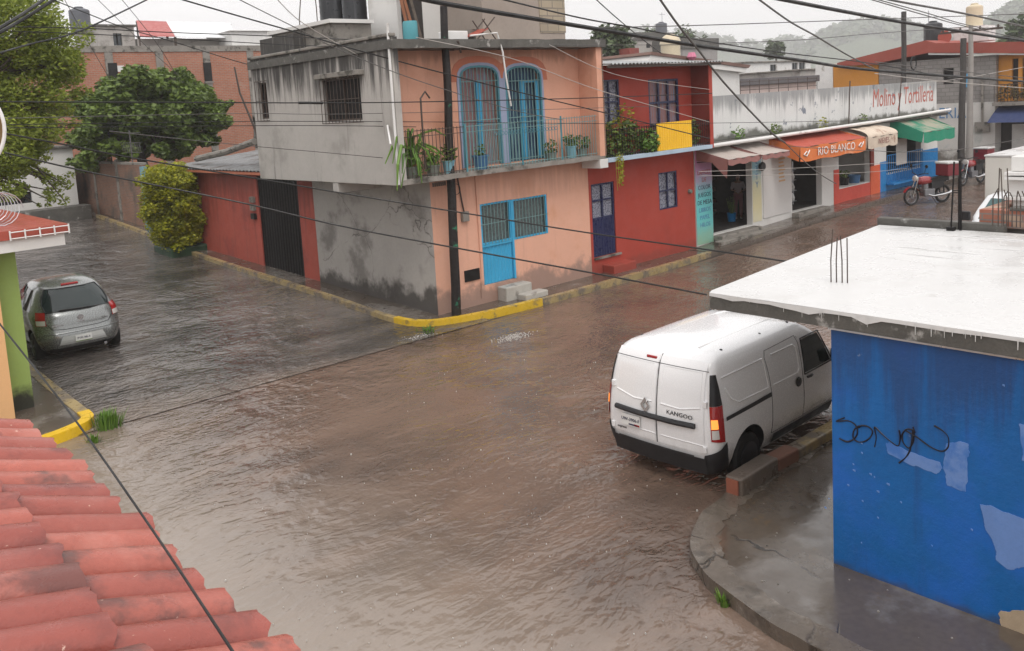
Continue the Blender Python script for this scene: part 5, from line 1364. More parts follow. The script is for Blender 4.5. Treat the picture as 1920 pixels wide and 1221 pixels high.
m_rim = mat('dull wheel rim', (.22, .22, .23), rough=.4, metal=.7, var=.15, obj=True, bump=0)
m_rim_d = mat('dark steel wheel', (.05, .05, .055), rough=.45, metal=.5, var=.2, obj=True, bump=0)
m_glass = glass_mat('car glass', (.015, .025, .025), .04)
m_lamp_r = paint_mat('red lamp lens', (.35, .008, .01), rough=.12)
m_lamp_w = paint_mat('clear lamp lens', (.6, .58, .55), rough=.12)
m_lamp_on = emit_mat('lit turn signal', (1, .34, .06), .75)
m_plate = mat('number plate', (.7, .7, .68), rough=.4, var=.03, obj=True, bump=0)
m_chrome = mat('chrome', (.6, .6, .6), rough=.15, metal=1, var=.05, obj=True, bump=0)
m_bump = mat('grained black bumper', (.02, .02, .022), rough=.45, var=.15, obj=True, bump=.1)
def wheel(t, x, y, r, w, sg, rim):
    b = MB().lathe([(r*.62, -w/2), (r*.93, -w/2), (r, -w/2+.03), (r, w/2-.03), (r*.93, w/2), (r*.62, w/2)], (x, y, r), 32, 'y')
    o = b.build('wheel', m_tyre, t, local=True, smooth=True)
    ys = sg*w/2
    b = MB().lathe([(r*.62, -.03), (r*.6, .005), (r*.5, -.02), (r*.2, -.01), (r*.12, .015), (.001, .016)], (x, y+ys*.92, r), 24, 'y')
    for k in range(7):
        a = 2*math.pi*k/7; c, s_ = math.cos(a), math.sin(a)
        b.tube([(x+c*r*.15, y+ys*.98+sg*.004, r+s_*r*.15), (x+c*r*.56, y+ys*.98, r+s_*r*.56)], .022, 5)
    b.build('rim', rim, o, local=True, smooth=True); return o
def cut_wells(o, wells, r, w, m):
    o.data.materials.append(m)
    for x, y in wells:
        mb = MB().lathe([(r, -w/2), (r, w/2)], (x, y, r*.93), 32, 'y')
        c = mb.build('cutter', [m, m], None, local=True)
        c.parent = o.parent; c.location = Vector(c.location)
        md = o.modifiers.new('b', 'BOOLEAN'); md.object = c; md.solver = 'EXACT'; md.operation = 'DIFFERENCE'
        if hasattr(md, 'material_mode'): md.material_mode = 'TRANSFER'
        bpy.context.view_layer.update(); bake(o)
        me_ = c.data; bpy.data.objects.remove(c); bpy.data.meshes.remove(me_)
    o.data.polygons.foreach_set('use_smooth', [True]*len(o.data.polygons)); o.data.set_sharp_from_angle(angle=R(38)); o.data.update()
# ---- white delivery van
van = thing('delivery_van', 'white panel van with lit turn signals parked beside the blue building', 'van')
m_vanp = paint_mat('white van paint', (.8, .8, .805), rough=.2, dirt=((.3, .26, .22), .75))
VS = Shell([(.26, .80), (.4, .865), (.6, .9), (.8, .905), (1.0, .895), (1.2, .875), (1.4, .845), (1.55, .815), (1.64, .785), (1.71, .745), (1.755, .69), (1.785, .6), (1.8, .47), (1.808, .3)],
           [(.26, -2.08), (.5, -2.14), (.8, -2.15), (1.05, -2.135), (1.3, -2.1), (1.5, -2.06), (1.62, -2.02), (1.7, -1.96), (1.755, -1.87), (1.785, -1.72), (1.8, -1.5), (1.808, -1.2)],
           [(.26, 2.0), (.45, 2.13), (.65, 2.14), (.8, 2.05), (.92, 1.8), (1.0, 1.5), (1.05, 1.28), (1.3, 1.06), (1.5, .82), (1.62, .66), (1.7, .52), (1.755, .38), (1.785, .2), (1.8, 0), (1.808, -.2)],
           .17, .5, rb=.05, fb=.2, sb=.03,
           zs=[.26, .33, .42, .55, .7, .85, .95, 1.02, 1.08, 1.2, 1.32, 1.44, 1.55, 1.6, 1.64, 1.68, 1.71, 1.735, 1.755, 1.772, 1.785, 1.794, 1.8, 1.805, 1.808])
body = VS.mesh().build('body', m_vanp, van, local=True, smooth=True, sharp=40)
WR, WX = .315, (-1.32, 1.42)
cut_wells(body, [(x, sg*.82) for x in WX for sg in (-1, 1)], .385, .5, m_black)
sd_ = lambda sg, off: (lambda x, z: VS.side(x, z, sg, off))
rr_ = lambda off: (lambda y, z: VS.rear(y, z, off))
for sg in (-1, 1):
    for x in WX: wheel(van, x, sg*.76, WR, .19, sg, m_rim_d)
    f = sd_(sg, .004)
    w_ = quadpatch(f, (.17, 1.07), (.95, 1.07), (.7, 1.53), (.2, 1.53), 10, 6).build('side_window', m_glass, van, local=True, smooth=True)
    line_on(sd_(sg, .004), [(.15, 1.05), (1.0, 1.05), (.72, 1.55), (.18, 1.55), (.15, 1.05)], .011).build('window_seal', m_black, w_, local=True)
    quadpatch(sd_(sg, .012), (-.72, .3), (1.0, .3), (1.0, .44), (-.72, .44), 16, 2).build('sill_trim', m_bump, van, local=True)
    quadpatch(sd_(sg, .008), (-1.86, .955), (-.78, .985), (-.78, 1.045), (-1.86, 1.005), 12, 1).build('door_rail', m_bump, van, local=True)
    b = line_on(sd_(sg, .0), [(-.76, .46), (-.76, 1.02), (-.78, 1.3), (-.82, 1.52), (-.78, 1.6), (.05, 1.62), (.1, 1.5), (.1, .46), (-.76, .46)], .0045, 4)
    b2 = line_on(sd_(sg, .0), [(.1, 1.6), (.1, .47), (1.12, .47), (1.22, .9), (1.1, 1.06)], .0045, 4)
    b.v, b.f = b.v+b2.v, b.f+[tuple(i+len(b.v) for i in f_) for f_ in b2.f]
    b.build('door_seam', m_black, van, local=True)
    for pts in ([(-.7, 1.12), (-.04, 1.12), (.02, 1.17), (.01, 1.46), (-.06, 1.52), (-.66, 1.52)], [(-1.84, 1.5), (-.88, 1.52), (-.86, 1.46), (-.83, 1.12)], [(-.83, 1.12), (-1.55, 1.12), (-1.7, 1.2), (-1.8, 1.36)]):
        line_on(sd_(sg, -.003), pts, .013, 6).build('pressed_line', m_vanp, van, local=True, smooth=True)
    c = VS.side(-.06, 1.0, sg, .015); MB().lathe([(.001, -.02), (.06, -.015), (.07, 0), (.045, .012), (.001, .014)][::1], (0, 0, 0), 16, 'y').build('door_handle', m_bump, van, local=True, smooth=True).location = c
    o = van.children[-1]; o.scale = (.75, sg, 1.9)
    c = VS.side(.27, 1.0, sg, .015); b = MB().tube([c+Vector((-.07, 0, 0)), c+Vector((0, sg*.02, .005)), c+Vector((.07, 0, 0))], .018, 6); b.build('front_handle', m_bump, van, local=True, smooth=True)
    c = VS.side(1.02, 1.1, sg, .1); b = MB().box(c.x-.06, c.x+.06, c.y-.1, c.y+.1, c.z-.07, c.z+.14); b.build('mirror', m_black, van, local=True, bevel=.03)
    # tail lamp wrapping the corner
    def cf(off):
        def f(t, z):
            if t <= 1: return VS.corner(t, z, sg, off)
            q = VS.side(VS.xr(z)+VS.R_(z, VS.rr)+(t-1)*.2, z, sg, off); return q
        return f
    tl = quadpatch(cf(.012), (.34, .74), (1.35, .7), (1.15, 1.18), (.3, 1.18), 10, 8).build('tail_lamp', m_lamp_r, van, local=True, smooth=True)
    quadpatch(cf(.01), (.3, 1.182), (1.15, 1.182), (.75, 1.56), (.42, 1.56), 8, 8).build('lamp_blank', m_black, van, local=True, smooth=True)
    quadpatch(cf(.018), (.36, .9), (.74, .9), (.7, 1.02), (.35, 1.02), 6, 4).build('turn_signal', m_lamp_on, tl, local=True, smooth=True)
    quadpatch(cf(.018), (.38, .77), (.78, .77), (.74, .885), (.37, .885), 6, 4).build('reverse_lens', m_lamp_w, tl, local=True, smooth=True)
    quadpatch(cf(.016), (.0, .27), (1.9, .27), (1.5, .69), (.0, .54), 14, 8).build('bumper_corner', m_bump, van, local=True, smooth=True)
    b = MB()
    for y_ in (.66, .4): b.tube([(-1.7, sg*y_, 1.8-.09*(y_ > .5)-.012), (0, sg*y_, 1.8-.085*(y_ > .5)-.008), (.35, sg*y_, 1.76-.04*(y_ > .5))], .016, 5)
    b.build('roof_rib', m_vanp, van, local=True, smooth=True)
    for x in (-1.55, -.6, .15): MB().lathe([(.022, 0), (.02, .012), (.01, .016)], (x, sg*.63, 1.765), 8).build('roof_plug', m_black, van, local=True)
# windscreen
quadpatch(lambda y, z: VS.front(y, z, .006)+Vector((0, 0, .004)), (-.62, 1.1), (.62, 1.1), (.5, 1.64), (-.5, 1.64), 10, 8).build('windscreen', m_glass, van, local=True, smooth=True)
quadpatch(rr_(.03), (-.735, .27), (.735, .27), (.735, .5), (-.735, .5), 12, 4).build('rear_bumper', m_bump, van, local=True, smooth=True)
quadpatch(rr_(.06), (-.6, .5), (.6, .5), (.6, .53), (-.6, .53), 12, 1).build('bumper_step', m_bump, van, local=True)
for y0, y1, sg in ((.01, .72, 1), (-.72, -.03, -1)):
    d = quadpatch(rr_(.006), (y0, .555), (y1, .555), (y1*.97 if sg > 0 else y1, 1.7), (y0 if sg > 0 else y0*.97, 1.7), 10, 16).build('rear_door', m_vanp, van, local=True, smooth=True)
    a, c = (y0+.05, y1-.06) if sg > 0 else (y0+.06, y1-.05)
    line_on(rr_(.004), [(a, 1.09 if sg > 0 else 1.14), ((a+c)/2, 1.075), (c, 1.14 if sg > 0 else 1.09)], .012, 6).build('pressed_line', m_vanp, d, local=True, smooth=True)
    line_on(rr_(.003), [(a, 1.12), (a+.01, 1.58), (c-.01, 1.58), (c, 1.12)], .007, 6).build('window_line', m_vanp, d, local=True, smooth=True)
    line_on(rr_(.004), [(a, .86), (a+.03, .68), (c-.03, .68), (c, .86)] if 0 else [(y0+.0, .66), (a+.1*(sg < 0), .665), (c-.1*(sg > 0), .665)], .01, 6).build('recess_line', m_vanp, d, local=True, smooth=True)
line_on(rr_(.004), [(-.01, .55), (-.01, 1.1), (-.01, 1.71)], .006, 4).build('door_seam', m_black, van, local=True)
line_on(rr_(.004), [(-.73, 1.6), (-.01, 1.6), (.73, 1.6)], .005, 4).build('roof_seam', m_black, van, local=True)
b = MB()
for sg in (-1, 1):
    for z in (.62, 1.2): q = VS.rear(sg*.73, z, .012); b.box(q.x-.02, q.x+.02, q.y-.025, q.y+.025, z-.04, z+.04)
b.build('hinge', m_vanp, van, local=True, bevel=.006)
line_on(rr_(.03), [(.66, .905), (.3, .895), (-.3, .895), (-.6, .905)], .038, 8).build('grab_bar', m_bump, van, local=True, smooth=True)
def rear_text(shell, body_, size, y, z, m, name, parent, off=.014, **k):
    c = shell.rear(y, z, off); up_ = (shell.rear(y, z+.1)-shell.rear(y, z)).normalized()
    return text_mb(body_, size, face_mtx(c, (0, -1, 0), up_), **k).build(name, m, parent, local=True)
rear_text(VS, 'KANGOO', .078, -.37, 1.0, m_black, 'lettering', van, sx=1.15)
rear_text(VS, 'express', .05, .58, .62, m_black, 'lettering', van)
c = VS.rear(.16, 1.02, .014); b = MB()
for s_, o_ in ((1, 0), ):
    out = [Vector((0, 0, .11)), Vector((0, .075, 0)), Vector((0, 0, -.11)), Vector((0, -.075, 0))]
    for k in range(4):
        a_, c_ = out[k], out[(k+1) % 4]; b.prism([c+a_, c+c_, c+c_*.5, c+a_*.5], (-.015, 0, 0))
b.build('emblem', m_chrome, van, local=True)
c = VS.rear(.4, .755, .03); p_ = MB().box(c.x-.008, c.x+.008, .4-.155, .4+.155, .675, .835).build('number_plate', m_plate, van, local=True)
text_mb('UW-3906-F', .062, face_mtx((c.x-.012, .4, .765), (0, -1, 0), Z1)).build('lettering', m_text_dk, p_, local=True)
MB().box(c.x-.011, c.x-.009, .4-.13, .4+.03, .69, .71).build('plate_line', m_text_dk, p_, local=True)
MB().box(c.x-.011, c.x-.009, .4-.15, .4-.06, .688, .715).build('plate_mark', m_lamp_r, p_, local=True)
c = VS.rear(.13, 1.655, .012); MB().box(c.x-.012, c.x+.012, .05, .21, 1.635, 1.672).build('brake_lamp', m_lamp_r, van, local=True, bevel=.008)
place(van, (10.98, 6.98, -.03), R(1.2))
# ---- silver hatchback, and a red one ahead of it
def hatchback(name, label, paint, group='small cars parked on the side street'):
    t = thing(name, label, 'car', (0, 0, 0), 0, group)
    S = Shell([(.18, .68), (.3, .775), (.45, .815), (.62, .83), (.78, .825), (.9, .805), (.98, .77), (1.12, .705), (1.28, .63), (1.38, .57), (1.44, .49), (1.475, .36), (1.49, .2)],
              [(.18, -1.72), (.28, -1.84), (.42, -1.9), (.56, -1.9), (.66, -1.85), (.8, -1.83), (.92, -1.79), (.99, -1.73), (1.12, -1.6), (1.28, -1.42), (1.38, -1.28), (1.44, -1.1), (1.475, -.85), (1.49, -.55)],
              [(.18, 1.78), (.35, 1.88), (.6, 1.86), (.74, 1.7), (.83, 1.4), (.9, 1.1), (.98, .9), (1.12, .68), (1.28, .42), (1.38, .24), (1.44, .08), (1.475, -.1), (1.49, -.25)],
              .42, .6, rb=.1, fb=.2, sb=.09, zk=.88, zs=[.18, .24, .3, .38, .46, .54, .6, .66, .73, .8, .86, .92, .96, 1.0, 1.06, 1.13, 1.2, 1.28, 1.34, 1.39, 1.42, 1.445, 1.46, 1.475, 1.484, 1.49])
    bd = S.mesh().build('body', paint, t, local=True, smooth=True, sharp=48)
    cut_wells(bd, [(x, sg*.74) for x in (-1.2, 1.22) for sg in (-1, 1)], .335, .4, m_black)
    rf = lambda off: (lambda y, z: S.rear(y, z, off)+Vector((0, 0, off*.8)))
    for sg in (-1, 1):
        for x in (-1.2, 1.22): wheel(t, x, sg*.7, .285, .17, sg, m_rim)
        f = lambda x, z, sg=sg: S.side(x, z, sg, .004)
        quadpatch(f, (-.15, .94), (.72, .94), (.3, 1.34), (-.12, 1.34), 8, 6).build('side_window', m_glass, t, local=True, smooth=True)
        quadpatch(f, (-1.1, .97), (-.22, .94), (-.2, 1.34), (-.8, 1.33), 8, 6).build('side_window', m_glass, t, local=True, smooth=True)
        line_on(lambda x, z, sg=sg: S.side(x, z, sg, .0), [(-.2, .4), (-.18, .93)], .005, 4).build('door_seam', m_black, t, local=True)
        q = S.side(.62, .98, sg, .08); MB().box(q.x-.05, q.x+.05, q.y-.08, q.y+.08, q.z-.05, q.z+.08).build('mirror', paint, t, local=True, bevel=.03)
        def cf(off, sg=sg): return lambda tt, z: S.corner(tt, z, sg, off)
        l_ = quadpatch(cf(.012), (.34, .76), (.74, .76), (.8, 1.0), (.42, 1.0), 6, 8).build('tail_lamp', m_lamp_r, t, local=True, smooth=True)
        quadpatch(cf(.018), (.37, .77), (.7, .77), (.73, .86), (.38, .86), 6, 4).build('reverse_lens', m_lamp_w, l_, local=True, smooth=True)
    def glassf(off):
        def f(u, v):
            z = lerp(.985, 1.36, v); wd = lerp(.66, .53, v)*(1-.1*abs(2*v-1)**3)
            r_ = S.R_(z, S.rr); w = S.W(z); y = lerp(-wd, wd, u)
            return (S.rear(y, z, off) if abs(y) <= w-r_ else S.corner(min(1, math.asin(min(1, (abs(y)-(w-r_))/r_))/(math.pi/2)), z, 1 if y > 0 else -1, off))+Vector((0, 0, off*.8))
        return f
    MB().grid(glassf(.006), 22, 8).build('rear_window', m_glass, t, local=True, smooth=True)
    gl = t.children[-1]
    g2 = glassf(.01); P = [g2(u, 0) for u in (0, .25, .5, .75, 1)]+[g2(1, v) for v in (.3, .6, 1)]+[g2(u, 1) for u in (.75, .5, .25, 0)]+[g2(0, v) for v in (.6, .3, 0)]
    MB().tube(P, .012, 5).build('window_seal', m_black, gl, local=True)
    MB().tube([g2(.3, .02)+Vector((-.02, 0, 0)), g2(.5, .03)+Vector((-.025, 0, 0)), g2(.78, .06)+Vector((-.02, 0, 0))], .014, 5).build('wiper', m_black, t, local=True)
    q = S.rear(0, 1.42, .03); MB().box(q.x-.03, q.x+.05, -.16, .16, 1.4, 1.44).build('brake_lamp', m_lamp_r, t, local=True, bevel=.012)
    def rs(y, z, off=.0):
        r_ = S.R_(z, S.rr); w = S.W(z)
        return (S.rear(y, z, off) if abs(y) <= w-r_ else S.corner(min(1, math.asin(min(1, (abs(y)-(w-r_))/r_))/(math.pi/2)), z, 1 if y > 0 else -1, off))
    line_on(lambda y, z: rs(y, z, .0), [(.66, .97), (.63, .8), (.52, .68), (.3, .655), (-.3, .655), (-.52, .68), (-.63, .8), (-.66, .97)], .007, 4).build('tailgate_seam', m_black, t, local=True)
    rc = quadpatch(lambda y, z: rs(y, z, .004), (-.44, .36), (.44, .36), (.36, .53), (-.36, .53), 10, 4).build('plate_recess', mat('pale bumper panel', (.5, .51, .5), obj=True, var=.05), t, local=True)
    q = rs(0, .46, .02); p_ = MB().box(q.x-.006, q.x+.006, -.15, .15, .39, .51).build('number_plate', m_plate, t, local=True)
    text_mb('PVK-98-4', .06, face_mtx((q.x-.009, 0, .455), (0, -1, 0), Z1)).build('lettering', m_text_dk, p_, local=True)
    MB().box(q.x-.009, q.x-.007, -.15, .15, .393, .405).build('plate_line', m_leaf_md, p_, local=True)
    line_on(lambda y, z: rs(y, z, .002), [(.78, .6), (.4, .59), (-.4, .59), (-.78, .6)], .012, 5).build('bumper_crease', paint, t, local=True, smooth=True)
    quadpatch(lambda y, z: rs(y, z, .006), (-.6, .2), (.6, .2), (.62, .3), (-.62, .3), 10, 3).build('lower_bumper', m_bump, t, local=True)
    q = rs(0, .82, .012); MB().lathe([(.055, 0), (.045, .01)], (q.x, 0, .84), 16, 'x').build('emblem', m_chrome, t, local=True)
    MB().box(q.x-.004, q.x+.01, -.07, .07, .755, .775).build('handle_strip', m_chrome, t, local=True)
    text_mb('MARCH', .06, face_mtx(rs(.42, .74, .012), (0, -1, 0), Z1)).build('lettering', m_chrome, t, local=True)
    text_mb('SENSE', .045, face_mtx(rs(-.45, .76, .012), (0, -1, 0), Z1)).build('lettering', m_chrome, t, local=True)
    MB().tube([(-1.86, -.4, .25), (-1.6, -.4, .25)], .03, 10).build('exhaust', m_chrome, t, local=True)
    MB().box(-.35, .2, -.55, .55, .6, 1.15).build('front_seats', m_bump, t, local=True, bevel=.08)
    return t
car = hatchback('hatchback', 'silver hatchback seen from behind in the flooded side street beside the lime green wall', paint_mat('silver car paint', (.24, .25, .245), rough=.25, metal=.6, coat=.8))
# cushion seen through the rear window
cq = gz(130, 610, .18)
place(car, (5.5, 21.75, .1), R(86.5)); car.scale = (1.12, 1.12, 1.12)
car2 = hatchback('hatchback', 'dark red car almost hidden behind the lime green wall ahead of the silver hatchback', paint_mat('dark red car paint', (.22, .02, .02), rough=.25, coat=.8))
place(car2, (4.55, 29.5, .38), R(90))
# ---- delivery motorcycles
m_bikered = paint_mat('red motorcycle paint', (.26, .01, .015), rough=.2)
m_boxred = mat('dark red box', (.17, .016, .024), rough=.4, var=.08, obj=True)
def motorbike(label, lid_m):
    t = thing('motorcycle', label, 'motorcycle', (0, 0, 0), 0, 'delivery motorcycles')
    for x, nm in ((-.62, 'rear_wheel'), (.66, 'front_wheel')):
        b = MB(); b.tube([(x+.27*math.cos(a*math.pi/14), 0, .3+.27*math.sin(a*math.pi/14)) for a in range(29)], .045 if x < 0 else .036, 8)
        o = b.build(nm, m_tyre, t, local=True, smooth=True)
        b = MB(); b.tube([(x+.225*math.cos(a*math.pi/14), 0, .3+.225*math.sin(a*math.pi/14)) for a in range(29)], .012, 6)
        for k in range(10): a = k*math.pi/5; b.tube([(x, 0, .3), (x+.225*math.cos(a), 0, .3+.225*math.sin(a))], .004, 4)
        b.lathe([(.06, -.05), (.06, .05)], (x, 0, .3), 12, 'y'); b.build('rim', m_rim, o, local=True, smooth=True)
    b = MB()
    for sg in (-1, 1): b.tube([(.66, sg*.07, .3), (.5, sg*.07, .72), (.42, sg*.07, .95)], .022, 7)
    b.build('fork', m_chrome, t, local=True, smooth=True)
    b = MB(); b.grid(lambda u, v: (.66+.33*math.cos(lerp(.5, 2.6, u)), lerp(-.06, .06, v), .3+.33*math.sin(lerp(.5, 2.6, u))), 10, 3); b.build('mudguard', m_bikered, t, local=True, smooth=True)
    b = MB(); b.tube([(.45, 0, .88), (.2, 0, .8), (-.3, 0, .68), (-.75, 0, .72)], .025, 7)
    for sg in (-1, 1): b.tube([(-.62, sg*.07, .3), (-.05, sg*.06, .36), (.3, 0, .42), (.44, 0, .84)], .02, 6); b.tube([(-.6, sg*.09, .34), (-.55, sg*.1, .68)], .026, 7)
    b.build('frame', m_black, t, local=True, smooth=True)
    b = MB().box(-.2, .22, -.13, .13, .27, .52); b.lathe([(.11, -.05), (.1, .28)], (.1, 0, .48), 12, 'z'); b.build('engine', m_rim, t, local=True, bevel=.03)
    b = MB(); b.lathe([(.02, -.28), (.13, -.22), (.155, -.02), (.13, .18), (.05, .26)], (.16, 0, .8), 14, 'x'); b.build('tank', m_bikered, t, local=True, smooth=True)
    b = MB().prism([(-.75, -.13, .78), (-.02, -.12, .76), (-.02, -.1, .84), (-.72, -.11, .88)], (0, .24, 0)); b.build('seat', m_black, t, local=True, bevel=.03)
    b = MB().prism([(-.5, -.12, .55), (-.1, -.12, .5), (-.08, -.11, .72), (-.55, -.11, .74)], (0, .23, 0)); b.build('side_cover', m_black, t, local=True, bevel=.02)
    b = MB(); b.tube([(.1, .1, .35), (-.1, .14, .27), (-.5, .16, .3), (-.85, .17, .36)], [.025, .03, .05, .05], 8); b.build('exhaust', m_chrome, t, local=True, smooth=True)
    b = MB(); b.tube([(.3, .36, 1.06), (.38, .22, 1.06), (.42, 0, 1.0), (.38, -.22, 1.06), (.3, -.36, 1.06)], .016, 6); h_ = b.build('handlebar', m_black, t, local=True, smooth=True)
    b = MB()
    for sg in (-1, 1): b.tube([(.36, sg*.25, 1.06), (.36, sg*.32, 1.28)], .008, 5); b.lathe([(.06, -.01), (.06, .01)], (.36, sg*.34, 1.3), 10, 'x')
    b.build('mirror', m_black, h_, local=True)
    b = MB().lathe([(.05, -.08), (.1, -.02), (.1, .03), (.02, .05)], (.5, 0, .9), 14, 'x'); b.build('headlight', m_lamp_w, t, local=True, smooth=True)
    bx = MB().box(-1.12, -.58, -.27, .27, .9, 1.3).build('delivery_box', m_boxred, t, local=True, bevel=.02)
    MB().box(-1.14, -.56, -.29, .29, 1.302, 1.37).build('lid', lid_m, bx, local=True, bevel=.02)
    MB().tube([(-.05, .1, .3), (-.1, .32, .01)], .014, 5).build('kickstand', m_black, t, local=True)
    return t
q = gz(1742, 383, .32)
m1 = motorbike('red delivery motorcycle with a white lidded box in front of the blue shop', m_roof_white)
place(m1, (q.x+.1, q.y+.1, .32), R(155)); m1.scale = (1.12, 1.12, 1.12)
q = gz(1818, 345, .34)
m2 = copy_tree(m1); place(m2, (q.x, q.y-.1, .34), R(172), 'second red delivery motorcycle with a white lidded box, parked by the far utility pole')
# ---- white box truck
trk = thing('box_truck', 'white box truck facing the camera at the right edge beyond the white roof', 'truck')
TS = Shell([(.3, .8), (.6, .86), (1.0, .86), (1.3, .8), (1.6, .7), (1.68, .55), (1.7, .3)], [(.3, .0), (1.7, .0)],
           [(.3, 2.0), (.6, 2.15), (.85, 2.05), (1.0, 1.45), (1.3, 1.05), (1.6, .65), (1.68, .45), (1.7, .3)], .05, .4, rb=0, fb=.15, sb=.02, zs=[.3, .4, .6, .75, .85, .92, 1.0, 1.1, 1.3, 1.45, 1.6, 1.65, 1.68, 1.7])
m_trk = paint_mat('truck white paint', (.7, .71, .72), rough=.25)
TS.mesh().build('cab', m_trk, trk, local=True, smooth=True, sharp=45)
quadpatch(lambda y, z: TS.front(y, z, .01)+Vector((0, 0, .006)), (-.66, 1.06), (.66, 1.06), (.56, 1.55), (-.56, 1.55), 8, 6).build('windscreen', glass_mat('green windscreen', (.03, .085, .085), .06), trk, local=True, smooth=True)
for sg in (-1, 1):
    quadpatch(lambda x, z, sg=sg: TS.side(x, z, sg, .005), (.2, 1.05), (1.1, 1.05), (.6, 1.5), (.2, 1.5), 6, 4).build('side_window', m_glass, trk, local=True)
    MB().box(1.2, 1.3, sg*1.0-.14, sg*1.0+.14, 1.0, 1.25).build('mirror', m_black, trk, local=True, bevel=.03)
    for x in (1.3, -2.2): wheel(trk, x, sg*.74, .33, .2, sg, m_rim_d)
    q = TS.front(sg*.6, .72, .01); MB().lathe([(.1, 0), (.09, .03)], q, 12, 'x').build('headlight', m_lamp_w, trk, local=True)
bx = MB().box(-3.6, -.1, -.98, .98, .55, 2.62).build('cargo_box', mat('cream box panel', (.62, .6, .55), var=.05, obj=True), trk, local=True, bevel=.03)
MB().box(-3.62, -.08, -1.0, 1.0, 2.622, 2.68).build('box_roof', m_roof_white, bx, local=True, bevel=.02)
MB().box(-3.5, .1, -.4, .4, .35, .54).build('chassis', m_black, trk, local=True)
place(trk, (26.7, 8.15, .12), R(180))

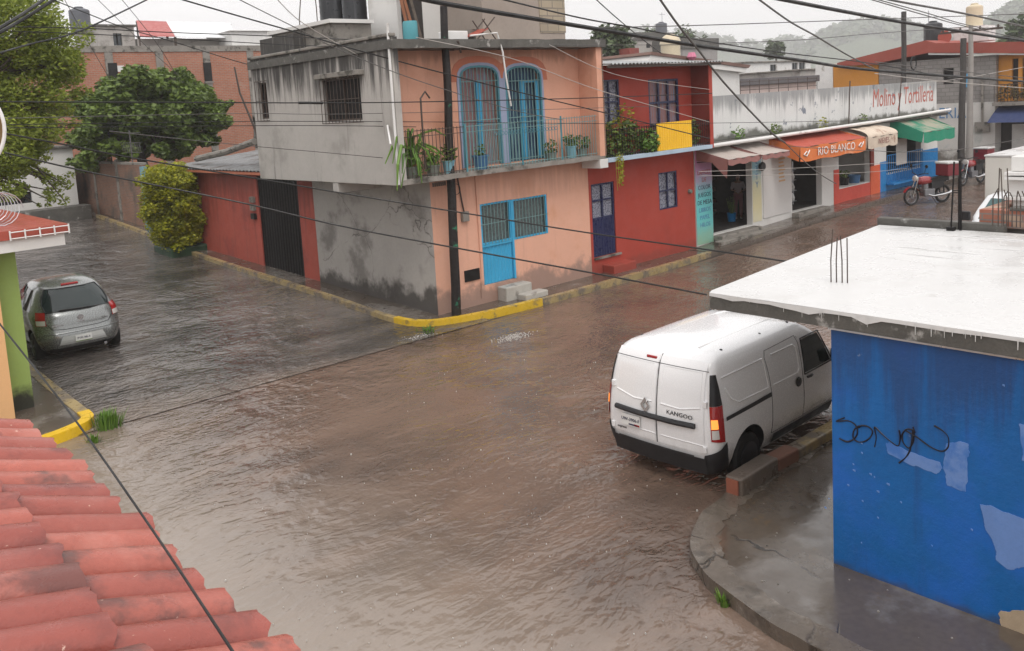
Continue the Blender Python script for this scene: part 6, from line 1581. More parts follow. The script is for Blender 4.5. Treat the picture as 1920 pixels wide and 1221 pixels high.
# ------------------------------------------------------------------ person in the shop
pq = gz(1397, 402, .42)
def person(label, x, y, z, rz):
    t = thing('person', label, 'person', (x, y, z), rz); t.scale = (.93, .93, .93)
    J = {'pel': (0, 0, .92), 'sp': (.0, 0, 1.15), 'ch': (.01, 0, 1.33), 'nk': (.01, 0, 1.46), 'hd': (.04, 0, 1.6),
         'hipl': (0, .09, .88), 'knl': (.03, .1, .5), 'ankl': (-.01, .1, .09), 'toel': (.14, .11, .04),
         'hipr': (0, -.09, .88), 'knr': (.02, -.1, .5), 'ankr': (-.02, -.1, .09), 'toer': (.13, -.11, .04),
         'shl': (0, .18, 1.38), 'ell': (.02, .24, 1.12), 'wrl': (.2, .18, 1.1), 'hal': (.28, .15, 1.12),
         'shr': (0, -.18, 1.38), 'elr': (.03, -.24, 1.12), 'wrr': (.22, -.16, 1.12), 'har': (.3, -.13, 1.14)}
    Rd = {'pel': .13, 'sp': .115, 'ch': .13, 'nk': .055, 'hd': .06, 'hipl': .095, 'hipr': .095, 'knl': .06, 'knr': .06, 'ankl': .04, 'ankr': .04, 'toel': .035, 'toer': .035,
          'shl': .062, 'shr': .062, 'ell': .042, 'elr': .042, 'wrl': .028, 'wrr': .028, 'hal': .03, 'har': .03}
    E_ = [('pel', 'sp'), ('sp', 'ch'), ('ch', 'nk'), ('nk', 'hd'), ('pel', 'hipl'), ('hipl', 'knl'), ('knl', 'ankl'), ('ankl', 'toel'), ('pel', 'hipr'), ('hipr', 'knr'), ('knr', 'ankr'), ('ankr', 'toer'),
          ('ch', 'shl'), ('shl', 'ell'), ('ell', 'wrl'), ('wrl', 'hal'), ('ch', 'shr'), ('shr', 'elr'), ('elr', 'wrr'), ('wrr', 'har')]
    def grow(names, name, m, inflate=0.0, root='pel', extra=None):
        names = list(names); idx = {n_: i for i, n_ in enumerate(names)}
        V = [J[n_] for n_ in names]; RR = [Rd[n_]+inflate for n_ in names]; ED = [(idx[a], idx[b_]) for a, b_ in E_ if a in idx and b_ in idx]
        if extra:
            for hk, sg in (('hal', 1), ('har', -1)):
                h = Vector(J[hk])
                for k in range(5):
                    b0 = h+Vector((.015 if k < 4 else -.02, (k-1.5)*.016 if k < 4 else -sg*.03, 0)); b1 = b0+Vector((.045, 0, -.008)) if k < 4 else b0+Vector((.03, -sg*.02, .01)); b2 = b1+Vector((.03-.004*abs(k-1.5), 0, -.02))
                    i0 = len(V); V += [tuple(b0), tuple(b1), tuple(b2)]; RR += [.009, .0085, .007]; ED += [(idx[hk], i0), (i0, i0+1), (i0+1, i0+2)]
        me = bpy.data.meshes.new(name); me.from_pydata(V, ED, []); o = bpy.data.objects.new(name, me); COL.objects.link(o)
        sk = o.modifiers.new('skin', 'SKIN'); sk.use_smooth_shade = True
        for i, v in enumerate(me.skin_vertices[0].data if me.skin_vertices else []): pass
        if not me.skin_vertices:
            bm = bmesh.new(); bm.from_mesh(me); bm.verts.layers.skin.verify(); bm.to_mesh(me); bm.free()
        for i, sv in enumerate(me.skin_vertices[0].data): sv.radius = (RR[i], RR[i]); sv.use_root = (i == idx.get(root, 0))
        ss = o.modifiers.new('sub', 'SUBSURF'); ss.levels = 1; ss.render_levels = 1
        bpy.context.view_layer.update(); bake(o); me = o.data; me.materials.clear(); me.materials.append(m)
        o.parent = t; return o
    skin = mat('skin', (.36, .2, .14), rough=.5, var=.05, obj=True)
    body = grow(J.keys(), 'body', skin, extra=True)
    # face on the head
    b = MB(); n = 14
    b.grid(lambda u, v: (.045+.095*math.sin(v*math.pi)*math.cos(u*2*math.pi)*(1.05 if math.cos(u*2*math.pi) > 0 else 1), .075*math.sin(v*math.pi)*math.sin(u*2*math.pi), 1.615-.115*math.cos((1-v)*math.pi)*-1*-1), 20, n)
    b.tube([(.13, 0, 1.63), (.155, 0, 1.595), (.13, 0, 1.588)], [.01, .014, .01], 6)
    for sg in (-1, 1): b.lathe([(.018, -.008), (.026, 0), (.018, .008)], (.04, sg*.076, 1.61), 8, 'y')
    b.build('head', skin, t, local=True, smooth=True)
    b = MB()
    for sg in (-1, 1): b.box(.128, .138, sg*.03-.012, sg*.03+.012, 1.627, 1.637)
    b.box(.128, .136, -.022, .022, 1.55, 1.557); b.build('eyes_and_mouth', m_dark, t, local=True)
    b = MB().grid(lambda u, v: (.028+.105*math.sin(v*1.75)*math.cos(lerp(.9, 5.38, u)), .086*math.sin(v*1.75)*math.sin(lerp(.9, 5.38, u)), 1.62+.122*math.cos(v*1.75)), 16, 8)
    b.lathe([(.03, -.12), (.05, -.05), (.045, .02)], (-.08, 0, 1.6), 8); b.build('hair', m_dark, t, local=True, smooth=True)
    grow(['pel', 'sp', 'ch', 'shl', 'ell', 'shr', 'elr'], 'blouse', mat('pale blouse', (.5, .42, .42), obj=True, var=.08), .018)
    grow(['pel', 'hipl', 'knl', 'ankl', 'hipr', 'knr', 'ankr'], 'trousers', mat('dull pink trousers', (.3, .13, .14), obj=True, var=.1), .014)
    b = MB()
    for sg in (-1, 1): b.lathe([(.05, 0), (.055, .03), (.045, .08), (.03, .1)], (0, sg*.1, .0), 10); b.lathe([(.042, .0), (.045, .03), (.03, .06)], (.1, sg*.105, 0), 10)
    b.build('shoes', m_white, t, local=True, smooth=True)
    return t
person('person in a pale blouse and dull pink trousers standing inside the first shop', 27.35, 17.4, .42, R(215))
# ------------------------------------------------------------------ poles
def pole(label, base, top, r0, r1, m, n=10, group='utility poles', extra=None):
    t = thing('utility_pole', label, 'utility pole', base, 0, group)
    base, top = Vector(base), Vector(top); b = MB()
    pts = [base.lerp(top, i/n)+Vector((.012*math.sin(i*1.9), .01*math.cos(i*1.3), 0)) for i in range(n+1)]
    b.tube(pts, [lerp(r0, r1, i/n) for i in range(n+1)], 14).build('shaft', m, t, smooth=True, sharp=50)
    return t
t = pole('dark leaning timber utility pole standing at the street corner in front of the peach house', (12.66, 15.74, .1), (12.88, 15.74, 7.37), .115, .085, m_pole)
b = MB().tube([(12.8, 15.6, 6.6), (12.95, 15.4, 6.55), (13.1, 15.5, 6.3)], .03, 6); b.box(12.84, 13.0, 15.6, 15.66, 6.35, 6.42); b.build('bracket', m_rust, t)
b = MB(); b.tube([(12.79+.13*math.cos(a*.5), 15.62, 3.15+.13*math.sin(a*.5)) for a in range(14)], .008, 5); b.build('wire_coil', m_wire, t)
q, q2 = gy(1801, 325, 16.4), gy(1807, 72, 16.4)
pole('dark timber utility pole behind the parked motorcycles', (q.x, 16.4, .3), (q2.x, 16.4, q2.z), .16, .13, m_pole2)
q, q2 = gy(1817, 322, 16.7), gy(1821, 48, 16.7)
t = pole('grey concrete utility pole just right of the dark one', (q.x, 16.7, .3), (q2.x, 16.7, q2.z), .17, .1, m_pole_c)
b = MB(); b.box(q2.x-.06, q2.x+.06, 15.3, 18.2, q2.z-.3, q2.z-.2)
for y in (15.5, 16.3, 17.2, 18.0): b.lathe([(.04, 0), (.06, .06), (.03, .14)], (q2.x, y, q2.z-.2), 8)
b.build('cross_arm', m_rust, t)
q, q2 = gy(1693, 155, 19.5), gy(1695, 22, 19.5)
t = pole('timber pole with a cable coil rising behind the painted shop parapet', (q.x, 19.5, .3), (q2.x, 19.5, q2.z), .13, .12, m_pole2)
qc = gy(1711, 119, 19.4); b = MB(); b.tube([(qc.x+.33*math.cos(a*.52), 19.35, qc.z+.33*math.sin(a*.52)) for a in range(13)], .035, 6); b.build('cable_coil', m_wire, t)

# ------------------------------------------------------------------ cables
def cable(label, pts, r, m, group='overhead cables'):
    P = [pd(x, y, d) for x, y, d in pts]; out = []
    for i in range(len(P)-1):
        p0, p1, p2, p3 = P[max(i-1, 0)], P[i], P[i+1], P[min(i+2, len(P)-1)]
        for k in range(8):
            t = k/8; out.append(.5*((2*p1)+(p2-p0)*t+(2*p0-5*p1+4*p2-p3)*t*t+(3*p1-p0-3*p2+p3)*t**3))
    out.append(P[-1])
    return tag(MB().tube(out, r, 6).build('overhead_cable', m, smooth=True), label, 'cable', group)
K, G_, W_ = m_wire, m_wire_g, m_wire_w
C = [
 ('thick black cable sagging from the top centre down to the far right poles', [(770, -9, 11), (840, 8, 11.6), (1140, 58, 14), (1310, 86, 16), (1500, 113, 19), (1640, 132, 22), (1930, 154, 29)], .033, K),
 ('thick dark cable crossing the upper right corner of the sky', [(1440, -6, 15), (1600, 25, 18), (1730, 48, 21), (1930, 78, 26)], .034, K),
 ('medium black cable at the very top right above the beige tank', [(1655, -8, 20), (1670, 0, 20.5), (1815, 27, 25), (1930, 52, 29)], .024, G_),
 ('upper strand of the thin cable pair at the top right', [(1615, -9, 20), (1739, 25, 24), (1801, 44, 27), (1860, 56, 29)], .012, G_),
 ('lower strand of the thin cable pair at the top right', [(1622, -4, 20.5), (1739, 30, 24), (1812, 50, 27), (1930, 76, 31)], .012, G_),
 ('grey cable slanting down in front of the wooded hill', [(1412, -9, 16), (1480, 40, 19), (1530, 68, 21), (1585, 101, 24), (1640, 130, 27)], .018, G_),
 ('thick dangling cable dropping past the red house roof edge to the shop ledge', [(1232, -9, 14), (1270, 45, 15), (1308, 92, 16), (1360, 158, 18), (1440, 243, 20), (1472, 268, 21)], .02, G_),
 ('thin cable from the top centre joining the thick black cable', [(1112, -6, 14), (1160, 37, 15.5), (1210, 78, 17), (1240, 100, 18)], .009, K),
 ('thin black cable running just above the thick one across the tree tops', [(930, -4, 13), (1090, 34, 15), (1190, 52, 16), (1310, 75, 18), (1460, 98, 21), (1640, 120, 25), (1800, 150, 29)], .013, K),
 ('faint high cable crossing the pale sky above the far houses', [(1125, 52, 30), (1300, 48, 32), (1480, 42, 35), (1700, 34, 40), (1930, 26, 46)], .018, G_),
 ('faint lower cable crossing in front of the hazy hill', [(1330, 82, 32), (1500, 75, 34), (1640, 63, 38), (1820, 50, 44)], .014, G_),
 ('thin level cable crossing the parapet of the peach house', [(600, 70, 21), (720, 77, 21), (1000, 84, 22), (1300, 84, 26), (1420, 82, 29)], .009, G_),
 ('black cable slanting from the top left down past the arched windows to the red house', [(330, -4, 16), (440, 28, 17), (560, 62, 18), (695, 101, 19), (920, 160, 20.5), (1160, 218, 23), (1330, 260, 25)], .014, K),
 ('grey cable slanting across the grey house to the balcony', [(438, -6, 16), (560, 55, 17), (640, 95, 18), (780, 150, 19), (960, 206, 21), (1055, 225, 22)], .009, G_),
 ('pale cable from the top left to the roof edge and the timber pole', [(515, -6, 18), (563, 40, 19), (640, 86, 20), (720, 130, 20.5), (800, 172, 21)], .009, W_),
 ('thin wire slanting across the brick building towards the dark tree, leftmost of three', [(118, -6, 26), (160, 70, 28), (205, 147, 30)], .009, G_),
 ('thin wire slanting across the brick building towards the dark tree, middle of three', [(178, -6, 26), (250, 64, 28), (335, 142, 30)], .009, G_),
 ('thin wire slanting across the brick building towards the dark tree, rightmost of three', [(224, -6, 26), (262, 40, 27), (300, 90, 28), (330, 140, 29)], .009, G_),
 ('black cable from the top left running over the brick building to the grey house corner', [(95, -2, 22), (160, 24, 23), (233, 52, 24), (330, 80, 25), (465, 121, 26), (595, 150, 25)], .012, K),
 ('black cable rising to the right across the left tree and the far tank', [(-10, 102, 14), (60, 82, 15), (150, 58, 16), (277, -1, 18)], .014, K),
 ('thick black cable in the top left corner, left one of two', [(-10, 58, 9), (40, 28, 9.4), (88, -5, 10)], .016, K),
 ('thick black cable in the top left corner, right one of two', [(-10, 66, 9), (40, 38, 9.5), (108, -5, 10)], .016, K),
 ('dark level cable along the top of the brick building, upper one', [(-10, 50, 19), (150, 53, 19.5), (320, 61, 20), (540, 69, 21), (740, 79, 21)], .011, K),
 ('dark level cable along the top of the brick building, lower one', [(-10, 57, 19), (250, 68, 20), (513, 83, 21), (640, 88, 21)], .01, K),
 ('black level cable with a taped splice crossing both grey windows and the arched windows', [(-10, 191, 15), (320, 192, 16), (640, 193, 18), (850, 190, 20), (1100, 184, 22.5), (1335, 175, 26)], .013, K),
 ('thin level cable below the grey windows, upper of the bundle of three', [(8, 222, 16), (450, 213, 18), (640, 214, 19), (1000, 206, 22), (1330, 196, 26)], .007, G_),
 ('thin level cable below the grey windows, middle of the bundle of three', [(8, 234, 16), (450, 228, 18), (640, 228, 19), (840, 229, 20.5), (1130, 232, 23), (1330, 231, 26), (1640, 226, 32)], .008, K),
 ('thin level cable below the grey windows, lowest of the bundle of three', [(8, 240, 16), (450, 236, 18), (640, 236, 19), (780, 238, 20)], .008, K),
 ('thin grey cable sloping across the grey wall towards the balcony pots', [(205, 246, 16), (360, 263, 17), (483, 275, 18), (640, 289, 19), (800, 304, 20.5)], .008, G_),
 ('black cable crossing the whole street, upper of the two long ones', [(8, 250, 13), (130, 273, 13.2), (253, 297, 13.5), (500, 338, 13.8), (640, 362, 14), (860, 398, 14), (1105, 437, 13.6), (1330, 469, 13), (1640, 516, 12), (1930, 565, 11.2)], .0125, K),
 ('black cable crossing the whole street, lower long one ending at the white roof', [(8, 286, 11), (150, 319, 11), (300, 349, 11), (470, 384, 10.9), (640, 424, 10.8), (860, 466, 10.5), (1105, 511, 10.1), (1326, 553, 9.75)], .0105, K),
 ('near black cable slanting across the lime green wall and the clay tiles', [(-8, 598, 5.0), (65, 690, 4.6), (150, 800, 4.15), (290, 1000, 3.4), (445, 1235, 2.65)], .0048, K),
 ('pale thin cable slanting in front of the red house upper windows', [(780, 70, 19), (960, 110, 20), (1110, 165, 22), (1250, 206, 23.5), (1330, 229, 25)], .008, W_),
 ('pale thin cable slanting down past the red tin roof', [(1030, 84, 22), (1120, 128, 22.5), (1200, 150, 23.5), (1330, 168, 25)], .007, W_),
 ('thin pale cable crossing the shop fronts at door height, upper one', [(1310, 322, 24.2), (1480, 316, 27), (1640, 307, 31), (1800, 300, 36)], .007, W_),
 ('thin pale cable crossing the shop fronts at door height, lower one', [(1312, 330, 24.2), (1536, 327, 28), (1640, 322, 31), (1700, 316, 33)], .007, W_),
 ('slack cable dipping below the orange and cream awnings', [(1480, 274, 26), (1560, 280, 27), (1640, 283, 29), (1700, 285, 31), (1800, 280, 36), (1930, 258, 42)], .01, G_),
 ('short slack cable hanging in front of the second shop', [(1470, 266, 24), (1504, 299, 25), (1535, 325, 25.5), (1568, 345, 26)], .012, G_),
 ('cable pair strand running level to the dark far pole, upper one', [(1640, 116, 30), (1760, 130, 33), (1930, 147, 38)], .013, G_),
 ('cable pair strand running level to the dark far pole, lower one', [(1640, 138, 30), (1760, 152, 33), (1930, 166, 38)], .013, W_),
 ('pale cable rising from the far pole to the orange house', [(1690, 158, 36), (1800, 148, 39), (1930, 124, 44)], .012, W_),
 ('thin wire curling from the grey corner to the balcony hook', [(700, 147, 20), (740, 164, 20.5), (775, 176, 21), (800, 172, 21.3)], .007, G_),
]
for c in C: cable(*c)
b = MB(); P = [pd(x, y, d) for x, y, d in ((560, 193, 17.6), (580, 193, 17.7), (605, 193.5, 17.8))]; b.tube(P, .026, 8); tag(b.build('splice', m_wire, smooth=True), 'black taped splice on the level cable left of the grey window', 'splice')
for i, (px, py, y, la) in enumerate(((563, 70, 21.5, 'thin bent rod standing on the grey house roof, left one'), (595, 50, 21, 'thin straight rod standing beside the black water tank'))):
    q = gy(px, py, y); tag(MB().tube([(q.x, y, q.z-.6), (q.x+.02, y, q.z+.5), (q.x+(.25 if i == 0 else -.05), y, q.z+1.9)], .015, 5).build('roof_rod', m_rust), la, 'rod')
q = gy(785, 190, 15.7); tag(MB().tube([(q.x-.02, 15.6, 3.7), (q.x-.02, 15.6, 4.9), (q.x+.02, 15.65, 5.3), (q.x+.2, 15.7, 5.45), (q.x+.32, 15.7, 5.3)], .022, 6).build('hook_rod', m_rust, smooth=True), 'rusty curved hook rod standing among the balcony plants', 'rod')

# ------------------------------------------------------------------ trees
def tree(name, label, base, trunk_pts, clumps, m, seed, leaf, per, group=None, tr=.2, cat='tree', aspect=.5, droop=0.0):
    t = thing(name, label, cat, base, 0, group); rnd = random.Random(seed)
    b = MB(); n = len(trunk_pts); b.tube(trunk_pts, [lerp(tr, tr*.45, i/(n-1)) for i in range(n)], 9)
    top = Vector(trunk_pts[-1]); mid = Vector(trunk_pts[n//2])
    cr = MB()
    for c, r in clumps:
        c = Vector(c)
        if rnd.random() < .55:
            s_ = mid.lerp(top, rnd.random()); b.tube([s_, s_.lerp(c, .5)+Vector((0, 0, .12)), c], [tr*.3, tr*.18, tr*.05], 5)
        leaves(cr, c, (r, r, r*.72), int(per*r*r*1.0), leaf, seed=rnd.random(), aspect=aspect, shell=.25, droop=droop)
    b.build('trunk', m_bark, t, smooth=True); cr.build('crown', m, t); return t
def clumps_in(c, rad, n, r, seed, shell=.5):
    rnd = random.Random(seed); out = []
    for i in range(n):
        d = Vector((rnd.gauss(0, 1), rnd.gauss(0, 1), rnd.gauss(0, 1))).normalized(); k = shell+(1-shell)*rnd.random()
        out.append((Vector(c)+Vector((d.x*rad[0], d.y*rad[1], d.z*rad[2]))*k, r*rnd.uniform(.65, 1.25)))
    return out
# left tree: sprays of small leaves hanging over the side street
cl = []; rnd = random.Random(12)
LY = 27
def lt(px, py, y=LY): return gy(px, py, y)
for px, py, rpx in ((10, 20, 60), (45, 60, 60), (110, 60, 46), (80, 35, 40), (20, 110, 70), (75, 120, 60), (125, 95, 42), (110, 150, 44), (145, 140, 32), (155, 163, 24), (40, 170, 60), (90, 190, 48), (120, 200, 32), (30, 225, 55), (75, 235, 46), (100, 250, 36), (130, 235, 26), (25, 270, 44), (60, 275, 34), (-30, 80, 80), (-40, 180, 80), (-40, 280, 70),
                    (20, 310, 38), (10, 335, 36), (48, 300, 26), (62, 322, 22), (80, 335, 20), (98, 340, 22), (125, 338, 20), (95, 355, 16), (80, 375, 14), (105, 372, 15), (70, 290, 22), (40, 350, 20), (15, 0, 60), (80, 5, 26)):
    for k in range(5 if rpx > 30 else 3):
        yy = LY+rnd.uniform(-1.6, 1.6)*(1 if rpx > 30 else .5)
        q = lt(px+rnd.gauss(0, rpx*.42), py+rnd.gauss(0, rpx*.34), yy); cl.append((q, rpx*.017*rnd.uniform(.45, .8)))
tree('leaning_tree', 'large olive green tree with feathery sprays hanging over the side street at the left edge', (3.0, LY+.5, .3),
     [(3.0, LY+.5, .2), (3.1, LY+.4, 2.2), (3.5, LY+.2, 4.0), (4.2, LY, 5.6), (4.8, LY, 7.2)], cl, m_leaf_yg, 4, .072, 900, tr=.26, aspect=.42, droop=.35)
# dark round tree behind the brick wall
TY = 39.5
tq = lambda px, py, y=TY: gy(px, py, y)
cl = []; rnd = random.Random(31)
for px, py, rpx in ((180, 200, 40), (170, 240, 36), (165, 275, 32), (150, 300, 20), (175, 300, 26), (215, 175, 40), (225, 215, 44), (260, 165, 40), (270, 205, 48), (310, 160, 36), (320, 200, 46), (355, 170, 34), (365, 205, 40), (395, 190, 28), (400, 218, 28), (420, 205, 18), (240, 245, 34), (300, 240, 30), (350, 240, 26), (385, 240, 24), (200, 255, 30), (345, 148, 18), (210, 280, 22), (400, 240, 16), (240, 155, 22), (290, 150, 20), (230, 270, 26), (270, 262, 28), (310, 265, 28), (350, 268, 26), (385, 262, 20), (250, 285, 22), (300, 285, 22), (340, 288, 20)):
    for k in range(5):
        q = tq(px+rnd.gauss(0, rpx*.4), py+rnd.gauss(0, rpx*.3), TY+rnd.uniform(-2.2, 2.2)); cl.append((q, rpx*.024*rnd.uniform(.5, .9)))
q = tq(270, 300)
tree('round_tree', 'dense dark green tree with a broad crown behind the brick garden wall', (q.x, TY, 1.2), [(q.x, TY, 1.0), (q.x+.1, TY, 2.6), (q.x-.2, TY, 4.0), (q.x+.2, TY, 5.6)], cl, m_leaf_dk, 6, .125, 1000, tr=.3, aspect=.6)
# clipped bush on the pavement
cl = []; rnd = random.Random(17)
for px, py, rpx in ((305, 315, 14), (285, 325, 18), (330, 330, 22), (300, 345, 26), (345, 345, 26), (375, 345, 18), (280, 360, 20), (320, 375, 34), (365, 375, 28), (290, 395, 26), (335, 410, 34), (372, 410, 24), (300, 425, 22), (340, 440, 28), (365, 440, 22), (325, 450, 20)):
    for k in range(4):
        q = gy(px+rnd.gauss(0, rpx*.38), py+rnd.gauss(0, rpx*.38), 30+rnd.uniform(-.9, .6)); cl.append((q, rpx*.0185*rnd.uniform(.5, .9)))
for k in range(170):
    a = rnd.uniform(0, 6.28); e = rnd.random()**.5
    q = gy(334+62*e*math.cos(a)*(1.0 if math.sin(a) < .2 else .95), 388+76*e*math.sin(a), 30+rnd.uniform(-1.1, .3)*(1-e*.6)); cl.append((q, .33))
q = gy(345, 465, 30)
tree('clipped_bush', 'rounded yellow green bush growing on the pavement beside the red wall', (q.x, 30, .55), [(q.x, 30, .4), (q.x, 30, 1.0), (q.x-.1, 30, 2.0), (q.x-.2, 30, 2.8)], cl, m_leaf_bush, 8, .055, 1500, tr=.1, cat='bush', aspect=.65)
b = MB().box(q.x-.75, q.x+.75, 29.2, 30.9, .4, .8); tag(b.build('planter', mat('dark green planter', (.02, .05, .025), rough=.6), bevel=.06), 'low dark green planter round the foot of the yellow green bush', 'planter')
# trees beyond the houses
def far_tree(label, px, py, y, rpx, seed, m, n=22, group='trees beyond the roofs', leaf=.3, name='far_tree', per=60):
    c = gy(px, py, y); s = (c-CAM).length/FPX
    cl = clumps_in(c, (rpx[0]*s*.75, rpx[0]*s*.75, rpx[1]*s*.75), n, rpx[0]*s*.36, seed, .35)
    return tree(name, label, (c.x, y, .3), [(c.x, y, .2), (c.x+.1, y, c.z*.5), (c.x, y, c.z), (c.x, y, c.z+rpx[1]*s*.3)], cl, m, seed, leaf, per, group, tr=.25)
far_tree('bright green tree right of the block wall of the peach house roof', 1150, 78, 42, (44, 48), 41, m_leaf_far, 34, leaf=.22, per=130)
far_tree('thin grey green tree behind the small domed chapel', 1290, 70, 60, (34, 30), 42, m_leaf_far, 16, leaf=.25, per=40)
far_tree('hazy tree standing left of the wooded hill', 1455, 95, 85, (26, 26), 43, m_leaf_far, 16, leaf=.4)
far_tree('small hazy tree between the far houses left of the chapel', 1225, 70, 70, (24, 22), 44, m_leaf_far, 12, leaf=.35)
far_tree('tall hazy tree at the right edge behind the red fascia', 1915, 75, 34, (34, 60), 45, m_leaf_far, 26, leaf=.4)

# ------------------------------------------------------------------ buildings far to the right
EX = 49.0
ex = lambda px, py: gx(px, py, EX)
ya, yb = ex(1866, 240).y, ex(1757, 240).y
cb = thing('corner_building', 'grey block building with white painted ground floor at the end of the street', 'building', (EX, 18, .3))
zb = ex(1810, 193).z; zt_ = ex(1810, 107).z; yl = ex(1648, 140).y
w0 = ex(1768, 160); w1 = ex(1788, 127)
MB().wall((EX, yl, 0), (0, -1, 0), NX, yl-ya, zb+.002, zt_, [(yl-w0.y, yl-w1.y-.0, ex(1778, 158).z, ex(1778, 128).z)], t=.25).build('upper_wall', m_block, cb)
m_erw = mat('dirty white shop wall', (.6, .58, .55), var=.08, scale=1, bump=.2, low=((.16, .14, .12), .3, 1.5, .95), second=((.42, .44, .42), .9, .55, .7))
MB().box(EX-.01, EX+8, ya, yl, .2, zb).build('lower_wall', m_erw, cb)
MB().box(EX+.252, EX+8, ya+.01, yl-.01, zb+.003, zt_-.01).build('upper_body', m_block, cb)
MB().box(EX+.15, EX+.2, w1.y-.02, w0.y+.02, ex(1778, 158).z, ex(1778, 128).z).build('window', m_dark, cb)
q = ex(1782, 213); sign(cb, 'FERRERIA', .95, (EX-.03, q.y+2.2, q.z), m_text_blue, right=(0, -1, 0), sx=.75) if 0 else sign(cb, 'ERIA', .8, (EX-.03, q.y-.1, q.z), m_text_blue, right=(0, -1, 0), sx=.85)
b = MB(); q = ex(1812, 160); b.box(EX-.1, EX-.011+.0, q.y-.2, q.y+.2, zb+.8, zb+1.5); b.build('blue_sign', mat('sky blue panel', (.1, .35, .6)), cb)
b = MB(); q = ex(1843, 238); b.box(EX-.15, EX-.012, q.y-.35, q.y+.35, q.z-.25, q.z+.25); b.tube([(EX-.1, q.y, q.z+.2), (EX-.1, q.y+.03, zt_-1)], .06, 6); b.build('meter_box', m_conc, cb)
# red fascia roof over both buildings
z1, z2 = ex(1800, 100).z, ex(1800, 80).z
rf = MB(); pts = [ex(1930, 100), ex(1745, 99), ex(1640, 121), ex(1575, 124), ex(1575, 118), ex(1740, 76), ex(1760, 81), ex(1930, 78)]
rf.prism([(EX-.35, p.y, p.z) for p in pts], (9, 0, 0)); rf.build('roof', mat('dull red fascia', (.3, .07, .05), var=.15, scale=1), cb)
b = MB(); pts = [ex(1930, 103), ex(1745, 103), ex(1745, 99.6), ex(1930, 100.6)]; b.prism([(EX-.3, p.y, p.z) for p in pts], (.28, 0, 0)); b.build('roof_trim', m_pipe, cb)
m_orange = mat('orange ochre paint', (.56, .24, .04), var=.1, scale=1)
ow = thing('orange_wall_building', 'plain orange ochre building behind the shop parapet', 'building', (EX, ex(1600, 140).y, .3))
MB().box(EX-.05, EX+6, yl+.02, ex(1563, 140).y, .3, ex(1600, 121).z).build('wall', m_orange, ow)
MB().box(EX-.06, EX+6, ex(1563, 140).y+.02, ex(1530, 140).y, .3, ex(1545, 121).z).build('side_block', m_pipe, ow)
ob = thing('orange_house', 'orange house with a planted balcony and navy awning at the right edge of the picture', 'house', (EX, 12, .3))
yo = ya-.02
yd0, yd1 = ex(1893, 150).y, ex(1905, 150).y
MB().wall((EX+.3, yo, 0), (0, -1, 0), NX, 8, zb, zt_, [(yo-yd0, yo-yd1, zb+.05, zb+2.1), (yo-ex(1912, 150).y, yo-ex(1921, 150).y, zb+.05, zb+2.1)], t=.2).build('upper_wall', m_orange, ob)
MB().box(EX+.8, EX+8, yo-8, yo, .2, zb-.01).build('lower_wall', m_dim, ob)
MB().box(EX+.55, EX+8, yo-8, yo, zb+.01, zt_-.01).build('upper_body', m_dim, ob)
MB().box(EX-.6, EX+.29, yo-8, yo-.02, zb-.2, zb-.02).build('balcony_slab', m_conc, ob)
b = MB()
for i in range(30): b.tube([(EX-.55, yo-.1-i*.15, zb-.02), (EX-.55, yo-.1-i*.15, zb+.85)], .015, 4)
b.tube([(EX-.55, yo-.05, zb+.85), (EX-.55, yo-5, zb+.85)], .02, 4); b.build('railing', m_rust, ob)
b = MB()
for i in range(9): leaves(b, (EX-.35, yo-.4-i*.35, zb+.35+.15*(i % 2)), (.25, .25, .4), 70, .1, seed=200+i)
b.build('balcony_plants', leaf_mat('reddish balcony plants', (.05, .05, .02), (.28, .2, .08)), ob)
b = MB().grid(lambda u, v: (EX+.25-1.6*v, lerp(yo-.05, yo-7, u), zb-.25-.75*v+.04*math.sin(v*3)), 14, 6); b.build('awning', mat('navy awning canvas', (.03, .045, .12), var=.15), ob)
MB().box(EX+.7, EX+.79, ex(1888, 260).y-1.2, ex(1888, 260).y, .3, 2.4).build('shutter', m_pipe, ob)
q = ex(1877, 282); tag(MB().box(EX-1.2, EX-.8, q.y-.3, q.y+.2, .3, .8).build('crate', m_orange, bevel=.04), 'small ochre crate on the pavement below the navy awning', 'crate')
# tanks and dish on the far roofs
RX = EX+3
def on_x(px, py, x=RX): return gx(px, py, x)
def tank_at(label, px0, px1, py0, py1, m, x=RX, zb_=None):
    a, c = on_x(px0, py1, x), on_x(px1, py1, x); r = abs(a.y-c.y)/2*.97
    base = on_x((px0+px1)/2, py1, x); h = on_x((px0+px1)/2, py0, x).z-base.z
    o = water_tank(label, x, (a.y+c.y)/2, base.z, r, h, m)
    return base
roof_z = ex(1800, 80).z
bs = tank_at('black water tank with an antenna on the far red roofed building', 1732, 1767, 40, 82, m_tank)
tag(MB().box(RX-.8, RX+.8, bs.y-.6, bs.y+.6, roof_z-.3, bs.z).build('tank_base', m_conc), 'grey block base under the far black water tank', 'block')
bs = tank_at('tall beige water tank on the far roof behind the concrete pole', 1811, 1843, 7, 50, m_tank_beige, RX+2)
tag(MB().box(RX+1.2, RX+2.8, bs.y-.8, bs.y+.8, roof_z-.3, bs.z).build('tank_base', m_pipe), 'pale block tower under the beige water tank', 'block')
q = on_x(1772, 70, RX-1); t = thing('satellite_dish', 'small dark red satellite dish on the far roof right of the black tank', 'dish', (q.x, q.y, roof_z))
MB().lathe([(.02, .06), (.2, .03), (.36, -.06)], (q.x, q.y, q.z), 16, 'x').build('bowl', m_red_roof, t); MB().tube([(q.x+.1, q.y, roof_z-.1), (q.x+.1, q.y, q.z)], .04, 6).build('mast', m_steel, t)
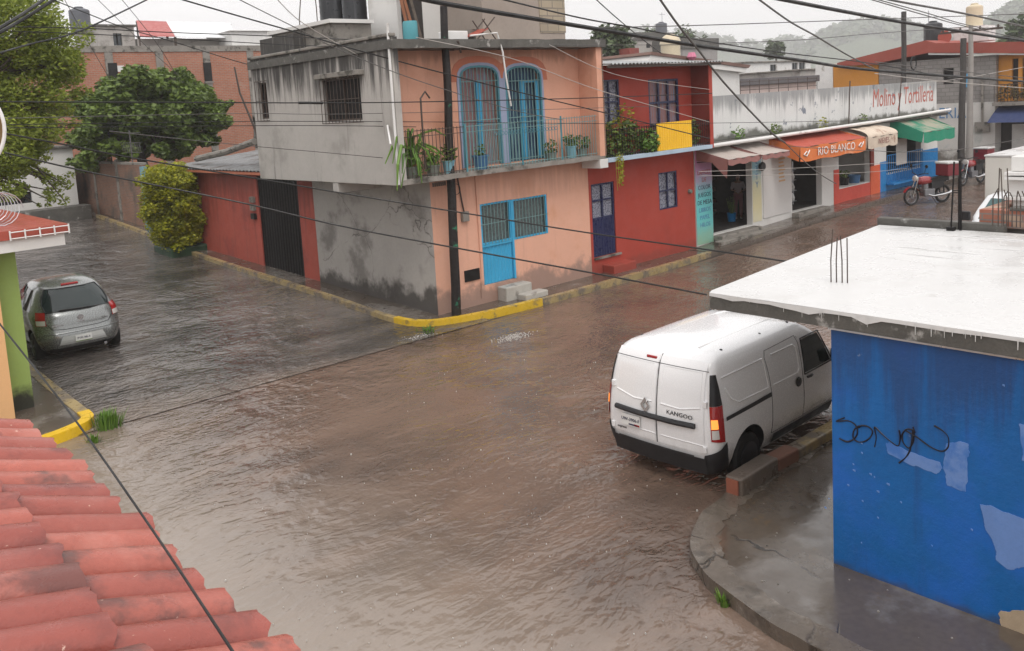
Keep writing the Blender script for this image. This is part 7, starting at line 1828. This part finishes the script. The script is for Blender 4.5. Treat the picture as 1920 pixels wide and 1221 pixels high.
q = on_x(1747, 40, RX); t = thing('antenna', 'thin television antenna above the far black water tank', 'antenna', (RX, q.y, q.z)); b = MB(); b.tube([(RX+.2, q.y+.25, q.z-1.5), (RX+.2, q.y+.25, on_x(1740, 20).z)], .03, 5); b.build('mast', m_steel, t)
q = on_x(1833, 86, RX-1.5); b = MB().box(q.x-.5, q.x+.5, q.y-.7, q.y+.7, roof_z, roof_z+.75); tag(b.build('roof_box', m_roof_white, bevel=.05), 'white box on the red fascia roof right of the concrete pole', 'box')
# ------------------------------------------------------------------ houses between the red house and the hill
def facebox(name, label, px0, px1, pyt, y, depth, m, wins=(), z0=.3, roof=None, roof_m=None, group='houses beyond the shops', over=.15):
    a, c = gy(px0, pyt, y), gy(px1, pyt, y); zt = (a.z+c.z)/2
    wo = []
    for (u0, v0, u1, v1) in wins:
        p, q = gy(u0, v1, y), gy(u1, v0, y); wo.append((p.x-a.x, q.x-a.x, p.z, q.z))
    return blocky(name, label, 'house', a.x, c.x, y, y+depth, z0, zt, m, wo, roof, roof_m, over, group)
t = thing('white_house', 'plain white house with a brown edged sloping roof behind the red house', 'house', (26, 21, .3), 0, 'houses beyond the shops')
a, c = gy(1300, 128, 21), gy(1386, 128, 21)
MB().box(a.x, c.x, 21, 27, .3, c.z).build('wall', m_white, t)
b = MB(); p = [gy(x, y_, 20.8) for x, y_ in ((1216, 115), (1220, 103), (1400, 128), (1398, 136))]; b.prism([tuple(v) for v in p], (0, 6.4, 0)); b.build('fascia', m_white, t)
b = MB(); p = [gy(x, y_, 20.75) for x, y_ in ((1219, 102.5), (1222, 97), (1408, 122), (1404, 127.5))]; b.prism([tuple(v) for v in p], (0, 6.6, 0)); b.build('roof', mat('brown roof edge', (.17, .1, .08), var=.2), t)
q = gy(1297, 107, 20.6); tag(MB().lathe([(.1, -.12), (.2, 0), (.12, .18)], (q.x, q.y, q.z), 10).build('flower_ball', mat('pink paint', (.6, .2, .3))), 'small pink bundle on the sloping roof of the plain white house', 'bundle')
facebox('far_house', 'low pale pink house with a dark flat roof behind the shop parapet', 1384, 1530, 157, 24.5, 5, mat('pale pink wall', (.5, .4, .37)), (), roof=.35, roof_m=mat('slate grey roof edge', (.13, .12, .125), var=.2))
facebox('far_house', 'pale grey house with two dark windows beyond the slate grey roof edge', 1390, 1520, 117, 38, 6, m_pipe, ((1444, 121, 1456, 135), (1485, 118, 1496, 132), (1498, 117, 1510, 131)), roof=.12)
facebox('far_house', 'small grey house with one tiny window left of the orange ochre building', 1500, 1562, 131, 30, 6, m_gray_low, ((1512, 149, 1519, 156),), roof=.1)
facebox('far_house', 'hazy house with dark roof right of the bright green tree', 1196, 1262, 76, 62, 6, mat('hazy house wall', (.4, .37, .34)), ((1212, 82, 1220, 90),), roof=.9, roof_m=m_conc_dk)
facebox('far_house', 'long hazy house with dark roof right of the domed chapel', 1280, 1345, 92, 58, 6, mat('hazy grey wall', (.3, .28, .27)), (), roof=1.2, roof_m=m_conc_dk)
q = gy(1190, 97, 40); o = MB().box(q.x-.5, q.x+.5, 40, 41, .3, gy(1190, 90, 40).z); tag(o.build('chimney', m_red_old), 'small red brick chimney in front of the bright green tree', 'chimney')
q0, q1 = gy(1262, 95, 52), gy(1284, 95, 52); t = thing('chapel_dome', 'small pale domed turret between the hazy dark roofed houses', 'turret', ((q0.x+q1.x)/2, 53, .3))
cx_ = (q0.x+q1.x)/2; rr = (q1.x-q0.x)/2; zb0, zd = gy(1272, 98, 52).z, gy(1272, 82, 52).z
MB().lathe([(rr, .3), (rr, zd)], (cx_, 53, 0), 12).build('drum', m_tank_beige, t, smooth=True); MB().lathe([(rr*1.1*math.cos(a), zd+rr*1.1*math.sin(a)) for a in [i*math.pi/2/7 for i in range(8)]], (cx_, 53, 0), 14).build('dome', m_tank_beige, t, smooth=True)
q = gy(1240, 55, 66); water_tank('hazy grey water tank on a far roof under a cross shaped antenna', q.x, 66, gy(1240, 62, 66).z-.2, .7, 1.5, m_tank_gray)
t = thing('antenna', 'cross shaped antenna above the hazy far roofs', 'antenna', (q.x+.4, 66.5, q.z)); b = MB(); z_ = gy(1243, 24, 66).z; b.tube([(q.x+.2, 66, q.z-.6), (q.x+.2, 66, z_)], .04, 5); b.tube([(q.x-.4, 66, z_-.2), (q.x+.8, 66, z_-.2)], .03, 5); b.build('mast', m_steel, t)
b = MB()
for i in range(9): q = gy(1388+i*18, 170, 17.6); b.tube([(q.x, 17.6, 4.6), (q.x, 17.6, 5.35)], .014, 4)
for z in (5.0, 5.3): b.tube([(gy(1388, 170, 17.6).x, 17.6, z), (gy(1532, 165, 17.6).x, 17.6, z)], .012, 4)
tag(b.build('rail_fence', m_rust), 'thin rusty rail on the flat roof behind the white shop parapet', 'rail')
# ------------------------------------------------------------------ wooded hills
m_hill = mat('wooded hillside', (.06, .085, .035), var=.3, scale=.08, bump=.6, bscale=.6)
def hill(crest, dist, depth, seed, nleaf, leaf):
    xs_ = [c[0] for c in crest]; ys_ = [c[1] for c in crest]
    def f(u, v):
        px = lerp(xs_[0], xs_[-1], u); py = interp(px, xs_, ys_); t = pd(px, py, dist)
        d = Vector((t.x, t.y, 0)).normalized()
        h = math.sin(min(1, v*1.25)*math.pi/2) if v < .8 else math.cos((v-.8)/.2*math.pi/2)
        p = Vector((t.x, t.y, 0))+d*(v-.8)*depth
        z = max(-1.2, t.z*h+mnoise.noise(Vector((u*9, v*5, seed)))*3.2*h)
        return (p.x, p.y, z)
    return f
for crest, dist, depth, seed, n, lf in (([(1470, 130), (1505, 100), (1530, 82), (1570, 64), (1625, 52), (1690, 54), (1735, 70), (1790, 84), (1860, 96), (1930, 100)], 1300, 560, 1, 6500, 4.8),
                                        ([(1110, 110), (1200, 66), (1290, 76), (1350, 86), (1420, 92), (1480, 84), (1520, 90), (1600, 110)], 1360, 390, 2, 2900, 5.7),
                                        ([(1780, 100), (1850, 62), (1890, 30), (1950, 8), (2060, -10)], 1060, 450, 3, 2900, 4.5)):
    f = hill(crest, dist, depth, seed, n, lf)
    struct('hill', MB().grid(f, 40, 16), m_hill, smooth=True)
    rnd = random.Random(seed); b = MB()
    for i in range(n//26):
        p = Vector(f(rnd.random(), rnd.uniform(.35, .95))); leaves(b, p+Vector((0, 0, lf*.8)), (lf*2.2, lf*2.2, lf*1.8), 26, lf, seed=rnd.random())
    tag(b.build('hillside_wood', m_leaf_far), kind='stuff')
